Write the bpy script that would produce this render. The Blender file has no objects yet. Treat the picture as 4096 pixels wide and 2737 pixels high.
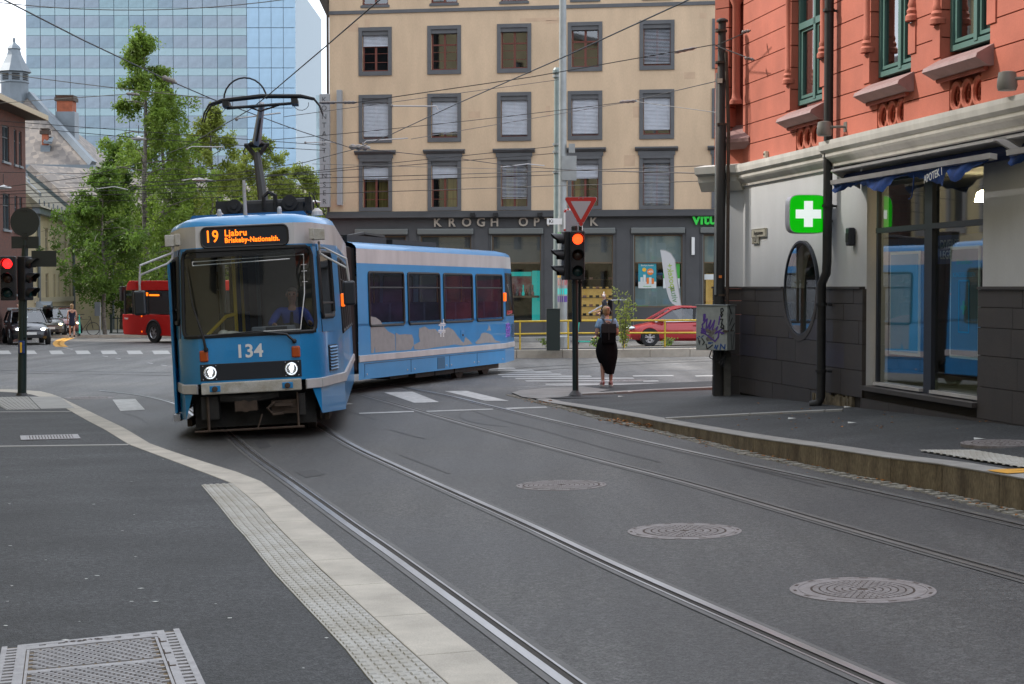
import bpy, bmesh, math, random
from mathutils import Matrix, Vector, Euler
random.seed(7)
SC = bpy.context.scene
COL = SC.collection
# ---------------------------------------------------------------- camera
FPX, CX, CY, HZ = 6600.0, 2048.0, 1368.5, 1148.0
CAMZ = 1.88
PITCH = math.atan((CY - HZ) / FPX)
cam_d = bpy.data.cameras.new('camera'); cam = bpy.data.objects.new('camera', cam_d); COL.objects.link(cam)
cam_d.sensor_width = 36.0; cam_d.lens = FPX / 4096 * 36; cam_d.clip_start = 0.1; cam_d.clip_end = 3000
cam.location = (0, 0, CAMZ); cam.rotation_euler = (math.pi / 2 - PITCH, 0, 0)
SC.camera = cam
# ---------------------------------------------------------------- sky, sun, exposure
SUN_TO = Vector((1.0, -0.50, -0.92)).normalized()
sun_el = math.asin(-SUN_TO.z); sun_az = math.atan2(-SUN_TO.x, -SUN_TO.y)
W = bpy.data.worlds.new('World'); SC.world = W; W.use_nodes = True
nt = W.node_tree; nt.nodes.clear()
o_ = nt.nodes.new('ShaderNodeOutputWorld'); bg = nt.nodes.new('ShaderNodeBackground')
sky = nt.nodes.new('ShaderNodeTexSky'); sky.sky_type = 'NISHITA'; sky.sun_disc = False
sky.sun_elevation = sun_el; sky.sun_rotation = sun_az; sky.air_density = 1.0; sky.dust_density = 2.0
tc = nt.nodes.new('ShaderNodeTexCoord'); mp = nt.nodes.new('ShaderNodeMapping'); mp.inputs['Scale'].default_value = (1, 1, 2.2)
nz = nt.nodes.new('ShaderNodeTexNoise'); nz.inputs['Scale'].default_value = 2.6; nz.inputs['Detail'].default_value = 6
nz.inputs['Roughness'].default_value = 0.55
rp = nt.nodes.new('ShaderNodeValToRGB'); rp.color_ramp.elements[0].position = 0.22; rp.color_ramp.elements[1].position = 0.52
rp.color_ramp.elements[0].color = (0.35, 0.35, 0.35, 1)
mx = nt.nodes.new('ShaderNodeMix'); mx.data_type = 'RGBA'
L = nt.links.new
L(tc.outputs['Generated'], mp.inputs['Vector']); L(mp.outputs['Vector'], nz.inputs['Vector'])
L(nz.outputs['Fac'], rp.inputs['Fac']); L(rp.outputs['Color'], mx.inputs['Factor'])
L(sky.outputs['Color'], mx.inputs[6]); mx.inputs[7].default_value = (8.8, 9.4, 10.4, 1)
L(mx.outputs[2], bg.inputs['Color']); bg.inputs['Strength'].default_value = 0.10; L(bg.outputs[0], o_.inputs['Surface'])
sun_d = bpy.data.lights.new('sun', 'SUN'); sun = bpy.data.objects.new('sun', sun_d); COL.objects.link(sun)
sun_d.energy = 2.6; sun_d.angle = math.radians(3.5); sun_d.color = (1.0, 0.93, 0.84)
sun.rotation_euler = SUN_TO.to_track_quat('-Z', 'Y').to_euler()
SC.view_settings.view_transform = 'Standard'; SC.view_settings.look = 'None'
SC.view_settings.exposure = 1.0; SC.view_settings.gamma = 1.0
SC.cycles.use_denoising = True; SC.cycles.max_bounces = 8; SC.cycles.caustics_reflective = False; SC.cycles.caustics_refractive = False
SC.cycles.transparent_max_bounces = 16
# ---------------------------------------------------------------- helpers
def lin(r, g, b):
    return tuple(((c / 255) / 12.92 if c / 255 < 0.04045 else ((c / 255 + 0.055) / 1.055) ** 2.4) for c in (r, g, b))
MATS = {}
def mat(name, col=(0.5, 0.5, 0.5), rough=0.6, metal=0.0, var=0.0, vscale=3.0, fine=0.0, fscale=60.0, bump=0.0, bscale=80.0, emit=None, estr=0.0, col2=None, spec=0.5, coat=0.0, stretch=None, trans=0.0, rvar=0.0):
    """base colour with large-scale variation (var/col2), fine speckle and fine relief"""
    if name in MATS: return MATS[name]
    m = bpy.data.materials.new(name); m.use_nodes = True; n = m.node_tree.nodes; l = m.node_tree.links.new
    b = n['Principled BSDF']; b.inputs['Roughness'].default_value = rough; b.inputs['Metallic'].default_value = metal
    b.inputs['Specular IOR Level'].default_value = spec; b.inputs['Coat Weight'].default_value = coat
    b.inputs['Base Color'].default_value = (*col, 1)
    if trans: b.inputs['Transmission Weight'].default_value = trans
    if emit: b.inputs['Emission Color'].default_value = (*emit, 1); b.inputs['Emission Strength'].default_value = estr
    if var or fine or bump or rvar:
        t = n.new('ShaderNodeTexCoord'); src = t.outputs['Object']
        if stretch:
            mm = n.new('ShaderNodeMapping'); mm.inputs['Scale'].default_value = stretch; l(src, mm.inputs['Vector']); src = mm.outputs['Vector']
    cur = None
    if var:
        a = n.new('ShaderNodeTexNoise'); a.inputs['Scale'].default_value = vscale; a.inputs['Detail'].default_value = 5; a.inputs['Roughness'].default_value = 0.6
        l(src, a.inputs['Vector'])
        r = n.new('ShaderNodeValToRGB'); r.color_ramp.elements[0].position = 0.33; r.color_ramp.elements[1].position = 0.68
        c2 = col2 if col2 else tuple(c * (1 - var) for c in col)
        c1 = col if col2 else tuple(min(1, c * (1 + var * 0.6)) for c in col)
        r.color_ramp.elements[0].color = (*c2, 1); r.color_ramp.elements[1].color = (*c1, 1)
        l(a.outputs['Fac'], r.inputs['Fac']); cur = r.outputs['Color']
        if rvar:
            q = n.new('ShaderNodeMapRange'); q.inputs['To Min'].default_value = rough - rvar; q.inputs['To Max'].default_value = rough + rvar
            l(a.outputs['Fac'], q.inputs['Value']); l(q.outputs['Result'], b.inputs['Roughness'])
    if fine:
        a2 = n.new('ShaderNodeTexNoise'); a2.inputs['Scale'].default_value = fscale; a2.inputs['Detail'].default_value = 2
        l(src, a2.inputs['Vector'])
        q = n.new('ShaderNodeMapRange'); q.inputs['From Min'].default_value = 0.3; q.inputs['From Max'].default_value = 0.7
        q.inputs['To Min'].default_value = 1 - fine; q.inputs['To Max'].default_value = 1 + fine
        l(a2.outputs['Fac'], q.inputs['Value'])
        x = n.new('ShaderNodeVectorMath'); x.operation = 'MULTIPLY'
        if cur: l(cur, x.inputs[0])
        else: x.inputs[0].default_value = col
        l(q.outputs['Result'], x.inputs[1]); cur = x.outputs['Vector']
    if cur: l(cur, b.inputs['Base Color'])
    if bump:
        a3 = n.new('ShaderNodeTexNoise'); a3.inputs['Scale'].default_value = bscale; a3.inputs['Detail'].default_value = 3
        l(src, a3.inputs['Vector']); bp = n.new('ShaderNodeBump'); bp.inputs['Strength'].default_value = bump; bp.inputs['Distance'].default_value = 0.01
        l(a3.outputs['Fac'], bp.inputs['Height']); l(bp.outputs['Normal'], b.inputs['Normal'])
    MATS[name] = m
    return m
def glass(name, tint=(0.75, 0.8, 0.8), refl=0.0, rough=0.02):
    """a pane: mirror-like Fresnel reflection over a tinted see-through"""
    if name in MATS: return MATS[name]
    m = bpy.data.materials.new(name); m.use_nodes = True; n = m.node_tree.nodes; l = m.node_tree.links.new
    n.remove(n['Principled BSDF']); out = n['Material Output']
    t = n.new('ShaderNodeBsdfTransparent'); t.inputs[0].default_value = (*tint, 1)
    g = n.new('ShaderNodeBsdfGlossy'); g.inputs['Roughness'].default_value = rough; g.inputs['Color'].default_value = (0.95, 0.97, 1, 1)
    f = n.new('ShaderNodeLayerWeight'); pw = n.new('ShaderNodeMath'); pw.operation = 'POWER'; pw.inputs[1].default_value = 4.2; l(f.outputs['Facing'], pw.inputs[0]); f.inputs['Blend'].default_value = 0.5
    a = n.new('ShaderNodeMath'); a.operation = 'MULTIPLY_ADD'; a.inputs[1].default_value = 0.95; a.inputs[2].default_value = refl + 0.055; a.use_clamp = True
    mxs = n.new('ShaderNodeMixShader'); l(pw.outputs[0], a.inputs[0]); l(a.outputs[0], mxs.inputs[0]); l(t.outputs[0], mxs.inputs[1]); l(g.outputs[0], mxs.inputs[2]); l(mxs.outputs[0], out.inputs['Surface'])
    MATS[name] = m
    return m
def O(rx, ry):
    return rx * 4096 / 2347, ry * 4096 / 2347
CP, SP = math.cos(PITCH), math.sin(PITCH)
def ray(px, py):
    x = (px - CX) / FPX; v = -(py - CY) / FPX
    dy = CP + v * SP; dz = -SP + v * CP
    return Vector((x / dy, 1.0, dz / dy))
def at(px, py, Y):
    d = ray(px, py); return Vector((d.x * Y, Y, CAMZ + d.z * Y))
def _sp(t): return t if t > 30 else math.log1p(math.exp(t))
def gz(x, y):
    yy = y if y < 110 else 110
    xx = -8 + 2 * _sp((x + 8) / 2) - 2 * _sp((x - 12) / 2)
    return -0.0076 * yy + 0.02 * xx
def G(px, py, h=0.0):
    d = ray(px, py); lo, hi = 1.0, 400.0
    hf = h if callable(h) else (lambda x, y: h)
    for _ in range(50):
        m = (lo + hi) / 2
        if CAMZ + d.z * m - gz(d.x * m, m) - hf(d.x * m, m) > 0: lo = m
        else: hi = m
    return Vector((d.x * lo, lo, CAMZ + d.z * lo))
class MB:
    def __init__(s): s.v = []; s.f = []
    def add(s, vs, fs):
        k = len(s.v); s.v += [tuple(v) for v in vs]; s.f += [tuple(i + k for i in f) for f in fs]; return s
    def box(s, x0, x1, y0, y1, z0, z1):
        return s.add([(x0, y0, z0), (x1, y0, z0), (x1, y1, z0), (x0, y1, z0), (x0, y0, z1), (x1, y0, z1), (x1, y1, z1), (x0, y1, z1)],
                     [(0, 3, 2, 1), (4, 5, 6, 7), (0, 1, 5, 4), (1, 2, 6, 5), (2, 3, 7, 6), (3, 0, 4, 7)])
    def quad(s, a, b, c, d): return s.add([a, b, c, d], [(0, 1, 2, 3)])
    def tube(s, pts, r, n=6, cap=True):
        pts = [Vector(p) for p in pts]; m = len(pts); rs = r if isinstance(r, (list, tuple)) else [r] * m
        up = None; base = len(s.v); vs = []
        for i, p in enumerate(pts):
            t = (pts[min(i + 1, m - 1)] - pts[max(i - 1, 0)]).normalized()
            if up is None: up = t.orthogonal().normalized()
            else: up = (up - t * up.dot(t)); up = up.normalized() if up.length > 1e-6 else t.orthogonal().normalized()
            w = t.cross(up)
            for k in range(n):
                a = 2 * math.pi * k / n; vs.append(p + (up * math.cos(a) + w * math.sin(a)) * rs[i])
        fs = []
        for i in range(m - 1):
            for k in range(n):
                a, b = i * n + k, i * n + (k + 1) % n; fs.append((a, b, b + n, a + n))
        if cap: fs.append(tuple(range(n - 1, -1, -1))); fs.append(tuple(range((m - 1) * n, m * n)))
        return s.add(vs, fs)
    def cyl(s, p0, p1, r0, r1=None, n=12): return s.tube([p0, p1], [r0, r0 if r1 is None else r1], n)
    def lathe(s, prof, n=16, c=(0, 0, 0), cap=True):
        vs = []; fs = []
        for r, z in prof:
            for k in range(n):
                a = 2 * math.pi * k / n; vs.append((c[0] + r * math.cos(a), c[1] + r * math.sin(a), c[2] + z))
        for i in range(len(prof) - 1):
            for k in range(n):
                a, b = i * n + k, i * n + (k + 1) % n; fs.append((a, b, b + n, a + n))
        if cap: fs.append(tuple(range(n - 1, -1, -1))); fs.append(tuple(range((len(prof) - 1) * n, len(prof) * n)))
        return s.add(vs, fs)
    def prism(s, poly, axis, a0, a1):
        n = len(poly); put = {'x': lambda p, a: (a, p[0], p[1]), 'y': lambda p, a: (p[0], a, p[1]), 'z': lambda p, a: (p[0], p[1], a)}[axis]
        return s.add([put(p, a0) for p in poly] + [put(p, a1) for p in poly],
                     [tuple(range(n - 1, -1, -1)), tuple(range(n, 2 * n))] + [(i, (i + 1) % n, (i + 1) % n + n, i + n) for i in range(n)])
    def ball(s, c, r, n=10, m=7):
        rx, ry, rz = r if isinstance(r, (list, tuple)) else (r, r, r); vs = []; fs = []
        for i in range(m + 1):
            th = math.pi * i / m
            for k in range(n):
                a = 2 * math.pi * k / n; vs.append((c[0] + rx * math.sin(th) * math.cos(a), c[1] + ry * math.sin(th) * math.sin(a), c[2] + rz * math.cos(th)))
        for i in range(m):
            for k in range(n):
                a, b = i * n + k, i * n + (k + 1) % n; fs.append((a, a + n, b + n, b))
        return s.add(vs, fs)
    def xf(s, M): s.v = [tuple(M @ Vector(v)) for v in s.v]; return s
    def o(s, name, m, parent=None, label=None, cat=None, group=None, kind=None, smooth=False, bevel=0.0, fixn=True):
        me = bpy.data.meshes.new(name); me.from_pydata(s.v, [], s.f); me.update()
        if fixn:
            b = bmesh.new(); b.from_mesh(me); bmesh.ops.remove_doubles(b, verts=b.verts, dist=1e-5); bmesh.ops.recalc_face_normals(b, faces=b.faces); b.to_mesh(me); b.free()
        if smooth:
            for p in me.polygons: p.use_smooth = True
        return link(name, me, m, parent, label, cat, group, kind, bevel, smooth)
def link(name, me, m, parent=None, label=None, cat=None, group=None, kind=None, bevel=0.0, smooth=False):
    ob = bpy.data.objects.new(name, me); COL.objects.link(ob)
    if m and not me.materials: me.materials.append(m)
    if parent: ob.parent = parent
    if bevel:
        bm_ = ob.modifiers.new('bevel', 'BEVEL'); bm_.width = bevel; bm_.segments = 2; bm_.limit_method = 'ANGLE'; bm_.angle_limit = math.radians(40)
    if smooth:
        try: me.set_sharp_from_angle(angle=math.radians(38))
        except Exception: pass
    tag(ob, label, cat, group, kind)
    return ob
def tag(o, label=None, cat=None, group=None, kind=None):
    if label: o['label'] = label
    if cat: o['category'] = cat
    if group: o['group'] = group
    if kind: o['kind'] = kind
    return o
def thing(name, label, cat, loc=(0, 0, 0), rotz=0.0, group=None, kind=None):
    e = bpy.data.objects.new(name, None); COL.objects.link(e); e.location = loc; e.rotation_euler = (0, 0, rotz); e.empty_display_size = 0.2
    return tag(e, label, cat, group, kind)
def copy_tree(o, parent=None):
    c = o.copy(); COL.objects.link(c)
    if parent: c.parent = parent
    for ch in list(o.children): copy_tree(ch, c)
    return c
def text(name, s, size, m, parent, M, ext=0.004, bold=0.0, space=1.0, align='CENTER', wscale=1.0):
    """lettering as a mesh: M takes the text's own xy plane (z towards the reader) into the parent's space"""
    cu = bpy.data.curves.new('t', 'FONT'); cu.body = s; cu.size = size; cu.align_x = align; cu.align_y = 'CENTER'; cu.extrude = ext; cu.offset = bold; cu.space_character = space; cu.resolution_u = 3
    ob = bpy.data.objects.new('t', cu); COL.objects.link(ob)
    dg = bpy.context.evaluated_depsgraph_get(); me = bpy.data.meshes.new_from_object(ob.evaluated_get(dg)); me.name = name
    COL.objects.unlink(ob); bpy.data.objects.remove(ob); bpy.data.curves.remove(cu)
    me.materials.clear()
    me.transform(M @ Matrix.Diagonal((wscale, 1, 1, 1)))
    return link(name, me, m, parent)
FRONT = Matrix(((1, 0, 0, 0), (0, 0, -1, 0), (0, 1, 0, 0), (0, 0, 0, 1)))
def T(x, y, z): return Matrix.Translation((x, y, z))
def RZ(a): return Matrix.Rotation(a, 4, 'Z')
class Fr:
    """a facade: origin o, x along the wall to the right, +y into the wall, z up"""
    def __init__(s, o, ang):
        s.o = Vector(o); s.a = ang; s.M = Matrix.Translation(s.o) @ Matrix.Rotation(ang, 4, 'Z'); s.I = s.M.inverted()
    def px(s, px, py, y=0.0):
        c = s.I @ Vector((0, 0, CAMZ)); e = s.I @ (Vector((0, 0, CAMZ)) + ray(px, py)) - c
        k = (y - c.y) / e.y; p = c + e * k; return p.x, p.z
def wall(x0, x1, z0, z1, holes, depth=0.2, y=0.0, mb=None, back=False):
    """front of a wall with rectangular openings and their reveals"""
    mb = mb or MB(); xs = sorted({x0, x1, *[min(max(h[i], x0), x1) for h in holes for i in (0, 1)]}); zs = sorted({z0, z1, *[min(max(h[i], z0), z1) for h in holes for i in (2, 3)]})
    for i in range(len(xs) - 1):
        for j in range(len(zs) - 1):
            cx, cz = (xs[i] + xs[i + 1]) / 2, (zs[j] + zs[j + 1]) / 2
            if any(h[0] < cx < h[1] and h[2] < cz < h[3] for h in holes): continue
            mb.quad((xs[i], y, zs[j]), (xs[i + 1], y, zs[j]), (xs[i + 1], y, zs[j + 1]), (xs[i], y, zs[j + 1]))
    for a, b, c, d in holes:
        a, b, c, d = max(a, x0), min(b, x1), max(c, z0), min(d, z1); e = y + depth
        mb.quad((a, y, c), (a, y, d), (a, e, d), (a, e, c)); mb.quad((b, y, c), (b, e, c), (b, e, d), (b, y, d))
        mb.quad((a, y, d), (b, y, d), (b, e, d), (a, e, d)); mb.quad((a, y, c), (a, e, c), (b, e, c), (b, y, c))
    return mb
def ring(mb, x0, x1, z0, z1, w, y0, y1, wt=None, wb=None):
    wt = w if wt is None else wt; wb = w if wb is None else wb
    mb.box(x0, x0 + w, y0, y1, z0, z1); mb.box(x1 - w, x1, y0, y1, z0, z1)
    mb.box(x0 + w, x1 - w, y0, y1, z1 - wt, z1); mb.box(x0 + w, x1 - w, y0, y1, z0, z0 + wb); return mb
def lerp(a, b, t): return a + (b - a) * t
def interp(xs, ys, x):
    if x <= xs[0]: return ys[0]
    for i in range(len(xs) - 1):
        if x <= xs[i + 1]: return lerp(ys[i], ys[i + 1], (x - xs[i]) / (xs[i + 1] - xs[i]))
    return ys[-1]
def resample(pts, step):
    pts = [Vector(p) for p in pts]; out = [pts[0]]
    for a, b in zip(pts, pts[1:]):
        n = max(1, int((b - a).length / step))
        for i in range(1, n + 1): out.append(a.lerp(b, i / n))
    return out
def smooth_line(pts, step=0.5):
    P = [Vector(p) for p in pts]; P = [P[0] * 2 - P[1]] + P + [P[-1] * 2 - P[-2]]; out = []
    for i in range(1, len(P) - 2):
        n = max(2, int((P[i + 1] - P[i]).length / step))
        for k in range(n):
            t = k / n; a, b, c, d = P[i - 1], P[i], P[i + 1], P[i + 2]
            out.append(0.5 * ((2 * b) + (c - a) * t + (2 * a - 5 * b + 4 * c - d) * t * t + (3 * b - a - 3 * c + d) * t ** 3))
    out.append(P[-2]); return out
def strip(mb, line, o0, o1, h):
    vs = []
    for i, p in enumerate(line):
        t = line[min(i + 1, len(line) - 1)] - line[max(i - 1, 0)]; n = Vector((t.y, -t.x)).normalized()
        for o in (o0, o1):
            x, y = p.x + n.x * o, p.y + n.y * o; vs.append((x, y, gz(x, y) + h))
    return mb.add(vs, [(2 * i, 2 * i + 1, 2 * i + 3, 2 * i + 2) for i in range(len(line) - 1)])
def drape(mb, poly, h, cuts=2):
    hf = h if callable(h) else (lambda x, y: h)
    b = bmesh.new(); vs = [b.verts.new((p[0], p[1], 0)) for p in poly]; f = b.faces.new(vs)
    bmesh.ops.triangulate(b, faces=[f])
    for _ in range(cuts): bmesh.ops.subdivide_edges(b, edges=b.edges[:], cuts=1, use_grid_fill=True)
    bmesh.ops.triangulate(b, faces=b.faces[:]); b.verts.index_update()
    mb.add([(v.co.x, v.co.y, gz(v.co.x, v.co.y) + hf(v.co.x, v.co.y)) for v in b.verts], [tuple(v.index for v in f.verts) for f in b.faces]); b.free(); return mb
def lathe_dir(mb, prof, c, M, n=16):
    t = MB().lathe(prof, n); t.xf(T(*c) @ M); return mb.add(t.v, t.f)
# ================================================================ the ground
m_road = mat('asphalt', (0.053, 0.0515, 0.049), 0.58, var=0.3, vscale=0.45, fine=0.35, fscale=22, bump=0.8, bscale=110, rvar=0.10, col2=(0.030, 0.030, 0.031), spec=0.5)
def wear(m, str_, sc, lo, hi):
    n = m.node_tree.nodes; l = m.node_tree.links.new; b = n['Principled BSDF']; src = b.inputs['Base Color'].links[0].from_socket
    t = n.new('ShaderNodeTexCoord'); q = n.new('ShaderNodeMapping'); q.inputs['Rotation'].default_value = (0, 0, math.radians(-15.6)); q.inputs['Scale'].default_value = str_; l(t.outputs['Object'], q.inputs['Vector'])
    a = n.new('ShaderNodeTexNoise'); a.inputs['Scale'].default_value = sc; a.inputs['Detail'].default_value = 4; l(q.outputs['Vector'], a.inputs['Vector'])
    r = n.new('ShaderNodeMapRange'); r.inputs['From Min'].default_value = 0.35; r.inputs['From Max'].default_value = 0.68; r.inputs['To Min'].default_value = lo; r.inputs['To Max'].default_value = hi; l(a.outputs['Fac'], r.inputs['Value'])
    x = n.new('ShaderNodeVectorMath'); x.operation = 'MULTIPLY'; l(src, x.inputs[0]); l(r.outputs['Result'], x.inputs[1])
    v = n.new('ShaderNodeTexNoise'); v.inputs['Scale'].default_value = 1.1; v.inputs['Detail'].default_value = 6; v.inputs['Roughness'].default_value = 0.7; l(t.outputs['Object'], v.inputs['Vector'])
    r2 = n.new('ShaderNodeMapRange'); r2.inputs['From Min'].default_value = 0.62; r2.inputs['From Max'].default_value = 0.72; r2.inputs['To Min'].default_value = 1.0; r2.inputs['To Max'].default_value = 0.62; l(v.outputs['Fac'], r2.inputs['Value'])
    y = n.new('ShaderNodeVectorMath'); y.operation = 'MULTIPLY'; l(x.outputs[0], y.inputs[0]); l(r2.outputs['Result'], y.inputs[1])
    g = n.new('ShaderNodeTexVoronoi'); g.inputs['Scale'].default_value = 95; l(t.outputs['Object'], g.inputs['Vector']); sc_ = n.new('ShaderNodeSeparateColor'); l(g.outputs['Color'], sc_.inputs[0])
    r3 = n.new('ShaderNodeMapRange'); r3.interpolation_type = 'SMOOTHSTEP'; r3.inputs['To Min'].default_value = 0.42; r3.inputs['To Max'].default_value = 1.75; l(sc_.outputs[0], r3.inputs['Value'])
    z = n.new('ShaderNodeVectorMath'); z.operation = 'MULTIPLY'; l(y.outputs[0], z.inputs[0]); l(r3.outputs['Result'], z.inputs[1]); l(z.outputs[0], b.inputs['Base Color'])
wear(m_road, (1.6, 0.12, 1), 1.0, 0.70, 1.30)
def paler_with_glare(m, y0, y1, k):  # paler asphalt in the crossing, with sky glare also put into its colour
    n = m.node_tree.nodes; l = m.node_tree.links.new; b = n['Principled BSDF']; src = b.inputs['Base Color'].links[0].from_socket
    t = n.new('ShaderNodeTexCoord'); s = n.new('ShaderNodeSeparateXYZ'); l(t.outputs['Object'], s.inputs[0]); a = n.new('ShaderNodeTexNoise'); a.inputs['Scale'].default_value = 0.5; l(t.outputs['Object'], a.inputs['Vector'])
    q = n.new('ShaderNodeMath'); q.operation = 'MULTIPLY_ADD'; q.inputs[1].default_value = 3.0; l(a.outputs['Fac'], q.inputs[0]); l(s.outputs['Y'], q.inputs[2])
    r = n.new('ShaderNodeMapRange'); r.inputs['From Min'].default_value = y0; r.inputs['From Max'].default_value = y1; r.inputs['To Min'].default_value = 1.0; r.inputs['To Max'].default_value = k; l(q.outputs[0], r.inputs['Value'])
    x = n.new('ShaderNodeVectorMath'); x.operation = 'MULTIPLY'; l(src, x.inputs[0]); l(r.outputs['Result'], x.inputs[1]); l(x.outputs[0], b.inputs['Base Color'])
paler_with_glare(m_road, 33.5, 37.5, 2.5)
m_pave = mat('pavement_asphalt', (0.030, 0.0315, 0.034), 0.70, var=0.35, vscale=0.6, fine=0.4, fscale=24, bump=0.8, bscale=110, spec=0.45)
wear(m_pave, (0.5, 0.9, 1), 1.3, 0.75, 1.25)
m_kerb = mat('granite_kerb', (0.43, 0.395, 0.34), 0.8, var=0.2, vscale=2.5, fine=0.12, fscale=140, bump=0.2, bscale=120)
m_kerbr = mat('stained_kerb', (0.23, 0.185, 0.115), 0.85, var=0.4, vscale=4, fine=0.3, fscale=60, col2=(0.085, 0.062, 0.036), bump=0.3, bscale=90, stretch=(1, 1, 0.35))
m_kerbt = mat('kerb_top', (0.27, 0.26, 0.245), 0.8, var=0.2, vscale=3, fine=0.15, fscale=120, bump=0.2)
m_tact = mat('tactile_concrete', (0.41, 0.40, 0.375), 0.8, var=0.14, vscale=3, fine=0.1, fscale=120, bump=0.2, col2=(0.32, 0.30, 0.26))
m_paint = mat('road_paint', (0.42, 0.42, 0.41), 0.7, var=0.3, vscale=7, fine=0.15, fscale=70)
m_paintf = mat('road_paint_far', (0.42, 0.42, 0.41), 0.65, var=0.2, vscale=5)
m_yell = mat('yellow_paint', (0.62, 0.31, 0.035), 0.65, var=0.15, vscale=6)
m_steel2 = mat('dull_rail_steel', (0.17, 0.165, 0.16), 0.45, 0.7, var=0.3, vscale=2, stretch=(1, 0.2, 1))
m_steel = mat('rail_steel', (0.42, 0.43, 0.45), 0.3, 0.9, var=0.3, vscale=2, stretch=(1, 0.2, 1))
m_groove = mat('rail_groove', (0.022, 0.018, 0.014), 0.8, var=0.3, vscale=5)
m_seal = mat('rail_sealant', (0.075, 0.073, 0.07), 0.6, var=0.25, vscale=3, fine=0.1)
m_iron = mat('cast_iron', (0.24, 0.22, 0.22), 0.62, 0.2, var=0.25, vscale=9, fine=0.15, fscale=90, col2=(0.16, 0.14, 0.135))
m_irond = mat('iron_recess', (0.06, 0.04, 0.03), 0.9, var=0.4, vscale=30)
m_sand = mat('sand_in_grate', (0.2, 0.145, 0.085), 0.95, var=0.4, vscale=20)
m_slab = mat('light_slab', (0.3, 0.295, 0.28), 0.8, var=0.15, vscale=2, fine=0.12, fscale=90)
def lin_axis(a, b, st): n = int(round((b - a) / st)); return [a + (b - a) * i / n for i in range(n + 1)]
gx = [-900, -500, -250, -120, -70, -45, -32] + lin_axis(-26, 18, 0.8) + [24, 32, 45, 70, 120, 250, 500, 900]
gy = [-60, -30, -15, -6] + lin_axis(0, 60, 0.8) + lin_axis(62, 120, 4) + [150, 220, 350, 600, 1200]
mb = MB(); nx = len(gx)
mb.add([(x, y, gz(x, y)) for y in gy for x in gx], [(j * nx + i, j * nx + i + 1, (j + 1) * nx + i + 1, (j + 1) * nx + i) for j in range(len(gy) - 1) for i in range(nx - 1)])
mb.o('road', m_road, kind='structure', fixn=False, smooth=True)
def hL(x, y): return interp([0, 23, 33, 60], [0.17, 0.17, 0.04, 0.04], y)
outerL = [(-240, 1556), (0, 1556), (145, 1563), (190, 1571), (245, 1590), (344, 1639), (478, 1703), (608, 1779), (800, 1843), (953, 1890), (1060, 1932), (1167, 2020), (1260, 2098), (1355, 2171), (1450, 2257), (1600, 2367), (1780, 2504), (1944, 2631), (2074, 2737), (2280, 2900), (2620, 3200)]
innerL = [(-240, 1566), (-20, 1566), (100, 1573), (150, 1584), (200, 1605), (264, 1634), (344, 1680), (516, 1779), (650, 1829), (800, 1885), (932, 1936), (1045, 2035), (1100, 2100), (1198, 2197), (1282, 2280), (1397, 2383), (1596, 2565), (1791, 2737), (1975, 2900), (2290, 3200)]
oL = [G(x, y, hL) for x, y in outerL]; iL = [G(x, y, hL) for x, y in innerL]
mb = MB()
P2 = [(p.x, p.y) for p in iL]
xleft = -16.0
poly = P2 + [(P2[-1][0] - 0.5, 1.5), (-12, 1.5), (P2[0][0] - 6, P2[0][1] - 0.0)]
drape(mb, poly, hL, 4); pvl = mb.o('pavement', m_pave, kind='structure')
tag(pvl, 'dark asphalt pavement in the left foreground')
def dense(pts, st):
    return resample([Vector((p[0], p[1])) for p in pts], st)
def near_on(line, q):
    best = None
    for a, b in zip(line, line[1:]):
        d = b - a; t = max(0, min(1, (q - a).dot(d) / max(d.dot(d), 1e-9))); p = a + d * t
        if best is None or (p - q).length < best[0]: best = ((p - q).length, p)
    return best[1]
iline = [Vector((p.x, p.y)) for p in iL]; oline = [Vector((p.x, p.y)) for p in oL]
def slab(mb, q, h, th=0.14, gap=0.012, raise_=0.0):
    c = sum(q, Vector((0, 0))) / 4
    q = [p + (c - p).normalized() * gap for p in q]
    top = [(p.x, p.y, gz(p.x, p.y) + h(p.x, p.y) + raise_) for p in q]; bot = [(x, y, z - th) for x, y, z in top]
    mb.add(bot + top, [(3, 2, 1, 0), (4, 5, 6, 7), (0, 1, 5, 4), (1, 2, 6, 5), (2, 3, 7, 6), (3, 0, 4, 7)])
cut = [oline[0]]; acc = 0.0
dl = dense(oline, 0.05)
pts = [dl[0]]
for a, b in zip(dl, dl[1:]):
    acc += (b - a).length
    if acc >= 1.0: pts.append(b); acc = 0
for a, b in zip(pts, pts[1:]):
    m_ = MB(); slab(m_, [a, b, near_on(iline, b), near_on(iline, a)], hL, 0.26, 0.006, 0.004)
    m_.o('kerb_slab', m_kerb, pvl, bevel=0.006)
tl = [(804, 1942), (892, 2047), (932, 2100), (968, 2136), (1091, 2291), (1251, 2463), (1366, 2582), (1458, 2700), (1600, 2860), (1800, 3100)]
tline = [Vector((p.x, p.y)) for p in (G(x, y, hL) for x, y in tl)]
td = dense(iline[10:], 0.02); acc = 0; tp = [td[0]]
for a, b in zip(td, td[1:]):
    acc += (b - a).length
    if acc >= 0.60: tp.append(b); acc = 0
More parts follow.
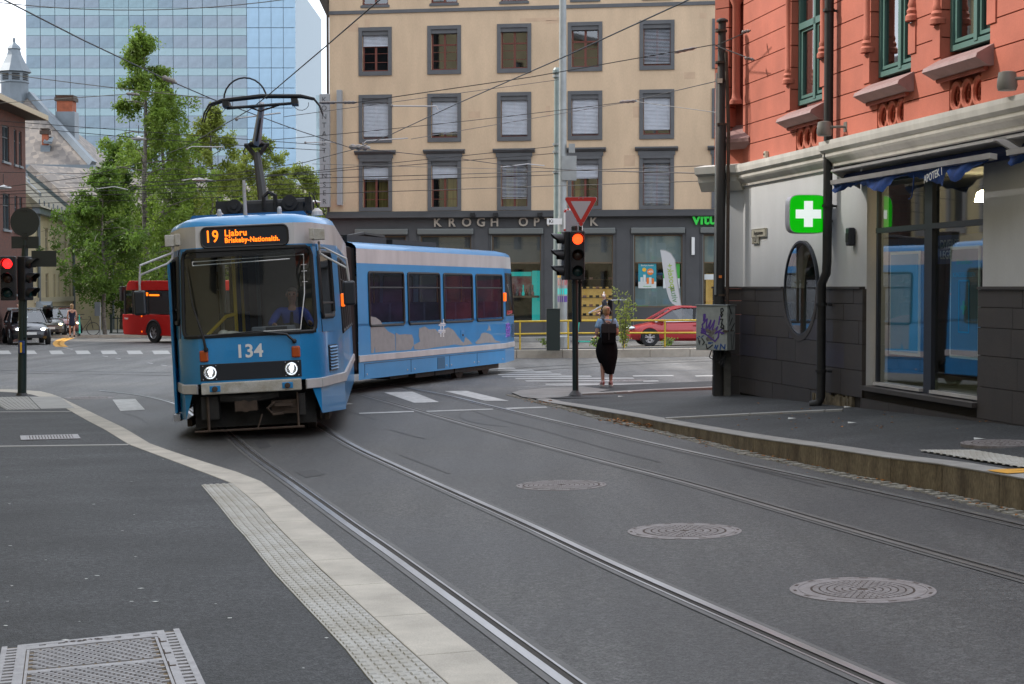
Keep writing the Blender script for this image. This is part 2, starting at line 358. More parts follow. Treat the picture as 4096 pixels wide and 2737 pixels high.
for a, b in zip(tp, tp[1:]):
    q = [near_on(tline, a), a + (near_on(tline, a) - a) * 0.02, b + (near_on(tline, b) - b) * 0.02, near_on(tline, b)]
    m_ = MB(); slab(m_, q, hL, 0.1, 0.004, 0.006)
    for i in range(5):
        for j in range(7):
            u0, v0 = (i + 0.28) / 5, (j + 0.25) / 7
            def B(u, v): return q[0].lerp(q[1], u).lerp(q[3].lerp(q[2], u), v)
            c4 = [B(u0, v0), B(u0 + 0.5 / 5, v0), B(u0 + 0.5 / 5, v0 + 0.5 / 7), B(u0, v0 + 0.5 / 7)]
            top = [(p.x, p.y, gz(p.x, p.y) + hL(p.x, p.y) + 0.013) for p in c4]; cc = sum(c4, Vector((0, 0))) / 4
            bot = [(cc.x + (p.x - cc.x) * 1.25, cc.y + (p.y - cc.y) * 1.25, gz(p.x, p.y) + hL(p.x, p.y) + 0.005) for p in c4]
            m_.add(bot + top, [(4, 5, 6, 7), (0, 1, 5, 4), (1, 2, 6, 5), (2, 3, 7, 6), (3, 0, 4, 7)])
    m_.o('tactile_slab', m_tact, pvl)
for a, b, w in (((-200, 1649), (287, 1647), 0.13), ((-200, 1789), (518, 1779.5), 0.14)):
    p, q = G(*a, hL), G(*b, hL); d = (q - p); n = max(2, int(d.length / 1.1))
    for i in range(n):
        u, v = p.lerp(q, i / n), p.lerp(q, (i + 1) / n); t = Vector((d.y, -d.x)).normalized() * w / 2
        m_ = MB(); slab(m_, [Vector((u.x - t.x, u.y - t.y)), Vector((v.x - t.x, v.y - t.y)), Vector((v.x + t.x, v.y + t.y)), Vector((u.x + t.x, u.y + t.y))], hL, 0.1, 0.005, 0.005)
        m_.o('stone_strip', m_slab, pvl)
q4 = [(-60, 1592), (112, 1588), (160, 1638), (28, 1641)]
m_ = MB(); Q = [Vector((p.x, p.y)) for p in (G(x, y, hL) for x, y in q4)]; slab(m_, Q, hL, 0.1, 0.0, 0.006)
for k in range(9):
    u = (k + 0.3) / 9
    c4 = [Q[0].lerp(Q[1], u), Q[0].lerp(Q[1], u + 0.045), Q[3].lerp(Q[2], u + 0.045), Q[3].lerp(Q[2], u)]
    slab(m_, c4, hL, 0.02, 0.03, 0.013)
m_.o('ribbed_slab', m_slab, pvl)
m_ = MB(); drape(m_, [(p.x, p.y) for p in (G(x, y, hL) for x, y in [(116, 1588), (240, 1588), (300, 1634), (164, 1637)])], lambda x, y: hL(x, y) + 0.006, 1); m_.o('stone_strip', m_slab, pvl)
hk = [(5, 0.31), (12, 0.30), (14.3, 0.28), (17.9, 0.218), (21.2, 0.145), (25.7, 0.105), (27.6, 0.06), (29, 0.02), (45, 0.02)]
def hR(x, y): return interp([a for a, _ in hk], [b for _, b in hk], y)
kb = [(2040, 1569), (2060, 1580), (2145, 1602), (2193, 1614), (2282, 1633), (2417, 1672), (2520, 1694), (2649, 1725), (2832, 1766), (3012, 1812), (3261, 1866), (3562, 1933), (3768, 1969), (3996, 2025), (4250, 2087), (4600, 2170), (5200, 2320)]
kbl = [Vector((p.x, p.y)) for p in (G(x, y) for x, y in kb)]
PHC = Vector((4.0, 28.6)); PHT = Vector((math.sin(math.radians(10.05)), -math.cos(math.radians(10.05))))
PHB = PHC + Vector((-0.44, 0.44))
def hB(y): return interp([5, 18.6, 28.6, 32], [0.55, 0.345, 0.15, 0.06], y)
def normals(line):
    out = []
    for i in range(len(line)):
        t = line[min(i + 1, len(line) - 1)] - line[max(i - 1, 0)]; out.append(Vector((-t.y, t.x)).normalized())
    return out
kn = normals(kbl); KW = 0.27
kin = [p + n * (KW if i > 1 else 0.2) for i, (p, n) in enumerate(zip(kbl, kn))]
mb = MB(); rows = []
def wallpt(y):
    if y > 28.6: return Vector((4.0 - (y - 28.6), y)) if y < 29.04 else Vector((3.56 + (y - 29.04) * 0.9, y))
    k = (28.6 - y) / -PHT.y; return PHC + PHT * k
kd = resample(kin[2:], 0.6)
for p in kd:
    yw = p.y + 0.9
    w = wallpt(yw); rows.append([p.lerp(w, i / 6) for i in range(7)])
vs = []
for r in rows:
    for i, p in enumerate(r):
        e = i / 6; z = lerp(hR(r[0].x, r[0].y), hB(r[6].y), e ** 0.9); vs.append((p.x, p.y, lerp(gz(r[0].x, r[0].y), gz(r[6].x, r[6].y), e) + z))
mb.add(vs, [(j * 7 + i, j * 7 + i + 1, (j + 1) * 7 + i + 1, (j + 1) * 7 + i) for j in range(len(rows) - 1) for i in range(6)])
cn = [(2060, 1578), (2046, 1569), (2075, 1561), (2130, 1555), (2260, 1548), (2420, 1541), (2600, 1535), (2760, 1528), (2900, 1522), (3000, 1519)]
C0 = [G(x, y, 0.02) for x, y in cn]
drape(mb, [(p.x, p.y) for p in C0] + [(4.6, 33.0), (4.4, 30.5), (3.9, 29.5)] + [(kd[0].x, kd[0].y)], lambda x, y: 0.02 + 0.05 * max(0, min(1, (31.5 - y) / 3)), 3)
pvr = mb.o('pavement', m_pave, kind='structure', smooth=True); tag(pvr, 'raised asphalt pavement in front of the pharmacy')
for i in range(2, len(kbl) - 1):
    a, b = kbl[i], kbl[i + 1]; d = (b - a).normalized() * 0.006; q = [a + d, b - d, kin[i + 1] - d, kin[i] + d]
    ha, hb = hR(a.x, a.y), hR(b.x, b.y)
    hs = [ha, hb, hb, ha] if i > 2 else [0.02, hb, hb, 0.02]
    top = [(p.x, p.y, gz(p.x, p.y) + h + 0.004) for p, h in zip(q, hs)]; bot = [(p.x, p.y, gz(p.x, p.y) - 0.1) for p in q]
    m_ = MB().add(bot + top, [(3, 2, 1, 0), (0, 1, 5, 4), (1, 2, 6, 5), (2, 3, 7, 6), (3, 0, 4, 7)]); ob = None
    ks = m_.o('kerb_stone', m_kerbr, pvr)
    m_ = MB(); ov = 0.004
    tq = [p - kn[i] * ov if j < 2 else p for j, p in enumerate(q)]
    t1 = [(p.x, p.y, gz(p.x, p.y) + h + 0.006) for p, h in zip(tq, hs)]; t0 = [(x, y, z - 0.018) for x, y, z in t1]
    m_.add(t0 + t1, [(3, 2, 1, 0), (4, 5, 6, 7), (0, 1, 5, 4), (1, 2, 6, 5), (2, 3, 7, 6), (3, 0, 4, 7)]).o('stone_top', m_kerbt, ks, bevel=0.005)
m_ = MB(); drape(m_, [(p.x, p.y) for p in (G(x, y, 0.03) for x, y in [(2046, 1570), (2080, 1561), (2200, 1551), (2330, 1546), (2440, 1560), (2330, 1578), (2170, 1597), (2090, 1588)])], 0.031, 2); m_.o('concrete_nose', mat('nose_concrete', (0.21, 0.205, 0.195), 0.85, var=0.2, vscale=2, fine=0.1), pvr)
def pav_r(px, py):
    best = None
    d = ray(px, py)
    for k in range(400):
        Y = 8 + k * 0.07; x = d.x * Y; z = CAMZ + d.z * Y
        kx = interp([p.y for p in reversed(kin)], [p.x for p in reversed(kin)], Y); w = wallpt(Y)
        e = max(0, min(1, (x - kx) / max(0.1, w.x - kx))); zz = lerp(gz(kx, Y) + hR(kx, Y), gz(w.x, Y) + hB(Y), e ** 0.9)
        if z <= zz + 0.006: return Vector((x, Y, zz + 0.008))
    return Vector((x, Y, zz))
def pav_strip(name, pts, w, m, parent, lift=0.0):
    P = [pav_r(x, y) for x, y in pts]
    for a, b in zip(P, P[1:]):
        n = max(1, int((b - a).length / 1.2))
        for i in range(n):
            u, v = a.lerp(b, i / n), a.lerp(b, (i + 1) / n); d = (v - u); t = Vector((d.y, -d.x, 0)).normalized() * w / 2; g = d.normalized() * 0.006; up = Vector((0, 0, 0.012 + lift))
            q = [u + g - t, v - g - t, v - g + t, u + g + t]
            MB().add([tuple(p - Vector((0, 0, 0.05))) for p in q] + [tuple(p + up) for p in q], [(4, 5, 6, 7), (0, 1, 5, 4), (1, 2, 6, 5), (2, 3, 7, 6), (3, 0, 4, 7)]).o(name, m, parent)
pav_strip('stone_strip', [(2660, 1676), (3000, 1658), (3300, 1645), (3372, 1642)], 0.17, m_slab, pvr)
pav_strip('stone_strip', [(2300, 1578), (2450, 1571), (2620, 1561), (2870, 1550)], 0.24, m_slab, pvr)
TQ = [pav_r(x, y) for x, y in [(3672, 1806), (3890, 1806), (4300, 1870), (4120, 1880)]]
m_ = MB()
for i in range(16):
    for j in range(9):
        u, v = (i + 0.5) / 16, (j + 0.5) / 9; p = TQ[0].lerp(TQ[3], u).lerp(TQ[1].lerp(TQ[2], u), v)
        m_.lathe([(0.032, 0.0), (0.022, 0.014)], 6, p)
m_.add([tuple(p + Vector((0, 0, 0.010))) for p in TQ], [(0, 1, 2, 3)]); m_.o('tactile_slab', m_tact, pvr)
def ktop(px, py): return G(px, py, lambda x, y: hR(x, y) + 0.01)
for a in ([(3946, 1882), (4010, 1878), (4130, 1875), (4140, 1880), (3985, 1890)], [(3985, 1889.5), (4150, 1881), (4200, 1885), (4030, 1896)]):
    m_ = MB(); m_.add([tuple(ktop(x, y) + Vector((0, 0, 0.004))) for x, y in a], [tuple(range(len(a)))]); m_.o('orange_mark', m_yell, pvr)
mb = MB(); gl = resample(kbl[1:], 0.14); gn = normals(gl)
for p, n in zip(gl, gn):
    for k in range(2):
        c = p - n * (0.055 + 0.1 * k + random.uniform(-0.012, 0.012)); s = 0.045 + random.uniform(-0.008, 0.008); a = random.uniform(-0.2, 0.2) + math.atan2(n.y, n.x); h = random.uniform(0.006, 0.02)
        q = [Vector((c.x, c.y)) + Vector((math.cos(a + e), math.sin(a + e))) * s * 1.35 for e in (0.785, 2.356, 3.927, 5.498)]
        mb.add([(v.x, v.y, gz(v.x, v.y) - 0.01) for v in q] + [(c.x + (v.x - c.x) * 0.85, c.y + (v.y - c.y) * 0.85, gz(v.x, v.y) + h) for v in q], [(4, 5, 6, 7), (0, 1, 5, 4), (1, 2, 6, 5), (2, 3, 7, 6), (3, 0, 4, 7)])
mb.o('gutter_setts', mat('setts', (0.24, 0.225, 0.19), 0.9, var=0.3, vscale=9), kind='stuff', label='row of small pale setts in the gutter along the right kerb', cat='setts')
marks = thing('road', None, None); marks.name = 'road_markings'; tag(marks, 'white and yellow paint on the carriageway', kind='structure')
def mark(pts, m=None, h=0.006, name='painted_marking'):
    mm = MB(); drape(mm, [(p.x, p.y) for p in (G(x, y) for x, y in pts)], h, 1); return mm.o(name, m or m_paint, marks)
mark([(450, 1600), (541, 1597), (580, 1640), (482, 1646)])
mark([(1535, 1571), (1650, 1568), (1757, 1610), (1657, 1613)])
mark([(1778, 1566), (1868, 1565), (2036, 1605), (1940, 1605)])
for a in ([(1435, 1653), (1655, 1645), (1657, 1650), (1438, 1657)], [(1703, 1645), (1970, 1636), (1974, 1640), (1712, 1649)], [(2021, 1633), (2184, 1628), (2190, 1632.5), (2030, 1638)], [(1380, 1613), (1415, 1617), (1380, 1620)]): mark(a)
for x0, x1 in ((-10, 46), (100, 149), (202, 257), (306, 364), (408, 470), (512, 573), (614, 683)):
    mark([(x0 - 6, 1404), (x1 - 12, 1403), (x1, 1417), (x0 + 3, 1418)], m_paintf)
for y, x0, x1 in ((1475, 1990, 2055), (1483, 1990, 2130), (1490, 2000, 2190), (1490, 2140, 2200), (1499, 1990, 2240), (1507, 2005, 2360), (1515, 2060, 2530), (1525, 2100, 2560), (1538, 2180, 2400), (1526, 2570, 2630), (1505, 2530, 2690), (1505, 2780, 2900)):
    mark([(x0, y - 1.6), (x1, y - 3), (x1 + 8, y + 1.2), (x0 + 4, y + 2.4)], m_paintf)
mark([(2060, 1549), (2400, 1537), (2860, 1532), (2860, 1535), (2400, 1541)], m_paintf)
mark([(2820, 1531), (2900, 1524), (2900, 1531)], m_paintf)
for k, pts in enumerate(([(238, 1388), (228, 1380), (226, 1371), (240, 1361), (275, 1351), (325, 1342)], [(258, 1388), (246, 1380), (243, 1372), (258, 1362), (290, 1352), (335, 1342), (400, 1339)])):
    ln = smooth_line([Vector((p.x, p.y)) for p in (G(x, y) for x, y in pts)], 0.6); mm = MB(); strip(mm, ln, -0.16, 0.16, 0.006); mm.o('yellow_line', m_yell, marks)
for x, y in ((262, 1391), (280, 1396), (420, 1425), (472, 1434), (600, 1453), (655, 1462)):
    mark([(x - 12, y - 1.5), (x + 12, y + 1), (x + 10, y + 3), (x - 10, y)], m_paintf)
track = thing('tram_track', None, None); tag(track, 'grooved steel tram rails set in the asphalt', kind='structure')
def rail(pts, s=1, parent=track, seal=True, m_steel=m_steel):
    ln = smooth_line([Vector((p[0], p[1])) for p in pts], 0.5)
    def ab(a, b): return (min(a * s, b * s), max(a * s, b * s))
    h = MB(); strip(h, ln, *ab(0.022, 0.078), 0.009); r = h.o('rail_head', m_steel, parent, fixn=False, smooth=True)
    h = MB(); strip(h, ln, *ab(-0.024, 0.022), 0.003); h.o('groove', m_groove, r, fixn=False)
    h = MB(); strip(h, ln, *ab(-0.04, -0.024), 0.008); h.o('guard_lip', m_steel, r, fixn=False)
    if seal:
        h = MB(); strip(h, ln, *ab(0.078, 0.125), 0.005); strip(h, ln, *ab(-0.085, -0.04), 0.005); h.o('sealant', m_seal, r, fixn=False)
def gl2(L): return [G(x, y) for x, y in L]
lc = [(-3.78, 25.6), (-4.22, 28), (-4.5, 31), (-4.4, 33.8), (-3.7, 37), (-1.75, 41.3), (0.8, 44.7), (4.6, 47.6), (11, 50.8), (24, 55)]
def off(L, o):
    L = [Vector(p) for p in L]; out = []
    for i, p in enumerate(L):
        t = L[min(i + 1, len(L) - 1)] - L[max(i - 1, 0)]; n = Vector((t.y, -t.x)).normalized(); out.append(p + n * o)
    return out
near_l = gl2([(3080, 3300), (2304, 2737), (1600, 2230), (1412, 2100), (1182, 1936), (1000, 1808)]); near_r = gl2([(4600, 3220), (3500, 2734), (2700, 2382), (2400, 2246), (2059, 2085), (1600, 1878), (1400, 1783)])
rail([p.xy for p in near_l] + off(lc, -0.70), -1)
rail([p.xy for p in near_r] + off(lc, 0.70), 1)
far2 = [(-2.55, 34.2), (-3.7, 37.6), (-5.6, 41.2), (-9, 44.5), (-15, 46.6), (-26, 48)]
rail([p.xy for p in gl2([(5200, 2620), (4096, 2312), (3426, 2124), (2783, 1940), (2400, 1840.5), (1983, 1729.5), (1600, 1622)])] + off(far2, -0.7), -1, m_steel=m_steel2)
rail([p.xy for p in gl2([(5200, 2365), (4000, 2086), (3583, 1990), (2783, 1817), (2400, 1729.6), (1983, 1632), (1784, 1584)])] + off(far2, 0.7), 1)
rail([p.xy for p in gl2([(406, 1563), (575, 1583), (690, 1610), (745, 1634), (790, 1668), (860, 1720)])], 1)
tm_ = mat('tyre_rubber_mark', (0.026, 0.026, 0.027), 0.6, var=0.4, vscale=3)
for k, pts in enumerate(([(1848, 1650), (1838, 1664), (1860, 1680), (1930, 1697), (2030, 1708)], [(1890, 1644), (2000, 1680), (2160, 1720), (2400, 1788), (2640, 1850)], [(1600, 1820), (1700, 1858), (1795, 1895)], [(1395, 1648), (1440, 1660), (1500, 1679)], [(490, 1652), (548, 1668), (595, 1698)], [(1560, 1720), (1640, 1742), (1700, 1755)], [(2560, 1760), (2900, 1850), (3300, 1950)])):
    ln = smooth_line([Vector((p.x, p.y)) for p in (G(x, y) for x, y in pts)], 0.3); mm = MB(); strip(mm, ln, -0.018, 0.018, 0.004); mm.o('tyre_mark', tm_, marks, fixn=False)
for pts in ([(1180, 1890), (1260, 1880), (1300, 1900), (1225, 1912)], [(1015, 1766), (1060, 1760), (1085, 1788), (1040, 1796)]): mark(pts, mat('asphalt_patch', (0.034, 0.034, 0.035), 0.7, var=0.3, vscale=3, fine=0.4, fscale=60), 0.0035, 'asphalt_patch')
def manhole(p, d, label, hfun=None, rings=4, hole=0.006, name='manhole_cover', rot=0.3, inner=0.74, seg=None):
    t = thing(name, label, 'manhole cover', p); r = d / 2
    t.rotation_euler = (math.atan(-0.0076), -math.atan(0.02 if -7 < p[0] < 11 else 0.0), 0)
    m_ = MB().lathe([(r, -0.03), (r, 0.004), (r * 0.985, 0.006), (r * 0.885, 0.006), (r * 0.885, 0.003), (r * 0.87, 0.003), (r * 0.87, 0.006), (r * inner, 0.006), (r * inner, 0.003), (0.0001, 0.003)], 48, cap=False); m_.o('frame', m_iron, t)
    m_ = MB()
    for k in range(rings):
        r0 = r * inner * (0.12 + 0.86 * k / rings) ; r1 = r * inner * (0.12 + 0.86 * (k + 0.78) / rings); nb = (seg or 8) * (k + 1)
        for i in range(nb):
            a0 = 2 * math.pi * (i + 0.09 + 0.5 * (k % 2)) / nb; a1 = 2 * math.pi * (i + 0.91 + 0.5 * (k % 2)) / nb
            m_.prism([(r0 * math.cos(a0), r0 * math.sin(a0)), (r1 * math.cos(a0), r1 * math.sin(a0)), (r1 * math.cos(a1), r1 * math.sin(a1)), (r0 * math.cos(a1), r0 * math.sin(a1))], 'z', 0.002, 0.007)
    m_.o('raised_pattern', m_iron, t)
    m_ = MB().lathe([(r * inner * 0.995, 0.0035), (0.0001, 0.0035)], 32, cap=False); m_.o('recess', m_irond, t)
    m_ = MB()
    for i in range(14):
        a = 2 * math.pi * i / 14; c, s = math.cos(a), math.sin(a); rr = r * 0.935
        m_.add([(rr * c - s * u * 0.028 - c * v * 0.010, rr * s + c * u * 0.028 - s * v * 0.010, 0.0068) for u, v in ((-1, -1), (1, -1), (1, 1), (-1, 1))], [(0, 1, 2, 3)])
    m_.o('slots', m_irond, t)['kind'] = 'stuff'
    return t
for (x, y), lab, rg, inn in (((2245, 1942), 'round iron manhole cover with fine rings, nearest the tram', 7, 0.86), ((2738, 2126), 'round iron manhole cover with block pattern, middle one of three in the road', 5, 0.74), ((3450, 2361), 'largest round iron manhole cover in the right foreground road', 6, 0.72)):
    manhole(G(x, y), 0.91, lab, rings=rg, inner=inn)
manhole(G(358, 1592), 1.0, 'worn pale manhole cover beside the left kerb corner and zebra block', rings=4)
manhole(G(2497, 1523), 1.0, 'dark manhole cover in the road behind the waiting woman', rings=4)
manhole(pav_r(4000, 1777), 0.78, 'dark rusty manhole cover in the pavement below the pharmacy window', rings=4)
gt = thing('drain_grate', 'small rectangular slotted iron grate in the left pavement', 'grate', (0, 0, 0))
Q = [G(x, y, hL) for x, y in [(80, 1746), (311, 1740), (322, 1757), (84, 1763)]]
def on(Q, u, v, h): p = Q[0].lerp(Q[1], u).lerp(Q[3].lerp(Q[2], u), v); return (p.x, p.y, p.z + h)
def plate(mb, Q, u0, u1, v0, v1, h0, h1):
    c = [(u0, v0), (u1, v0), (u1, v1), (u0, v1)]
    mb.add([on(Q, u, v, h0) for u, v in c] + [on(Q, u, v, h1) for u, v in c], [(4, 5, 6, 7), (0, 1, 5, 4), (1, 2, 6, 5), (2, 3, 7, 6), (3, 0, 4, 7)])
m_iront = mat('pale_iron', (0.30, 0.29, 0.295), 0.55, 0.3, var=0.2, vscale=12, fine=0.12, fscale=120)
m_ = MB(); plate(m_, Q, 0, 1, 0, 1, 0, 0.006); m_.o('grate_bed', m_irond, gt)
m_ = MB()
plate(m_, Q, 0, 0.11, 0, 1, 0, 0.012); plate(m_, Q, 0.89, 1, 0, 1, 0, 0.012); plate(m_, Q, 0.11, 0.89, 0, 0.08, 0, 0.012); plate(m_, Q, 0.11, 0.89, 0.92, 1, 0, 0.012)
for k in range(15): plate(m_, Q, 0.115 + k * 0.052, 0.115 + k * 0.052 + 0.034, 0.08, 0.92, 0, 0.012)
m_.o('grate_bars', m_iront, gt)
gt = thing('pit_cover', 'large pale iron pit cover with woven slot pattern at the bottom left', 'pit cover', (0, 0, 0))
Q = [G(x, y, hL) for x, y in [(8, 2598), (716, 2524), (860, 2830), (-60, 2906)]]
m_ = MB(); plate(m_, Q, 0.005, 0.995, 0.005, 0.995, -0.02, 0.004); m_.o('pit_bed', m_sand, gt)
m_ = MB(); rim = 0.105
for u0, u1, v0, v1 in ((0, 0.03, 0, 1), (0.085, 0.135, 0, 1), (0.865, 0.91, 0, 1), (0.965, 1, 0, 1), (0.135, 0.865, 0, 0.028), (0.135, 0.865, 0.05, 0.085)): plate(m_, Q, u0, u1, v0, v1, -0.02, 0.014)
for k in range(22):
    v = 0.04 + k * 0.043; plate(m_, Q, 0.03, 0.085, v, v + 0.022, -0.02, 0.013); plate(m_, Q, 0.91, 0.965, v, v + 0.022, -0.02, 0.013)
for k in range(7):
    u = 0.135 + k * 0.105; plate(m_, Q, u, u + 0.068, 0.028, 0.05, -0.02, 0.013)
m_.o('rim', m_iront, gt)
m_ = MB(); plate(m_, Q, 0.14, 0.155, 0.09, 1, 0, 0.013); plate(m_, Q, 0.845, 0.86, 0.09, 1, 0, 0.013); plate(m_, Q, 0.155, 0.845, 0.40, 0.43, 0, 0.013); plate(m_, Q, 0.155, 0.845, 0.75, 0.78, 0, 0.013); m_.o('lid_frame', m_iront, gt)
m_ = MB()
for band in ((0.10, 0.40), (0.43, 0.75), (0.78, 1.0)):
    nr = int((band[1] - band[0]) / 0.019)
    for j in range(nr):
        v = band[0] + j * 0.019
        for i in range(11):
            u = 0.158 + (i + 0.33 * (j % 3)) * 0.0615
            if u + 0.05 < 0.845: plate(m_, Q, u, u + 0.049, v + 0.003, v + 0.0135, 0, 0.013)
o_p = m_.o('woven_bars', m_iront, gt); o_p['kind'] = 'stuff'
m_ = MB()
for k in range(3):
    v = 0.17 + k * 0.17; plate(m_, Q, 0.862, 0.90, v, v + 0.012, 0.012, 0.016); plate(m_, Q, 0.862, 0.87, v - 0.05, v, 0.012, 0.016)
m_.o('hinge_slots', m_irond, gt)['kind'] = 'stuff'
xa = (Q[1] - Q[0]).normalized(); ya = (Q[0] - Q[3]).normalized(); za = xa.cross(ya).normalized(); ya = za.cross(xa)
p = Vector(on(Q, 0.44, 0.03, 0.0145)); Mt = Matrix(((-xa.x, -ya.x, za.x, p.x), (-xa.y, -ya.y, za.y, p.y), (-xa.z, -ya.z, za.z, p.z), (0, 0, 0, 1)))
text('lettering', 'ULEFOS', 0.035, m_irond, gt, Mt, 0.0008, 0.001, 1.6)
mb = MB()
def leaf(x, y, z, s):
    a = random.uniform(0, 6.28); t = random.uniform(-0.4, 0.4); c, sn = math.cos(a), math.sin(a)
    mb.add([(x + (u * c - v * sn) * s, y + (u * sn + v * c) * s, z + 0.004 + abs(v) * s * 0.5 + t * u * s * 0.4 + 0.2 * s) for u, v in ((-1, 0), (-0.3, -0.55), (0.5, -0.5), (1, 0), (0.5, 0.5), (-0.3, 0.55))], [(0, 1, 2, 3), (0, 3, 4, 5)])
gl = resample(kbl[2:15], 0.05); gn = normals(gl)
for cx_, cy_, n, sp in ((2180, 1614, 14, 0.14), (2488, 1690, 34, 0.16), (2555, 1703, 34, 0.16), (2595, 1713, 12, 0.1)):
    p = G(cx_, cy_)
    for _ in range(n): leaf(p.x + random.gauss(0, sp), p.y + random.gauss(0, sp * 0.5) - 0.05, gz(p.x, p.y) + random.uniform(0, 0.05), random.uniform(0.02, 0.045))
for _ in range(150):
    i = random.randrange(len(gl)); p = gl[i] - gn[i] * abs(random.gauss(0.05, 0.14)); leaf(p.x, p.y, gz(p.x, p.y) + 0.012, random.uniform(0.012, 0.03))
for _ in range(50):
    p = pav_r(random.uniform(2950, 4090), random.uniform(1610, 1730)); leaf(p.x, p.y, p.z, random.uniform(0.012, 0.028))
mb.o('fallen_leaves', mat('dry_leaves', (0.42, 0.17, 0.035), 0.9, var=0.5, vscale=9, col2=(0.2, 0.08, 0.02)), kind='stuff', label='dry orange leaves gathered along the right kerb', cat='leaves')
mb = MB()
for _ in range(46):
    x, y = random.uniform(0, 1500), random.uniform(1700, 2700)
    if x > interp([p[1] for p in tl], [p[0] for p in tl], y) - 30: continue
    p = G(x, y, hL); s = random.uniform(0.006, 0.014); a = random.uniform(0, 3)
    mb.add([(p.x + math.cos(a + e) * s * k_, p.y + math.sin(a + e) * s, p.z + 0.006) for e, k_ in ((0, 1.8), (1.4, 1), (3.1, 1.8), (4.6, 1))], [(0, 1, 2, 3)])
for x, y in ((2485, 1591), (2525, 1571), (3410, 1699), (3918, 1764), (3170, 1681), (3393, 1635), (2950, 1574)):
    p = pav_r(x, y); s = 0.05
    mb.add([(p.x + u * s, p.y + v * s, p.z + 0.014 + w * s) for u, v, w in ((-1.3, -0.6, 0), (1.2, -0.8, 0.25), (1.1, 0.7, 0.1), (-1, 0.8, 0.3))], [(0, 1, 2, 3)])
mb.o('litter', mat('litter_paper', (0.5, 0.5, 0.48), 0.8), kind='stuff', label='scraps of paper and flattened chewing gum on the pavements', cat='litter')
# ================================================================ the tram
m_blue = mat('tram_blue', (0.016, 0.235, 0.53), 0.32, var=0.10, vscale=1.2, fine=0.03, fscale=40, coat=0.4, spec=0.5)
m_twhite = mat('tram_white', (0.50, 0.48, 0.47), 0.4, var=0.16, vscale=2.2, coat=0.2, stretch=(1, 1, 0.3))
m_bump = mat('tram_bumper', (0.50, 0.49, 0.46), 0.6, var=0.3, vscale=6, col2=(0.34, 0.31, 0.25), fine=0.1)
m_rubber = mat('black_rubber', (0.012, 0.012, 0.013), 0.55)
m_dark = mat('tram_underframe', (0.028, 0.026, 0.024), 0.85, var=0.4, vscale=6)
m_blackp = mat('black_panel', (0.012, 0.015, 0.022), 0.35, spec=0.5)
m_tin = mat('tram_interior', (0.14, 0.135, 0.12), 0.8, var=0.2, vscale=2)
m_tfloor = mat('tram_floor', (0.05, 0.05, 0.055), 0.8)
m_seat = mat('seat_blue', (0.03, 0.06, 0.15), 0.8, var=0.3, vscale=8)
m_pole = mat('yellow_pole', (0.60, 0.42, 0.02), 0.4)
m_amber = mat('amber_lens', (0.40, 0.065, 0.008), 0.25)
m_ambert = mat('orange_lens', (0.85, 0.13, 0.01), 0.25, emit=(1, 0.16, 0.01), estr=0.5)
m_led = mat('led_orange', (1, 0.2, 0.01), 0.5, emit=(1, 0.17, 0.006), estr=1.1)
m_lamp = mat('headlight_lit', (1, 1, 1), 0.3, emit=(0.92, 0.95, 1), estr=4)
m_reflr = mat('lamp_reflector', (0.6, 0.62, 0.64), 0.15, 0.9)
m_grey = mat('peeled_grey', (0.27, 0.265, 0.26), 0.5, var=0.12, vscale=6)
m_white = mat('white_paint', (0.72, 0.72, 0.71), 0.5)
m_bar = mat('grey_bar', (0.42, 0.42, 0.43), 0.35, 0.3)
m_pblk = mat('pantograph_black', (0.010, 0.010, 0.011), 0.6, var=0.4, vscale=9)
m_alu = mat('brushed_aluminium', (0.48, 0.48, 0.52), 0.45, 0.15)
m_rust = mat('rusty_steel', (0.06, 0.04, 0.028), 0.8, var=0.4, vscale=8)
g_tram = glass('tram_glass', (0.62, 0.66, 0.66), 0.0)
g_tramd = glass('tram_glass_dark', (0.42, 0.45, 0.45), 0.04)
tramloc = Vector((-3.59, 22.96, 0)); tramloc.z = gz(tramloc.x, tramloc.y)
tram = thing('tram', 'blue and white articulated tram number 134 turning at the crossing', 'tram', tramloc)
def sect(loc, yaw, roll, pitch):
    return Matrix.Translation(Vector(loc) - tramloc) @ Matrix.Rotation(yaw, 4, 'Z') @ Matrix.Rotation(pitch, 4, 'X') @ Matrix.Rotation(roll, 4, 'Y')
MF = sect(tramloc, math.radians(4.6), -0.048, -0.0080)
jl = Vector((-4.33, 34.15, 0)); jl.z = gz(jl.x, jl.y)
MR = sect(jl, math.radians(-19.9), -0.008, -0.002)
def tp(mb, name, m, M, parent=tram, **k): return mb.xf(M).o(name, m, parent, **k)
NOSE = [(0.0, 0.0), (0.70, 0.0), (0.95, 0.22), (1.25, 1.72)]
def lean(z):
    return 0.0 if z < 1.4 else (z - 1.4) * 0.12
def inset(z): return 0.0 if z < 1.35 else (z - 1.35) * 0.022
def prof(z, L, sx):
    return [(sx * (w - (inset(z) if w > 0.9 else inset(z) * 0.5)), y + lean(z) * (1 - y / 1.72 if y < 1.72 else 0)) for w, y in NOSE[1:]] + [(sx * (1.25 - inset(z)), L)]
def skin(zs, L, i0=0, i1=None, sides=(1, -1), shrink=0.0, nose=True, mb=None):
    """panels of the body between heights zs, over outline points i0..i1"""
    mb = mb or MB()
    for a, b in zip(zs, zs[1:]):
        for sx in sides:
            A, B = prof(a, L, sx), prof(b, L, sx); e = (len(A) - 1) if i1 is None else i1
            for i in range(i0, e):
                mb.quad((*A[i], a), (*A[i + 1], a), (*B[i + 1], b), (*B[i], b))
        if nose and i0 == 0:
            A, B = prof(a, L, 1)[0], prof(b, L, 1)[0]; C, D = prof(a, L, -1)[0], prof(b, L, -1)[0]
            mb.quad((*C, a), (*A, a), (*B, b), (*D, b))
    return mb
LF = 10.3
ZB0, ZB1 = 0.66, 0.80
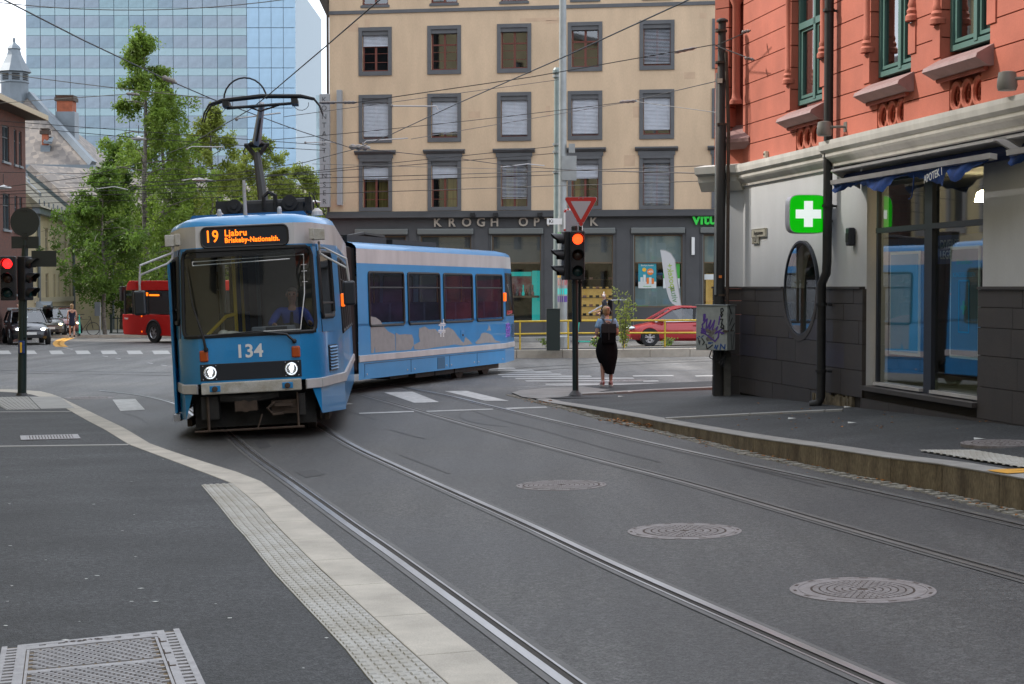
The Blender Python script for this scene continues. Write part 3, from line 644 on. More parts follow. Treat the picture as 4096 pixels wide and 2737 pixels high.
WS0, WS1 = 1.44, 2.66
BW0, BW1, RT = 2.70, 3.00, 3.14
mb = skin([0.80, 1.06, 1.40, WS0], LF); tp(mb, 'front_panel', m_blue, MF, smooth=True)
mb = MB(); skin([0.28, 0.66], LF, 2, mb=mb, nose=False)
for sx in (1, -1):
    A = prof(0.3, LF, sx)[1]; B = prof(0.3, LF, sx)[2]; q = lambda t: (lerp(A[0], B[0], t), lerp(A[1], B[1], t))
    mb.quad((*A, 0.30), (*q(1), 0.24), (*q(1), 0.66), (*A, 0.66))
    C = prof(0.3, LF, sx)[0]; c2 = (lerp(A[0], C[0], 0.45), lerp(A[1], C[1], 0.45)); mb.quad((*A, 0.30), (*A, 0.66), (*c2, 0.66), (*A, 0.30))
tp(mb, 'skirt', m_blue, MF)
mb = MB()
for sx in (1, -1):
    A = prof(0.7, LF, sx)
    for i in range(0, 3):
        a, b = Vector(A[i]), Vector(A[i + 1])
        if i == 0: a = a.lerp(b, 0.18)
        n = Vector((b.y - a.y, -(b.x - a.x))).normalized() * (0.03 if sx > 0 else -0.03)
        mb.add([(a.x, a.y, ZB0), (b.x, b.y, ZB0), (b.x, b.y, ZB1), (a.x, a.y, ZB1), (a.x + n.x, a.y + n.y, ZB0 + 0.01), (b.x + n.x, b.y + n.y, ZB0 + 0.01), (b.x + n.x, b.y + n.y, ZB1 - 0.01), (a.x + n.x, a.y + n.y, ZB1 - 0.01)],
               [(4, 5, 6, 7), (0, 4, 7, 3), (1, 2, 6, 5), (3, 7, 6, 2), (0, 1, 5, 4)])
tp(mb, 'side_strip', m_twhite, MF)
b_ = tp(MB().box(-0.69, 0.69, -0.09, 0.02, 0.655, 0.815), 'bumper', m_bump, MF, bevel=0.015)
for sx in (-0.5, 0.5):
    tp(MB().box(sx - 0.075, sx + 0.075, -0.098, -0.085, 0.69, 0.775), 'bumper_socket', m_blue, MF, b_, bevel=0.012)
    tp(lathe_dir(MB(), [(0.04, 0), (0.04, 0.03), (0.025, 0.035)], (sx, -0.098, 0.73), Matrix.Rotation(math.pi / 2, 4, 'X'), 12), 'bumper_bolt', m_rust, MF, b_)
for sx in (1, -1):
    mb, mb2 = MB(), MB()
    for a, b in ((WS0, 1.9), (1.9, 2.3), (2.3, BW0)):
        A, B = prof(a, LF, sx), prof(b, LF, sx)
        pa, pb = Vector(A[0]).lerp(Vector(A[1]), 0.90), Vector(B[0]).lerp(Vector(B[1]), 0.90)
        mb.quad((*pa, a), (*A[1], a), (*B[1], b), (*pb, b))
        for i in range(1, 2):
            A1, A2, B1, B2 = Vector(A[1]), Vector(A[2]), Vector(B[1]), Vector(B[2])
            for t0, t1, mm in ((0, 0.16, mb), (0.66, 1, mb2)):
                mm.quad((*A1.lerp(A2, t0), a), (*A1.lerp(A2, t1), a), (*B1.lerp(B2, t1), b), (*B1.lerp(B2, t0), b))
    tp(mb, 'cab_pillar', m_blue, MF); tp(mb2, 'cab_rear_pillar', m_blue, MF)
mb = skin([BW0 - 0.04, BW0], LF, 0, 2); tp(mb, 'header_edge', m_blue, MF)
mb = skin([BW0, 2.85, BW1], LF, 0); tp(mb, 'white_band', m_twhite, MF, smooth=True)
mb = MB(); zs = [BW1, 3.06, 3.11, RT]; ins = [0, 0.03, 0.10, 0.22]
ring_ = []
for z, s in zip(zs, ins):
    pr = prof(min(z, BW1), LF, 1); pl = prof(min(z, BW1), LF, -1)
    R_ = [(x - s * (1 if i else 0.7), y + s * (1 if i < 2 else 0.3) if i < 3 else y) for i, (x, y) in enumerate(pr)]
    ring_.append([(-x, y, z) for x, y in reversed(R_)] + [(x, y, z) for x, y in R_])
for A, B in zip(ring_, ring_[1:]):
    for i in range(len(A) - 1): mb.quad(A[i], A[i + 1], B[i + 1], B[i])
mb.add(ring_[-1], [tuple(range(len(ring_[-1])))])
tp(mb, 'roof', m_blue, MF, smooth=True)
tp(MB().prism([(-0.86, RT - 0.02), (0.86, RT - 0.02), (0.80, RT + 0.06), (-0.80, RT + 0.06)], 'y', 1.0, 9.8), 'roof_cover', mat('roof_blue_dark', (0.010, 0.12, 0.30), 0.5, var=0.2, vscale=2), MF)
def wsp(t, z):
    P = [(-x, y) for x, y in reversed(prof(z, LF, 1)[:2])] ; R0, R1 = [Vector(p) for p in prof(z, LF, 1)[:2]]; L0, L1 = [Vector(p) for p in prof(z, LF, -1)[:2]]
    R1 = R0.lerp(R1, 0.90); L1 = L0.lerp(L1, 0.90); f = 0.70
    if t > f: v = R0.lerp(R1, (t - f) / (1 - f))
    elif t < -f: v = L0.lerp(L1, (-t - f) / (1 - f))
    else: v = L0.lerp(R0, (t + f) / (2 * f))
    return (v.x, v.y, z)
mb = MB(); ts = [-1, -0.7, 0.7, 1]
for a, b in zip(ts, ts[1:]): mb.quad(wsp(a, WS0 + 0.03), wsp(b, WS0 + 0.03), wsp(b, WS1 - 0.02), wsp(a, WS1 - 0.02))
ws = tp(mb, 'windscreen', g_tram, MF)
mb = MB()
edge = [wsp(t, WS0 + 0.02) for t in (-0.94, -0.7, 0, 0.7, 0.94)] + [wsp(0.985, WS0 + 0.07), wsp(1, WS0 + 0.15), wsp(1, 2.0), wsp(1, WS1 - 0.12), wsp(0.97, WS1 - 0.04)] + [wsp(t, WS1) for t in (0.9, 0.7, 0, -0.7, -0.9)] + [wsp(-0.97, WS1 - 0.04), wsp(-1, WS1 - 0.12), wsp(-1, 2.0), wsp(-1, WS0 + 0.15), wsp(-0.985, WS0 + 0.07), wsp(-0.94, WS0 + 0.02)]
mb.tube(edge, 0.030, 6)
for a, b in zip(ts, ts[1:]):
    mb.quad(wsp(a, 2.56), wsp(b, 2.56), wsp(b, WS1), wsp(a, WS1))
tp(mb, 'windscreen_seal', m_rubber, MF, ws)
mb = MB()
def onws(t, z, d=-0.012): p = wsp(t, z); return (p[0], p[1] + d, p[2])
for path in ([(-0.78, 2.51), (0.86, 2.545), (0.83, 2.0), (0.72, WS0 + 0.06), (0.20, WS0 + 0.055)], [(-0.78, 2.51), (-0.78, 2.455), (0.62, 2.49)]): mb.tube([onws(*q) for q in path], 0.008, 4)
for z in (2.40, 2.31, 2.16): mb.tube([onws(0.80, z), onws(0.90, z + 0.004)], 0.004, 4)
tp(mb, 'screen_line', m_white, MF, ws)
for path in ([(-0.60, 1.28, -0.06), (-0.62, 1.42, -0.07), (-0.80, 1.9, -0.03), (-0.92, 2.45, -0.03)], [(0.62, 1.34, -0.06), (0.52, 1.44, -0.08), (0.1, 1.50, -0.035), (-0.5, 1.47, -0.03)]):
    mb = MB(); mb.tube([onws(t, z, d) for t, z, d in path], [0.022, 0.02, 0.010, 0.006], 6)
    t, z, d = path[0]; mb.ball(onws(t, z, -0.04), 0.035, 8, 6); tp(mb, 'wiper', m_rubber, MF, smooth=True)
def front_at(x, z, d=0.0): return (x, lean(z) + d, z)
def rrect(w, h, r, n=4):
    P = []
    for cx_, cz_, a0 in ((w / 2 - r, h / 2 - r, 0), (-w / 2 + r, h / 2 - r, 90), (-w / 2 + r, -h / 2 + r, 180), (w / 2 - r, -h / 2 + r, 270)):
        for i in range(n + 1): a = math.radians(a0 + 90 * i / n); P.append((cx_ + r * math.cos(a), cz_ + r * math.sin(a)))
    return P
dy = lean(2.86)
mb = MB().prism([(x + 0.0, z + 2.835) for x, z in rrect(1.22, 0.30, 0.08)], 'y', dy - 0.03, dy + 0.02)
ds = tp(mb, 'destination_display', m_blackp, MF)
mb = MB(); P_ = [(x + 0.0, dy - 0.035, z + 2.835) for x, z in rrect(1.20, 0.28, 0.075)]; mb.tube(P_ + [P_[0]], 0.014, 5); tp(mb, 'display_rim', m_rubber, MF, ds)
def led(s, x, z, size, w=1.0): text('lettering', s, size, m_led, ds, MF @ T(x, dy - 0.034, z) @ FRONT, 0.002, 0.003, 1.08, 'LEFT', w)
led('19', -0.555, 2.842, 0.235, 0.80); led('Ljabru', -0.28, 2.885, 0.125, 0.92); led('Briskeby-Nationalth.', -0.28, 2.785, 0.098, 0.86)
text('lettering', '134', 0.255, m_white, tram, MF @ T(-0.01, -0.004, 1.225) @ FRONT, 0.002, 0.006, 1.02)
pn = tp(MB().box(-0.70, 0.70, -0.012, 0.01, 0.84, 1.075), 'lamp_panel', m_blackp, MF, bevel=0.006)
for x in (-0.44, 0.44): tp(MB().box(x - 0.004, x + 0.004, -0.0135, -0.008, 0.845, 1.07), 'panel_joint', m_rubber, MF, pn)
for x in (-0.66, -0.48, 0.48, 0.66):
    for z in (0.865, 1.05): tp(MB().ball((x, -0.013, z), 0.008, 6, 4), 'screw', m_alu, MF, pn)
for x in (-0.56, 0.56):
    ry = Matrix.Rotation(math.pi / 2, 4, 'X')
    hl = tp(lathe_dir(MB(), [(0.09, 0), (0.092, 0.022), (0.085, 0.026), (0.07, 0.005), (0.0001, 0.0)], (x, -0.012, 0.955), ry, 24), 'headlight', m_reflr, MF, smooth=True)
    tp(MB().ball((x, -0.033, 0.965), (0.030, 0.01, 0.034)).ball((x, -0.033, 0.922), (0.016, 0.008, 0.016)).ball((x + 0.008, -0.033, 1.0), (0.018, 0.008, 0.018)), 'bulb', m_lamp, MF, hl, smooth=True)
    tp(lathe_dir(MB(), [(0.088, 0.024), (0.0001, 0.028)], (x, -0.012, 0.955), ry, 24), 'lens', glass('lamp_glass', (0.9, 0.9, 0.9), 0.05), MF, hl)
for x in (-0.635, 0.635):
    tp(MB().box(x - 0.06, x + 0.06, -0.035, 0.01, 1.11, 1.27), 'indicator', m_amber, MF, bevel=0.02)
for sx in (1, -1):
    mb = MB(); P = [(sx * 1.02, 0.30, 2.72), (sx * 1.03, 0.24, 2.55), (sx * 1.10, 0.16, 2.50), (sx * 1.40, -0.02, 2.32), (sx * 1.42, -0.03, 2.15), (sx * 1.42, -0.03, 2.02)] if sx > 0 else [(-1.00, 0.24, 2.80), (-1.02, 0.18, 2.57), (-1.08, 0.10, 2.50), (-1.44, -0.02, 2.36), (-1.46, -0.03, 2.20), (-1.46, -0.03, 2.02)]
    mb.tube(P, 0.016, 6); a, b = Vector(P[1]), Vector(P[3]); mb.tube([Vector(P[1]) + Vector((0, 0, 0.08)), Vector(P[2]) + Vector((0, 0, 0.12)), b + Vector((0, 0, 0.13)), Vector(P[4]) + Vector((0, 0, 0.08)), P[4]], 0.016, 6)
    ar = tp(mb, 'mirror_arm', m_bar, MF, smooth=True)
    x = P[-1][0]; tp(MB().box(x - 0.085, x + 0.085, -0.11, -0.01, 1.80, 2.14), 'mirror', m_blackp, MF, ar, bevel=0.03)
    tp(MB().box(sx * 1.02 - 0.09, sx * 1.02 + 0.09, 0.16, 0.30, 2.74, 2.90).box(sx * 0.93 - 0.035, sx * 0.93 + 0.035, 0.13, 0.2, 2.75, 2.91), 'mirror_bracket', m_bump, MF, ar, bevel=0.01)
for sx in (1, -1):
    fr = MB(); gl_ = MB()
    def sp(t, z): A = prof(z, LF, sx); v = Vector(A[1]).lerp(Vector(A[2]), t); n = Vector((A[2][1] - A[1][1], -(A[2][0] - A[1][0]))).normalized() * (0.01 if sx > 0 else -0.01); return (v.x + n.x, v.y + n.y, z)
    for a, b in ((WS0, 1.62), (2.60, BW0)): tp(MB().quad(sp(0.16, a), sp(0.66, a), sp(0.66, b), sp(0.16, b)), 'cab_panel', m_blue, MF)
    loop = [sp(0.2, 1.66), sp(0.62, 1.66), sp(0.66, 1.72), sp(0.66, 2.5), sp(0.62, 2.58), sp(0.2, 2.58), sp(0.16, 2.5), sp(0.16, 1.72), sp(0.2, 1.66)]
    fr.tube(loop, 0.035, 6); fr.tube([sp(0.17, 1.85), sp(0.65, 1.85)], 0.02, 5)
    gl_.quad(sp(0.16, 1.62), sp(0.66, 1.62), sp(0.66, 2.6), sp(0.16, 2.6))
    w_ = tp(fr, 'cab_window', m_rubber, MF, smooth=True); tp(gl_, 'pane', g_tram, MF, w_)
mb = MB(); A = prof(1.0, LF, 1); v0, v1 = Vector(A[1]), Vector(A[2]); n = Vector((v1.y - v0.y, -(v1.x - v0.x))).normalized()
vp = tp(MB().add([(*(v0.lerp(v1, t) + n * 0.006), z) for t, z in ((0.36, 0.86), (0.72, 0.86), (0.72, 1.24), (0.36, 1.24))], [(0, 1, 2, 3)]), 'vent_panel', m_blackp, MF)
for k in range(8):
    z = 0.875 + k * 0.045
    a, b = v0.lerp(v1, 0.38), v0.lerp(v1, 0.70)
    tp(MB().add([(*(a + n * 0.01), z), (*(b + n * 0.01), z), (*(b + n * 0.035), z + 0.012), (*(a + n * 0.035), z + 0.012), (*(b + n * 0.012), z + 0.034), (*(a + n * 0.012), z + 0.034)], [(0, 1, 2, 3), (3, 2, 4, 5)]), 'louvre', m_blue, MF, vp)
def flank(M, L, y0, wins, sx, tag_='side_window'):
    """side wall at full width: rows below and above the windows, posts between; returns nothing"""
    z0, z1 = 1.40, 2.52
    def pt(y, z, d=0.0): return (sx * (1.25 - inset(z) + d), y, z)
    mb = MB(); mb.quad(pt(y0, WS0), pt(L, WS0), pt(L, z0 + 0.06), pt(y0, z0 + 0.06)); mb.quad(pt(y0, z1), pt(L, z1), pt(L, BW0), pt(y0, BW0))
    ys = [y0] + [v for w in wins for v in w] + [L]
    for a, b in zip(ys[::2], ys[1::2]): mb.quad(pt(a, z0), pt(b, z0), pt(b, z1), pt(a, z1))
    tp(mb, 'side_panel', m_blue, M)
    for a, b in wins:
        fr = MB(); r = 0.06
        lp = [pt(y, z, 0.004) for y, z in ((a + r, z0), (b - r, z0), (b - r * 0.3, z0 + r * 0.3), (b, z0 + r), (b, z1 - r), (b - r * 0.3, z1 - r * 0.3), (b - r, z1), (a + r, z1), (a + r * 0.3, z1 - r * 0.3), (a, z1 - r), (a, z0 + r), (a + r * 0.3, z0 + r * 0.3), (a + r, z0))]
        fr.tube(lp, 0.028, 6); fr.tube([pt(a, 2.20, 0.004), pt(b, 2.20, 0.004)], 0.02, 5)
        for (cy, cz) in ((a, z0), (b, z0), (b, z1), (a, z1)):
            sy = 1 if cy == a else -1; sz = 1 if cz == z0 else -1
            fr.add([pt(cy, cz), pt(cy + sy * r, cz), pt(cy, cz + sz * r)], [(0, 1, 2)])
        w_ = tp(fr, tag_, m_rubber, M, smooth=True)
        tp(MB().quad(pt(a, z0), pt(b, z0), pt(b, z1), pt(a, z1)), 'pane', g_tramd, M, w_)
wf = [(1.95 + k * 1.58, 1.95 + k * 1.58 + 1.32) for k in range(5)]
flank(MF, LF, 1.72, wf, 1); flank(MF, LF, 1.72, [(1.9, 3.2), (3.4, 4.6), (6.0, 7.2), (7.6, 8.8)], -1)
for y in (1.9,): tp(MB().box(1.25, 1.31, y, y + 0.12, 1.78, 1.98), 'side_marker', m_ambert, MF, bevel=0.015)
mb = MB().box(-1.20, -1.16, 1.0, 1.6, 0.35, 2.55); tp(mb, 'door_leaf', m_blue, MF, bevel=0.01)
tp(MB().box(-1.205, -1.155, 1.06, 1.55, 1.0, 2.45), 'door_glass', m_blackp, MF)
tp(MB().box(-1.22, -1.12, 0.95, 1.65, 0.24, 0.34), 'door_step', m_alu, MF)
it = MB(); it.box(-0.66, 0.66, 0.12, 1.3, 0.86, 0.90).box(-1.05, 1.05, 1.3, LF, 0.86, 0.90); tp(it, 'cabin_floor', m_tfloor, MF)
tp(MB().box(-0.9, 0.9, 0.45, LF, 2.62, 2.66), 'cabin_ceiling', m_tin, MF)
tp(MB().box(0.12, 1.12, 1.62, 1.66, 0.9, 2.62), 'cab_bulkhead', m_tin, MF)
tp(MB().box(-1.12, -0.62, 2.2, 2.24, 0.9, 2.62).box(-0.3, 0.12, 4.2, 4.24, 0.9, 2.62), 'partition', m_tin, MF)
tp(MB().box(-1.1, 1.1, 9.9, 9.95, 0.9, 2.62), 'cabin_end', m_rubber, MF)
tp(MB().box(-0.66, 0.68, 0.16, 0.50, 0.9, 1.42).box(0.02, 0.62, 0.2, 0.55, 1.42, 1.56), 'dashboard', mat('dashboard_grey', (0.18, 0.19, 0.21), 0.6), MF, bevel=0.02)
tp(MB().box(0.22, 0.52, 0.185, 0.22, 1.44, 1.55), 'dash_screen', m_blackp, MF)
mb = MB().ball((-0.28, 0.35, 1.46), (0.16, 0.1, 0.06)).ball((-0.12, 0.33, 1.45), (0.16, 0.08, 0.05)).ball((-0.38, 0.36, 1.47), (0.09, 0.1, 0.07)); tp(mb, 'cloth', mat('cloth_white', (0.6, 0.58, 0.52), 0.9, var=0.3, vscale=14), MF, smooth=True)
mb = MB().tube([(-0.28, 1.3, 0.9), (-0.28, 1.3, 2.62)], 0.028, 6).tube([(-0.22, 1.9, 0.9), (-0.22, 1.9, 2.62)], 0.024, 6).tube([(-0.28, 1.3, 1.75), (-0.42, 1.25, 1.72), (-0.72, 1.0, 1.42), (-0.80, 0.9, 1.0)], 0.028, 6).tube([(0.35, 1.75, 0.9), (0.33, 1.75, 2.62)], 0.024, 6)
tp(mb, 'grab_pole', m_pole, MF, smooth=True)
tp(MB().tube([(-0.6, 2.6, 0.9), (-0.6, 2.6, 2.62)], 0.03, 6).tube([(-0.02, 2.5, 0.9), (-0.02, 2.5, 2.62)], 0.03, 6), 'interior_post', mat('blue_grey_post', (0.25, 0.33, 0.4), 0.5), MF)
for y in (3.4, 4.4, 5.6, 6.8, 8.0, 9.0):
    for x in (-0.8, 0.75): tp(MB().box(x - 0.4, x + 0.4, y, y + 0.08, 1.0, 1.75).box(x - 0.4, x + 0.4, y - 0.42, y, 1.28, 1.36), 'seat', m_seat, MF, bevel=0.02)
tp(MB().box(0.30, 0.80, 1.05, 1.15, 0.95, 1.75).box(0.3, 0.8, 0.65, 1.1, 1.2, 1.3), 'driver_seat', m_rubber, MF, bevel=0.03)
mb = MB().box(-0.9, 0.9, 0.9, 9.8, 0.42, 0.64).box(-0.95, 0.95, 0.5, 0.9, 0.5, 0.7); tp(mb, 'underframe', m_dark, MF)
mb = MB().cyl((-0.1, -0.0, 0.47), (-0.1, 1.2, 0.5), 0.09, n=10).box(-0.25, 0.06, 0.0, 0.2, 0.4, 0.54).box(0.25, 0.6, 0.1, 0.4, 0.33, 0.52).tube([(0.3, 0.05, 0.5), (0.2, 0.0, 0.42), (0.28, 0.0, 0.33), (0.42, 0.02, 0.34)], 0.022, 6).box(0.3, 0.55, 0.0, 0.05, 0.44, 0.48)
tp(mb, 'coupler', m_rust, MF)
tp(MB().tube([(-0.82, 0.02, 0.14), (0.70, 0.02, 0.14)], 0.016, 6).tube([(0.62, 0.02, 0.14), (0.62, 0.05, 0.62)], 0.016, 5).tube([(-0.62, 0.02, 0.14), (-0.62, 0.05, 0.62)], 0.022, 5).tube([(0.05, 0.02, 0.14), (0.12, 0.05, 0.34)], 0.012, 5), 'guard_bar', m_rust, MF)
tp(MB().tube([(-0.45, 0.1, 0.60), (-0.05, 0.05, 0.57), (0.35, 0.1, 0.62)], 0.07, 8), 'hose', m_dark, MF, smooth=True)
tp(MB().box(-0.85, 0.85, 0.45, 0.5, 0.16, 0.66), 'dark_backing', m_dark, MF)  # added dark plate standing in for the shade under the nose
for b_ in ((-0.72, -0.48, 0.08, 0.4, 0.3, 0.62), (0.64, 0.72, 0.1, 0.5, 0.3, 0.6)): tp(MB().box(*b_), 'bracket', m_dark, MF)
def bogie(M, y):
    mb = MB().box(-0.95, -0.8, y - 1.25, y + 1.25, 0.28, 0.46).box(0.8, 0.95, y - 1.25, y + 1.25, 0.28, 0.46).box(-0.8, 0.8, y - 0.3, y + 0.3, 0.3, 0.5).box(-1.02, -0.95, y - 1.45, y + 1.3, 0.16, 0.27).box(0.95, 1.02, y - 1.45, y + 1.3, 0.16, 0.27)
    bg_ = tp(mb, 'bogie', m_rust, M)
    for yy in (y - 0.9, y + 0.9):
        for x in (-0.75, 0.75):
            tp(MB().tube([(x - 0.06, yy, 0.33), (x + 0.06, yy, 0.33)], 0.33, 20), 'wheel', m_rust, M, bg_, smooth=True)
bogie(MF, 2.35); bogie(MF, 9.9)
tp(MB().cyl((-0.02, 0.75, RT), (-0.02, 0.75, RT + 0.02), 0.10).cyl((-0.02, 0.75, RT), (-0.02, 0.75, RT + 0.52), 0.028, 0.024), 'antenna', m_bar, MF)
for x, r in ((-0.40, 0.035), (0.46, 0.035)): tp(MB().lathe([(r, 0), (r * 0.9, 0.10), (r * 0.5, 0.13)], 10, (x, 0.85, RT)), 'roof_stub', m_bar, MF)
for x in (-0.52, 0.95): tp(MB().lathe([(0.09, 0), (0.08, 0.06), (0.03, 0.11)], 12, (x, 2.2, RT + 0.05)), 'roof_cap', m_twhite, MF)
pb = tp(MB().box(-0.55, 0.75, 2.7, 4.2, RT + 0.08, RT + 0.16).box(-0.58, 0.72, 2.72, 2.82, RT + 0.16, RT + 0.30).box(-0.25, 0.85, 3.9, 4.05, RT + 0.16, RT + 0.36).box(-0.62, -0.35, 2.7, 3.3, RT + 0.14, RT + 0.36).box(0.5, 0.85, 2.8, 3.4, RT + 0.16, RT + 0.38).tube([(-0.20, 2.78, RT + 0.30), (0.75, 2.78, RT + 0.30)], 0.06, 8).tube([(-0.33, 2.62, RT + 0.27), (-0.33, 2.9, RT + 0.27)], 0.11, 12).tube([(0.52, 2.62, RT + 0.29), (0.52, 2.9, RT + 0.29)], 0.12, 12).tube([(-0.33, 2.58, RT + 0.27), (-0.33, 2.62, RT + 0.27)], 0.05, 8).tube([(0.52, 2.58, RT + 0.29), (0.52, 2.62, RT + 0.29)], 0.06, 8).tube([(0.3, 2.72, RT + 0.16), (0.3, 2.72, RT + 0.42), (0.2, 2.72, RT + 0.47), (0.12, 2.72, RT + 0.40), (0.12, 2.72, RT + 0.2)], 0.035, 6).tube([(-0.58, 2.75, RT + .3), (-0.6, 2.75, RT + .42), (-0.53, 2.75, RT + .42)], 0.012, 4).tube([(0.82, 2.75, RT + .3), (0.83, 2.75, RT + .45), (0.88, 2.75, RT + .40), (0.95, 2.8, RT + .2), (1.05, 2.8, RT + .08)], 0.014, 4), 'pantograph_base', m_pblk, MF)
k0 = (0.06, 3.9, RT + 1.17); tp(MB().tube([(0.11, 2.9, RT + 0.2), (0.05, 3.3, RT + 0.68), (-0.02, 3.75, RT + 1.15)], [0.085, 0.072, 0.06], 8).tube([(-0.02, 3.75, RT + 1.1), (-0.17, 3.85, RT + 1.30)], 0.04, 6).tube([(-0.02, 3.75, RT + 1.1), (0.13, 3.85, RT + 1.30)], 0.04, 6).tube([(-0.22, 3.85, RT + 1.32), (0.18, 3.85, RT + 1.32)], 0.03, 6).ball((-0.02, 3.85, RT + 1.33), (0.14, 0.08, 0.06)).tube([(-0.18, 3.8, RT + 1.32), (-0.24, 3.8, RT + 1.2), (-0.2, 3.8, RT + 1.16)], 0.012, 4).tube([(0.14, 3.8, RT + 1.32), (0.21, 3.8, RT + 1.2), (0.16, 3.8, RT + 1.16)], 0.012, 4), 'lower_arm', m_pblk, MF, smooth=True)
tp(MB().tube([(-0.02, 3.85, RT + 1.34), (0.07, 3.3, RT + 1.58), (0.17, 2.75, RT + 1.84)], [0.075, 0.06, 0.045], 6), 'upper_arm', m_alu, MF, smooth=True)
mb = MB(); hz = RT + 1.90; hx = 0.18
for dy_, dz_ in ((2.55, 0.0), (2.85, 0.02)):
    mb.tube([(hx - 0.92, dy_, hz - 0.32 + dz_), (hx - 0.88, dy_, hz - 0.18 + dz_), (hx - 0.80, dy_, hz - 0.06 + dz_), (hx - 0.6, dy_, hz + dz_), (hx, dy_, hz + 0.045 + dz_), (hx + 0.6, dy_, hz + dz_ + 0.02), (hx + 0.80, dy_, hz - 0.03 + dz_), (hx + 0.88, dy_, hz - 0.14 + dz_), (hx + 0.92, dy_, hz - 0.27 + dz_)], [0.012, 0.014, 0.018, 0.026, 0.028, 0.026, 0.018, 0.014, 0.012], 6)
mb.tube([(hx - 0.55, 2.7, hz - 0.11), (hx + 0.55, 2.7, hz - 0.07)], 0.024, 6)
for x in (-0.55, 0.5): mb.box(hx + x - 0.05, hx + x + 0.05, 2.5, 2.9, hz - 0.10, hz - 0.02)
for x in (-0.68, 0.6): mb.tube([(hx + x + 0.13 * math.cos(a) * 0.9, 2.6, hz - 0.10 + 0.10 * math.sin(a)) for a in [0.2 - 0.55 * i for i in range(7)]], 0.006, 4)
tp(mb, 'collector_head', m_pblk, MF, smooth=True)
tp(MB().tube([(hx - 0.32 + 0.33 * math.cos(a) + 0.05, 2.85, hz + 0.03 + 0.34 * math.sin(a)) for a in [math.pi * i / 12 for i in range(13)]], 0.014, 5), 'guard_hoop', m_pblk, MF, smooth=True)
tp(MB().tube([(0.0, 3.6, RT + 1.36), (0.13, 2.8, RT + 1.62)], 0.018, 5).tube([(hx - 0.25, 2.7, hz - 0.09), (0.14, 2.75, RT + 1.73), (hx + 0.3, 2.7, hz - 0.08)], 0.014, 5), 'damper', m_rust, MF)
gw = MB(); A0 = [MF @ Vector((x, LF, z)) for x, z in ((1.22, 0.45), (1.20, 1.4), (1.14, 3.0), (0.7, 3.12), (-0.7, 3.12), (-1.14, 3.0), (-1.2, 0.45))]; B0 = [MR @ Vector((x, 0.12, z)) for x, z in ((1.22, 0.45), (1.20, 1.4), (1.14, 3.0), (0.7, 3.12), (-0.7, 3.12), (-1.14, 3.0), (-1.2, 0.45))]
for k in range(6):
    for i in range(6):
        s0, s1 = (0.92 if k % 2 else 1.0), (0.92 if (k + 1) % 2 else 1.0)
        def q(i, t, s): p = A0[i].lerp(B0[i], t); c = (A0[2].lerp(B0[2], t) + A0[5].lerp(B0[5], t)) / 2; return tuple(c + (p - c) * s)
        gw.quad(q(i, k / 6, s0), q(i + 1, k / 6, s0), q(i + 1, (k + 1) / 6, s1), q(i, (k + 1) / 6, s1))
gw.o('gangway_bellows', m_rubber, tram)
LR = 10.5; T0 = LR - 1.72
def tail(mb): return MB().add([(x, LR - y, z) for x, y, z in mb.v], mb.f)
tp(tail(skin([0.80, 1.40, WS0], LR - 0.05)), 'rear_panel', m_blue, MR, smooth=True)
tp(tail(skin([0.30, 0.66], LR - 0.05)), 'skirt', m_blue, MR)
mb = MB()
for sx in (1, -1):
    A = prof(0.7, LR - 0.05, sx)
    for a, b in zip(A, A[1:]):
        a, b = Vector(a), Vector(b); n = Vector((b.y - a.y, -(b.x - a.x))).normalized() * (0.022 if sx > 0 else -0.022)
        mb.add([(a.x, a.y, ZB0), (b.x, b.y, ZB0), (b.x, b.y, ZB1), (a.x, a.y, ZB1), (a.x + n.x, a.y + n.y, ZB0 + 0.01), (b.x + n.x, b.y + n.y, ZB0 + 0.01), (b.x + n.x, b.y + n.y, ZB1 - 0.01), (a.x + n.x, a.y + n.y, ZB1 - 0.01)], [(4, 5, 6, 7), (0, 4, 7, 3), (1, 2, 6, 5), (3, 7, 6, 2), (0, 1, 5, 4)])
tp(tail(mb), 'side_strip', m_twhite, MR)
tp(tail(skin([BW0, 2.85, BW1], LR - 0.05)), 'white_band', m_twhite, MR, smooth=True)
mb = MB()
for A, B in zip(ring_, ring_[1:]):
    for i in range(len(A) - 1): mb.quad(A[i], A[i + 1], B[i + 1], B[i])
mb.add(ring_[-1], [tuple(range(len(ring_[-1])))]); mb.v = [(x, y if y < 5 else LR - 0.06, z) for x, y, z in mb.v]
tp(tail(mb), 'roof', m_blue, MR, smooth=True)
for sx in (1, -1):
    mb = MB(); g_ = MB(); bl = MB()
    def sp(t, z, d=0.0): A = prof(z, LR, sx); v = Vector(A[1]).lerp(Vector(A[2]), t); return (v.x, LR - v.y - d, z)
    for a, b in ((WS0, 1.52), (2.55, BW0)): bl.quad(sp(0, a), sp(1, a), sp(1, b), sp(0, b))
    for t0, t1 in ((0, 0.05), (0.88, 1)): bl.quad(sp(t0, WS0), sp(t1, WS0), sp(t1, BW0), sp(t0, BW0))
    g_.quad(sp(0.05, 1.5), sp(0.88, 1.5), sp(0.88, 2.57), sp(0.05, 2.57))
    mb.tube([sp(t, z) for t, z in ((0.05, 1.5), (0.88, 1.5), (0.88, 2.57), (0.05, 2.57), (0.05, 1.5))], 0.022, 5)
    w_ = tp(mb, 'tail_window', m_rubber, MR); tp(g_, 'pane', g_tramd, MR, w_); tp(bl, 'rear_pillar', m_blue, MR)
mb = MB(); g_ = MB(); R0, L0 = prof(WS0, LR, 1)[:2], prof(WS0, LR, -1)[:2]
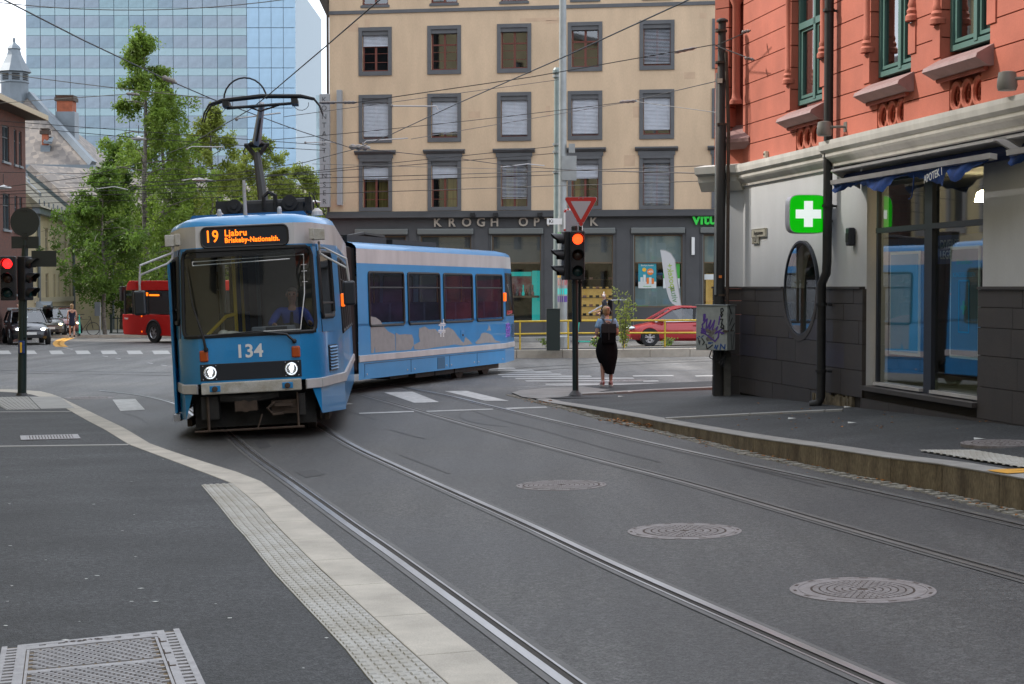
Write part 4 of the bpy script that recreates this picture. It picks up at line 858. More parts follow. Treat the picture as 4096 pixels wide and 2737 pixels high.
def tq(z): a, b = prof(z, LR, -1)[:2], prof(z, LR, 1)[:2]; return [(a[1][0], LR - a[1][1], z), (a[0][0], LR - a[0][1], z), (b[0][0], LR - b[0][1], z), (b[1][0], LR - b[1][1], z)]
A, B = tq(WS0), tq(BW0)
for i in range(3): g_.quad(A[i], A[i + 1], B[i + 1], B[i])
tp(g_, 'rear_screen', g_tramd, MR)
def win_r(px0, px1):
    out = []
    for px in (px0, px1):
        o_w = (tram.matrix_world if False else Matrix.Translation(tramloc)) @ MR; I = o_w.inverted(); c = I @ Vector((0, 0, CAMZ)); e = I @ (Vector((0, 0, CAMZ)) + ray(px, 1160)) - c
        k = (1.21 - c.x) / e.x; out.append((c + e * k).y)
    return tuple(out)
S_ = 800 / 1742
wr = [win_r(1350 + a * S_, 1350 + b * S_) for a, b in ((262, 566), (604, 880), (916, 1164), (1198, 1424))]
flank(MR, T0, 0.05, wr, 1); flank(MR, T0, 0.05, wr, -1)
ql = lambda y, z, d=0.0: (1.25 - inset(z) + d, y, z)
for y in (wr[0][0] - 1.1, T0 - 0.06): tp(MB().box(1.22, 1.30, y - 0.06, y + 0.06, 1.86, 2.08), 'side_marker', m_ambert, MR, bevel=0.02)
def px2flank(px, py):
    I = (Matrix.Translation(tramloc) @ MR).inverted(); c = I @ Vector((0, 0, CAMZ)); e = I @ (Vector((0, 0, CAMZ)) + ray(px, py)) - c
    k = (1.2535 - c.x) / e.x; p = c + e * k; return (1.2535, p.y, max(0.82, p.z))
peel = [[(285, 840), (335, 850), (375, 880), (400, 925), (440, 970), (470, 985), (500, 1000), (505, 1135), (440, 1145), (380, 1150), (330, 1155), (325, 1100), (315, 1160), (293, 1158), (290, 1000)],
        [(507, 983), (540, 1000), (590, 995), (650, 1000), (662, 1040), (665, 1090), (640, 1130), (590, 1135), (510, 1140)],
        [(665, 1090), (720, 1060), (708, 1010), (712, 945), (760, 928), (800, 955), (850, 948), (885, 985), (900, 1000), (935, 945), (965, 935), (1010, 960), (1045, 1010), (1085, 1060), (1100, 1070), (1115, 1020), (1150, 1050), (1175, 1080), (1100, 1095), (1020, 1085), (960, 1095), (850, 1110), (780, 1125), (700, 1135), (668, 1125)],
        [(1200, 1070), (1240, 1030), (1255, 990), (1285, 980), (1320, 990), (1345, 1005), (1375, 1050), (1420, 1062), (1415, 1072), (1300, 1070), (1215, 1082)],
        [(1298, 968), (1312, 950), (1318, 912), (1326, 930), (1338, 965), (1318, 960)]]
for P in peel:
    pts = [px2flank(1350 + x * S_, 880 + y * S_) for x, y in P]
    n_ = len(pts); tp(MB().add(pts + [(x - 0.004, y, z) for x, y, z in pts], [tuple(range(n_))] + [(i, (i + 1) % n_, (i + 1) % n_ + n_, i + n_) for i in range(n_)]), 'peeled_patch', m_grey, MR)
em = None
def emb(x0, x1, y0, y1):
    global em
    p = [px2flank(1350 + x * S_, 880 + y * S_) for x, y in ((x0, y0), (x1, y0), (x1, y1), (x0, y1))]; p = [(x + 0.003, y, z) for x, y, z in p]
    q = tp(MB().add(p + [(x - 0.005, y, z) for x, y, z in p], [(0, 1, 2, 3), (0, 1, 5, 4), (1, 2, 6, 5), (2, 3, 7, 6), (3, 0, 4, 7)]), 'emblem' if em is None else 'emblem_bar', m_white, MR, tram if em is None else em); em = em or q
emb(879, 941, 898, 907); emb(879, 941, 912, 921); emb(877, 939, 958, 967); emb(877, 939, 972, 981)
for y in (866, 878, 890, 925, 937, 948, 987, 999, 1010):
    for x in (894, 917): emb(x, x + 11, y, y + 8)
def band_line(y0, z0, y1, z1, name='panel_seam', w=0.006, m=m_rubber): tp(MB().tube([ql(y0, z0, 0.001), ql(y1, z1, 0.001)], w, 4), name, m, MR)
band_line(0.3, 0.62, T0 - 0.1, 0.62)
for y in (0.34, wr[1][0] + 0.1, wr[2][0] + 0.3, wr[3][0]): band_line(y, 0.34, y, 0.62)
yh = wr[1][1]; tp(MB().box(1.251, 1.256, yh - 0.2, yh + 0.25, 0.34, 0.60), 'grille', mat('grille_teal', (0.02, 0.10, 0.2), 0.5), MR)
yh = px2flank(1350 + 1090 * S_, 1200)[1]; tp(MB().box(1.252, 1.257, yh - 0.13, yh + 0.13, 1.02, 1.2), 'hatch', m_blue, MR, bevel=0.004); tp(MB().box(1.258, 1.262, yh - 0.05, yh + 0.03, 1.05, 1.10), 'hatch_latch', m_rubber, MR)
for y in (0.45, wr[1][0] - 0.1, wr[1][0] + 0.3, wr[2][0] + 0.1, wr[2][0] + 0.4, wr[3][0] - 0.2, wr[3][0] + 0.1, T0 - 0.2): tp(MB().ball((1.255, y, 0.40), (0.01, 0.025, 0.02), 6, 4), 'latch', m_alu, MR)
for k in range(8):
    A = prof(1.0, LR, 1); v0, v1 = Vector(A[1]), Vector(A[2]); a, b = v0.lerp(v1, 0.05), v0.lerp(v1, 0.35); z = 0.92 + 0.045 * k
    tp(MB().add([(a.x + 0.004, LR - a.y, z), (b.x + 0.004, LR - b.y, z), (b.x + 0.03, LR - b.y, z + 0.028), (a.x + 0.03, LR - a.y, z + 0.028)], [(0, 1, 2, 3)]), 'louvre', m_blackp, MR)
mp_ = mat('purple_spray', (0.32, 0.14, 0.55), 0.5, var=0.3, vscale=12)
for k in range(5):
    z = 0.98 + 0.07 * k; A = prof(z, LR, 1); v0, v1 = Vector(A[1]), Vector(A[2])
    pts = []
    for i in range(9):
        t = 0.50 + 0.45 * i / 8; v = v0.lerp(v1, t); pts.append((v.x + 0.006, LR - v.y + 0.002, z + 0.04 * math.sin(i * 2.2 + k)))
    tp(MB().tube(pts, 0.012, 4), 'spray_tag', mp_, MR)
tp(MB().box(-0.9, 0.9, 0.1, LR - 0.8, 0.86, 0.90), 'cabin_floor', m_tfloor, MR); tp(MB().box(-0.95, 0.95, 0.1, LR - 0.9, 2.60, 2.66), 'cabin_ceiling', m_tin, MR)
for y in [wr[0][0] + 0.3 + 0.95 * k for k in range(9)]:
    if y < LR - 1.2:
        for x in (-0.72, 0.72): tp(MB().box(x - 0.42, x + 0.42, y, y + 0.09, 1.05, 1.86).box(x - 0.42, x + 0.42, y - 0.4, y, 1.26, 1.35), 'seat', m_seat, MR, bevel=0.02)
for y in (1.2, 3.0, 4.9, 6.7, 8.3): tp(MB().tube([(0.25, y, 0.9), (0.25, y, 2.6)], 0.02, 6), 'grab_pole', m_pole, MR)
tp(MB().box(-1.0, 1.0, 0.3, 8.8, 0.40, 0.64), 'underframe', m_dark, MR)
for a, b in ((1.9, 2.9), (3.3, 4.4), (4.45, 5.6), (5.65, 6.5)): tp(MB().box(0.55, 1.12, a, b, 0.18 if a > 3 else 0.22, 0.42), 'equipment_box', m_dark, MR, bevel=0.015)
bogie(MR, 7.6)
tp(MB().box(-0.5, 0.75, 0.6, 2.6, RT + 0.02, RT + 0.16).box(-0.6, 0.85, 2.7, 5.2, RT + 0.02, RT + 0.12).tube([(0.6, 0.2, RT + 0.05), (0.7, 1.5, RT + 0.22), (0.5, 3.0, RT + 0.2)], 0.04, 5).box(0.2, 0.5, 0.1, 0.5, RT, RT + 0.3), 'roof_equipment', m_pblk, MR)
# ================================================================ beige corner building with shops
m_beige = mat('beige_render', (0.60, 0.445, 0.30), 0.85, var=0.13, vscale=0.9, stretch=(1, 1, 0.3), fine=0.05, fscale=30, bump=0.15, bscale=50)
m_patch = mat('beige_patch', (0.55, 0.39, 0.265), 0.85, var=0.1, vscale=2)
m_gsur = mat('grey_surround', (0.105, 0.108, 0.115), 0.7, var=0.12, vscale=2)
m_gwall = mat('grey_render', (0.075, 0.076, 0.08), 0.8, var=0.12, vscale=1.2, fine=0.06, fscale=50)
m_sash = mat('redbrown_sash', (0.14, 0.035, 0.022), 0.55)
m_blind = mat('blind_slats', (0.46, 0.48, 0.53), 0.45, 0.1, var=0.1, vscale=3)
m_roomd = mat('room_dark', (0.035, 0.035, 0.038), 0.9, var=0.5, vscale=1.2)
m_curt = mat('ochre_curtain', (0.33, 0.25, 0.07), 0.9, var=0.35, vscale=5, stretch=(3, 1, 0.3))
m_brown = mat('brown_eave', (0.05, 0.04, 0.033), 0.8)
m_boxg = mat('sign_grey', (0.30, 0.31, 0.325), 0.5)
g_win = glass('window_glass', (0.7, 0.75, 0.75), 0.10)
g_shop = glass('shop_glass', (0.8, 0.84, 0.83), 0.04)
BE = Fr((-8.53, 77.43, -0.6), math.radians(-9.0))
be = thing('corner_building', 'beige four storey building with grey shop front and blinds in its windows', 'building', BE.o, BE.a)
def z_of(px, py): return BE.px(px, py)[1]
r2 = lambda x, y: (1250 + x * 0.703, y * 0.703)
WB = 44.0
cols = [358, 752, 1149, 1551, 1959]; row_t = [[155, 147, 137, 125, 115], [540, 534, 525, 516, 510], [905, 898, 893, 888, 880]]; row_b = [[432, 425, 415, 405, 397], [815, 808, 803, 797, 790], [1205, 1200, 1196, 1192, 1187]]
cx_ = [BE.px(*r2(c, 640))[0] for c in cols]; pitch = (cx_[4] - cx_[0]) / 4
cx_ = [cx_[0] + pitch * k for k in range(6)]
zt = [sum(BE.px(*r2(c, t))[1] for c, t in zip(cols, row_t[r])) / 5 for r in range(3)]
zb = [sum(BE.px(*r2(c, t))[1] for c, t in zip(cols, row_b[r])) / 5 for r in range(3)]
z_cor = sum(BE.px(*r2(x, y))[1] for x, y in ((100, 1208), (2160, 1190))) / 2
z_top = sum(BE.px(*r2(x, y))[1] for x, y in ((105, 66), (1420, 44), (2300, 14))) / 3
SW, OW = 1.58, 1.24
holes = []
for r in range(3):
    for x in cx_: holes.append((x - OW / 2, x + OW / 2, zb[r] + (0.17 if r < 2 else 0.08), zt[r] - 0.16))
for x in cx_: holes.append((x - OW / 2, x + OW / 2, z_top + 0.28, z_top + 2.1))
wall(0, WB, z_cor, z_top + 3.6, holes, 0.28).o('wall', m_beige, be, fixn=False)
MB().box(-0.02, WB, -0.05, 0.02, z_top - 0.1, z_top + 0.06).o('string_course', m_gsur, be)
MB().add([(0, 0, 0), (0, 12, 0), (0, 12, z_top + 3.6), (0, 0, z_top + 3.6)], [(0, 1, 2, 3)]).o('side_wall', m_beige, be)
MB().prism([(-0.04, z_top - 0.2), (-0.75, z_top + 1.3), (-0.75, z_top + 2.1), (-0.04, z_top + 0.6)], 'y', -0.3, 10).o('eave', m_brown, be)
MB().tube([(-0.07, -0.02, z_cor - 0.2), (-0.07, -0.02, z_top + 0.4)], 0.06, 8).o('downpipe', m_brown, be)
for x0, z0, w, h in ((0.9, 0.0, 0.5, 0.35), (1.7, 0.15, 0.25, 0.4), (9.0, 0.25, 1.9, 0.16), (10.2, 0.15, 0.6, 0.14), (6.6, -4.1, 0.55, 0.3), (10.2, -4.1, 0.2, 0.5), (14.2, -4.2, 0.35, 0.5), (16.5, -2.5, 0.5, 0.3), (13.8, -6.4, 0.5, 0.5), (17.2, 0.2, 0.3, 0.25)):
    MB().box(x0, x0 + w, -0.004, 0.01, z_top - 0.9 + z0, z_top - 0.9 + z0 + h).o('plaster_patch', m_patch, be)
blind_state = [['p', '', '', '', 'o', 'o'], ['f', 'f9', 'f', 'f', 'f8', 'f'], ['p', 'p', 'o8', 'q', 'o', 'o']]
def slats(x0, x1, z0, z1, tilt, pitch=0.062):
    mb = MB(); n = int((z1 - z0) / pitch); d = 0.03 * math.cos(tilt); h = 0.03 * math.sin(tilt)
    for k in range(n):
        z = z1 - (k + 0.5) * pitch
        mb.add([(x0, 0.10 - d, z - h), (x1, 0.10 - d, z - h), (x1, 0.10, z + 0.006), (x0, 0.10, z + 0.006), (x1, 0.10 + d, z + h), (x0, 0.10 + d, z + h)], [(0, 1, 2, 3), (3, 2, 4, 5)])
    return mb
def win_unit(x, z0, z1, state, r, top_only=False):
    """surround > sash, panes, blind box, blind"""
    s = MB(); a, b = x - SW / 2, x + SW / 2
    if r < 2: ring(s, a, b, z0 - 0.17, z1 + 0.16, 0.17, -0.06, 0.03)
    elif r == 2:
        ring(s, a, b, z0 - 0.08, z1 + 0.16, 0.17, -0.06, 0.03)
        s.box(a + 0.02, b - 0.02, -0.09, -0.06, z1 + 0.02, z1 + 0.16); s.box(a - 0.05, b + 0.05, -0.10, 0.0, z1 + 0.16, z1 + 0.34); s.prism([(0.0, z1 + 0.34), (-0.12, z1 + 0.36), (-0.26, z1 + 0.46), (-0.26, z1 + 0.52), (0.0, z1 + 0.55)], 'x', a - 0.18, b + 0.18)
    else: s.box(a + 0.1, b - 0.1, -0.05, 0.03, z0 - 0.1, z0)
    w = s.o('window', m_gsur, be)
    MB().box(x - OW / 2 - 0.02, x + OW / 2 + 0.02, -0.03, 0.25, z0 - 0.03, z0 + 0.03).o('sill', m_gsur, w)
    f = MB(); ring(f, x - OW / 2, x + OW / 2, z0 + 0.03, z1, 0.07, 0.16, 0.22); f.box(x - 0.05, x + 0.05, 0.15, 0.22, z0 + 0.1, z1); f.box(x - OW / 2, x + OW / 2, 0.15, 0.22, z1 - 0.75, z1 - 0.68)
    for zz in (z0 + 0.45, z0 + 0.85): f.box(x - OW / 2 + 0.05, x + OW / 2 - 0.05, 0.17, 0.20, zz, zz + 0.025)
    f.o('sash', m_sash, w)
    for sx in (-1, 1):
        xa, xb = (x - OW / 2 + 0.07, x - 0.05) if sx < 0 else (x + 0.05, x + OW / 2 - 0.07)
        MB().quad((xa, 0.19, z0 + 0.1), (xb, 0.19, z0 + 0.1), (xb, 0.19, z1 - 0.07), (xa, 0.19, z1 - 0.07)).o('pane', g_win, w)
    if state is None: return w
    MB().box(x - OW / 2, x + OW / 2, 0.0, 0.15, z1 - 0.2, z1).o('blind_box', m_gsur, w)
    H = z1 - 0.2 - z0 - 0.05
    cov = {'': 0, 'p': 0.30, 'q': 0.33, 'f': 0.95, 'f9': 0.90, 'f8': 0.87, 'o': 0.94, 'o8': 0.78}[state]
    if cov:
        tl_ = 0.55 if state.startswith('o') else 1.15
        o_b = slats(x - OW / 2 + 0.03, x + OW / 2 - 0.03, z1 - 0.2 - H * cov, z1 - 0.2, tl_).o('blind', m_blind, w, fixn=False); o_b['kind'] = 'stuff'
        MB().box(x - OW / 2 + 0.03, x + OW / 2 - 0.03, 0.08, 0.12, z1 - 0.22 - H * cov, z1 - 0.2 - H * cov).o('blind_rail', m_blind, w)
    return w
for r in range(3):
    for k, x in enumerate(cx_): win_unit(x, zb[r] + (0.17 if r < 2 else 0.08), zt[r] - 0.16, blind_state[r][k], r)
for x in cx_: win_unit(x, z_top + 0.28, z_top + 2.1, None, 3)
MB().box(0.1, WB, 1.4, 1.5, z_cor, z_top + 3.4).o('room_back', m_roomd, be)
for r, k, sx, m in ((2, 0, -0.3, m_curt), (2, 0, 0.3, m_curt), (2, 1, 0.33, m_curt), (2, 3, -0.25, m_curt), (2, 2, -0.2, m_curt), (1, 1, 0, m_curt)):
    MB().box(cx_[k] + sx - 0.25, cx_[k] + sx + 0.27, 0.5, 0.53, zb[r], zt[r] - 0.2).o('curtain', m, be)
gx0, gx1 = 0, WB
mb = MB(); zc = z_cor
for a, b, c in ((0.0, -0.10, 0.10), (-0.10, -0.16, 0.22), (-0.16, -0.30, 0.32), (-0.30, -0.34, 0.2)): mb.box(-0.12, WB, -c, 0.02, zc + b, zc + a)
mb.o('shop_cornice', m_gwall, be)
z_lt = BE.px(*O(1110, 540))[1]; z_lb = BE.px(*O(1500, 705))[1]
sx_ = lambda r: BE.px(*O(r, 620))[0]
shops = [(sx_(820), sx_(930)), (sx_(963), sx_(1080)), (sx_(1127), sx_(1240)), (sx_(1298), sx_(1405)), (sx_(1452), sx_(1564)), (sx_(1611), sx_(1668)), (sx_(1690), sx_(1790))]
zb_s = [0.9, 0.9, BE.px(*O(1180, 740))[1], BE.px(*O(1350, 738))[1], z_lb, 0.5, 0.5]
zb_s = [z - 0.0 for z in zb_s]
wall(0, WB, 0, zc - 0.33, [(a, b, z, z_lt) for (a, b), z in zip(shops, zb_s)], 0.3).o('shop_wall', m_gwall, be, fixn=False)
m_bronze = mat('bronze_frame', (0.13, 0.09, 0.055), 0.5)
m_shin = mat('shop_inside', (0.05, 0.045, 0.04), 0.9, var=0.5, vscale=1.5)
m_frost = mat('frosted_film', (0.23, 0.30, 0.31), 0.5, var=0.15, vscale=0.8)
m_rol = mat('roller_case', (0.14, 0.15, 0.145), 0.5)
zr = BE.px(*O(1180, 603))[1]
for i, ((a, b), z0) in enumerate(zip(shops, zb_s)):
    s = MB(); ring(s, a, b, z0, z_lt, 0.06, 0.1, 0.2); s.box(a, b, 0.08, 0.2, zr - 0.03, zr + 0.03)
    w = s.o('shop_window', m_bronze, be)
    MB().quad((a, 0.15, z0), (b, 0.15, z0), (b, 0.15, z_lt), (a, 0.15, z_lt)).o('pane', g_shop, w)
    MB().box(a + 0.06, b - 0.06, 0.2, 0.23, zr + 0.03, z_lt - 0.05).o('window_film', m_frost if i > 3 else m_gsur, w)
    MB().box(a - 0.12, b + 0.12, -0.16, 0.0, z_lt + 0.05, z_lt + 0.32).o('awning_case', m_rol, w, bevel=0.04)
    MB().box(a - 0.02, a + 0.02, -0.04, 0.0, 0.6, z_lt).o('side_rail', m_rol, w)
for i in range(len(shops) - 1):
    a, b = shops[i][1] + 0.16, shops[i + 1][0] - 0.16
    if b > a: MB().box(a, b, -0.05, 0.0, 0.05, z_lt + 0.3).o('pilaster', m_gwall, be)
MB().box(0.0, WB, 3.2, 3.3, 0, zc).o('shop_back_wall', m_shin, be); MB().box(0, WB, 0.3, 3.2, 0.1, 0.14).o('shop_floor', mat('shop_floor', (0.16, 0.12, 0.09), 0.7), be); MB().box(0, WB, 0.3, 3.2, zc - 0.4, zc - 0.35).o('shop_ceiling', mat('shop_ceiling', (0.3, 0.3, 0.3), 0.8), be)
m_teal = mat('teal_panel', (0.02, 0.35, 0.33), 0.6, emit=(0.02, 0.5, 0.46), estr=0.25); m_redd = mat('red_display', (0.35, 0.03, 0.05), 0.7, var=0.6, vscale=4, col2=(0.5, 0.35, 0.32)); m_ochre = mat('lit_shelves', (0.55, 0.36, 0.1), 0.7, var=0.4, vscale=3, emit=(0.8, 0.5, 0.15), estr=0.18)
a, b = shops[2]; MB().box(b - 0.55, b - 0.1, 0.9, 1.0, zb_s[2], zr - 0.35).box(a + 0.3, b - 0.6, 1.0, 1.05, zr - 0.6, zr - 0.4).o('display_panel', m_teal, be)
MB().box(a + 0.5, b - 0.5, 1.1, 1.15, zb_s[2] + 1.3, zr - 0.4).o('display_poster', m_redd, be); MB().box(a + 0.2, b - 0.2, 0.6, 1.1, zb_s[2] + 1.15, zb_s[2] + 1.25).o('display_shelf', m_bronze, be)
for k in range(9):
    x = a + 0.6 + 0.15 * k; MB().lathe([(0.06, 0), (0.07, 0.12), (0.03, 0.2), (0.03, 0.3 + 0.1 * (k % 3))], 8, (x, 0.8, zb_s[2] + 1.25)).o('display_bottle', [m_redd, m_teal, m_sash, m_rol][k % 4], be)
a, b = shops[3]; MB().box(a + 0.5, b + 0.3, 1.6, 1.65, 0.5, zr - 1.1).o('lit_shelving', m_ochre, be)
for k in range(6):
    z = 0.7 + 0.42 * k; MB().box(a + 0.5, b + 0.3, 1.4, 1.6, z, z + 0.03).o('shelf', m_bronze, be)
    for j in range(7): MB().box(a + 0.6 + 0.3 * j, a + 0.75 + 0.3 * j, 1.42, 1.58, z + 0.03, z + 0.13).o('spectacles', m_rubber if (j + k) % 3 else m_redd, be)
a, b = shops[4]; MB().quad((a + 0.06, 0.17, z_lb + 0.06), (b - 0.06, 0.17, z_lb + 0.06), (b - 0.06, 0.17, z_lb + 0.95), (a + 0.06, 0.17, z_lb + 0.95)).o('frosted_pane', m_frost, be)
def rp_(rx, ry, y): return BE.px(*O(rx, ry), y)
m_postb = mat('poster_teal', (0.03, 0.28, 0.36), 0.5); m_postw = mat('poster_white', (0.62, 0.66, 0.66), 0.5); m_org = mat('poster_orange', (0.75, 0.2, 0.03), 0.5); m_yl = mat('poster_yellow', (0.8, 0.45, 0.03), 0.5); m_grn = mat('poster_green', (0.05, 0.35, 0.05), 0.5)
x0, z1 = rp_(1463, 602, 0.12); x1, z0 = rp_(1504, 661, 0.12)
po = MB().box(x0, x1, 0.135, 0.14, z0, z1).o('poster', m_postb, be)
MB().box(x0, x1, 0.13, 0.134, z0, z0 + 0.3).o('poster_lower', m_postw, po); lz = (x1 - x0)
MB().prism([(x0 + lz * 0.67 + 0.15 * math.cos(a), z1 - 0.42 + 0.15 * math.sin(a)) for a in [i * 0.4 for i in range(16)]], 'y', 0.126, 0.133).o('price_disc', m_org, po)
MB().prism([(x0 + lz * 0.33 + 0.09 * math.cos(a), z1 - 0.33 + 0.09 * math.sin(a)) for a in [i * 0.45 for i in range(14)]], 'y', 0.124, 0.133).o('price_disc', m_yl, po)
for k, (u, h, m) in enumerate(((0.12, 0.3, m_postw), (0.28, 0.42, m_postw), (0.46, 0.28, m_org), (0.6, 0.3, m_postw), (0.74, 0.25, m_org))): MB().box(x0 + lz * u, x0 + lz * u + 0.11, 0.122, 0.132, z0 + 0.2, z0 + 0.2 + h).o('product_print', m, po)
text('lettering', '-40%', 0.13, m_white, po, T(x0 + lz * 0.67, 0.124, z1 - 0.42) @ FRONT, 0.001, 0.003); text('lettering', 'Beskytt huden', 0.1, m_white, po, T(x0 + lz * 0.5, 0.132, z1 - 0.13) @ FRONT, 0.001, 0.001); text('lettering', 'vitusapotek', 0.08, m_grn, po, T(x0 + lz * 0.5, 0.128, z0 + 0.09) @ FRONT, 0.001, 0.001)
x0, z1 = rp_(1520, 601, 0.12); x1, z0 = rp_(1558, 661, 0.12)
po = MB().box(x0, x1, 0.135, 0.14, z0, z1).o('poster', m_grn, be); MB().box(x0, x1, 0.13, 0.134, z0, z0 + 0.45).o('poster_lower', m_postw, po)
x0, z0 = rp_(1470, 702, 0.12); text('lettering', 'vitusapotek', 0.14, m_grn, be, T(x0, 0.12, z0) @ FRONT, 0.001, 0.002)
m_dotl = mat('shop_spot', (1, 0.9, 0.7), 0.5, emit=(1, 0.85, 0.6), estr=6)
for k in range(4): x, z = rp_(1467 + k * 22, 561, 0.4); MB().ball((x, 0.4, z), 0.045, 6, 4).o('shop_spotlight', m_dotl, be)
a, b = shops[5]; MB().box(a + 0.1, b - 0.3, 0.9, 0.95, 0.6, zr - 0.5).o('lit_shelving', m_ochre, be); x, z = rp_(1628, 635, 0.1); MB().box(x - 0.3, x + 0.25, 0.12, 0.13, z - 0.12, z + 0.12).o('notice', m_postw, be)
x, z = rp_(1631, 710, 0.1); nd = MB().box(x - 0.32, x + 0.35, 0.12, 0.13, z - 0.35, z + 0.25).o('poster', m_yl, be); MB().prism([(x + 0.2 * math.cos(a), z + 0.2 * math.sin(a)) for a in [i * 0.4 for i in range(16)]], 'y', 0.112, 0.119).o('price_disc', m_postw, nd)
zs_ = sum(BE.px(*O(x, y))[1] for x, y in ((1005, 511), (1360, 509))) / 2
m_let = mat('letter_beige', (0.42, 0.37, 0.31), 0.5)
for ch, rx in zip('KROGHOPTIKK', (1003, 1036, 1070, 1103, 1134, 1200, 1230, 1257, 1287, 1324, 1361)):
    x = BE.px(*O(rx, 510))[0]; text('shop_letter', ch, 0.56, m_let, be, T(x, -0.06, zs_) @ FRONT, 0.03, 0.012)
m_vit = mat('green_letter', (0.02, 0.34, 0.04), 0.4, emit=(0.02, 0.5, 0.05), estr=0.25)
x, z = BE.px(*O(1588, 503)); text('shop_letter', 'vitus', 0.74, m_vit, be, T(x, -0.12, z) @ FRONT, 0.05, 0.018, 1.0, 'LEFT')
for rx in (1087, 1139, 1240, 1333): x, z = BE.px(*O(rx, 493)); MB().box(x - 0.1, x + 0.1, -0.5, -0.3, z - 0.08, z + 0.08).o('sign_spotlight', m_pblk, be)
x0, z1 = BE.px(*O(733, 216), -0.5); x1, z0 = BE.px(*O(756, 475), -0.5)
vs_ = MB().box(x0, x1, -0.6, -0.35, z0, z1).o('vertical_sign', m_boxg, be, bevel=0.02)
for k, ch in enumerate('KONTAKTLINSER'): text('lettering', ch, 0.33, mat('letter_dark', (0.06, 0.06, 0.065), 0.5), vs_, T((x0 + x1) / 2, -0.605, lerp(z1 - 0.28, z0 + 0.25, k / 12)) @ FRONT, 0.003, 0.0)
x0, z1 = BE.px(*O(773, 207), -0.2); x1, z0 = BE.px(*O(785, 471), -0.2); MB().box(x0, x1, -0.35, -0.08, z0, z1).o('light_box', m_boxg, be, bevel=0.02)
x0, z0 = BE.px(*O(1589, 562)); MB().box(x0 - 0.07, x0 + 0.07, -0.2, 0, z0 - 0.45, z0 + 0.35).o('wall_lamp', m_white, be, bevel=0.02)
xs0, xs1 = BE.px(*O(1380, 720))[0], BE.px(*O(1640, 720))[0]
for k in range(2): MB().box(xs0 + k * 0.35, xs1, -1.3 + 0.35 * k, -0.05, 0.0 if k == 0 else 0.16, 0.16 + 0.16 * k).o('step', m_kerb, be)
x, z = BE.px(*O(1418, 690), -1.2); MB().tube([(x, -1.2, 0.3), (x, -1.2, z + 0.05)], 0.03, 6).o('handrail_post', m_pblk, be)
MB().tube([(x + 0.35, -1.15, z + 0.05), (x - 0.35, -1.2, z + 0.03), (x - 1.3, -1.7, z - 0.55)], 0.03, 6).o('handrail', m_alu, be)
hg = thing('added_hoarding', 'unseen purple and pink hoarding added to colour the rear tram windows', 'hoarding', BE.M @ Vector((24, -3.0, 0)), BE.a)  # unseen boards added for coloured reflections in the rear tram windows
m_mur = mat('mural', (0.11, 0.06, 0.13), 0.7, var=0.6, vscale=0.45, col2=(0.02, 0.025, 0.03), fine=0.3, fscale=1.3); m_mur2 = mat('mural_pink', (0.28, 0.06, 0.08), 0.7, var=0.7, vscale=0.8, col2=(0.05, 0.025, 0.06))
for k in range(10): MB().box(2.0 * k + 0.01, 2.0 * k + 1.99, 0, 0.06, 0.1, 3.6 + 0.3 * (k % 2)).o('board', m_mur2 if k in (4, 5, 8) else m_mur, hg)
for k in range(7):
    x = 26 + 2.6 * k
    for z in (zb[0], zb[1], zb[2]): MB().box(x, x + 1.3, -0.06, 0.02, z, z + 2.1).o('window', m_gsur, be)
# ================================================================ red corner building with the pharmacy
m_red = mat('red_stucco', (0.44, 0.125, 0.08), 0.8, var=0.2, vscale=0.9, fine=0.06, fscale=60, bump=0.12, bscale=70)
m_redt = mat('red_trim', (0.28, 0.07, 0.045), 0.75, var=0.25, vscale=4)
m_sillt = mat('sill_metal', (0.26, 0.15, 0.14), 0.55, var=0.2, vscale=5)
m_wh = mat('white_render', (0.56, 0.575, 0.60), 0.8, var=0.09, vscale=1.0, fine=0.03, fscale=70, bump=0.08, stretch=(1, 1, 0.5))
m_corn = mat('cornice_paint', (0.58, 0.565, 0.53), 0.75, var=0.16, vscale=3, stretch=(1, 1, 0.4))
m_plin = mat('dark_granite', (0.060, 0.050, 0.046), 0.55, var=0.22, vscale=2.0, fine=0.3, fscale=120, col2=(0.045, 0.039, 0.038))
m_plint = mat('granite_tagged', (0.055, 0.050, 0.075), 0.5, var=0.35, vscale=1.5, fine=0.25, fscale=120, col2=(0.05, 0.043, 0.044))
m_green = mat('green_frame', (0.065, 0.145, 0.13), 0.5)
m_gfr = mat('anthracite_frame', (0.022, 0.026, 0.038), 0.4)
m_rubble = mat('crumbled_mortar', (0.16, 0.13, 0.085), 0.95, var=0.5, vscale=9, bump=0.6, bscale=25)
m_joint = mat('dark_joint', (0.02, 0.017, 0.016), 0.9)
PH = Fr((4.0, 28.6, 0.0), math.atan2(PHT.y, PHT.x))
ph = thing('pharmacy_building', 'red stucco corner building over a white and dark granite pharmacy ground floor', 'building', PH.o, PH.a)
LA = 14.5; ZP, ZW, ZC = 1.85, 3.62, 3.97
def t_of(rx, ry, y=0.0): return PH.px(*O(rx, ry), y)
courses = [0.05, 0.32, 0.70, 1.07, 1.40, 1.64, ZP]
gaps = [(5.55, 9.12)]
rng = random.Random(3)
OC = (2.98, 1.86, 0.80)
def inside_round(x, z): return (x - OC[0]) ** 2 + (z - OC[1]) ** 2 < (OC[2]) ** 2
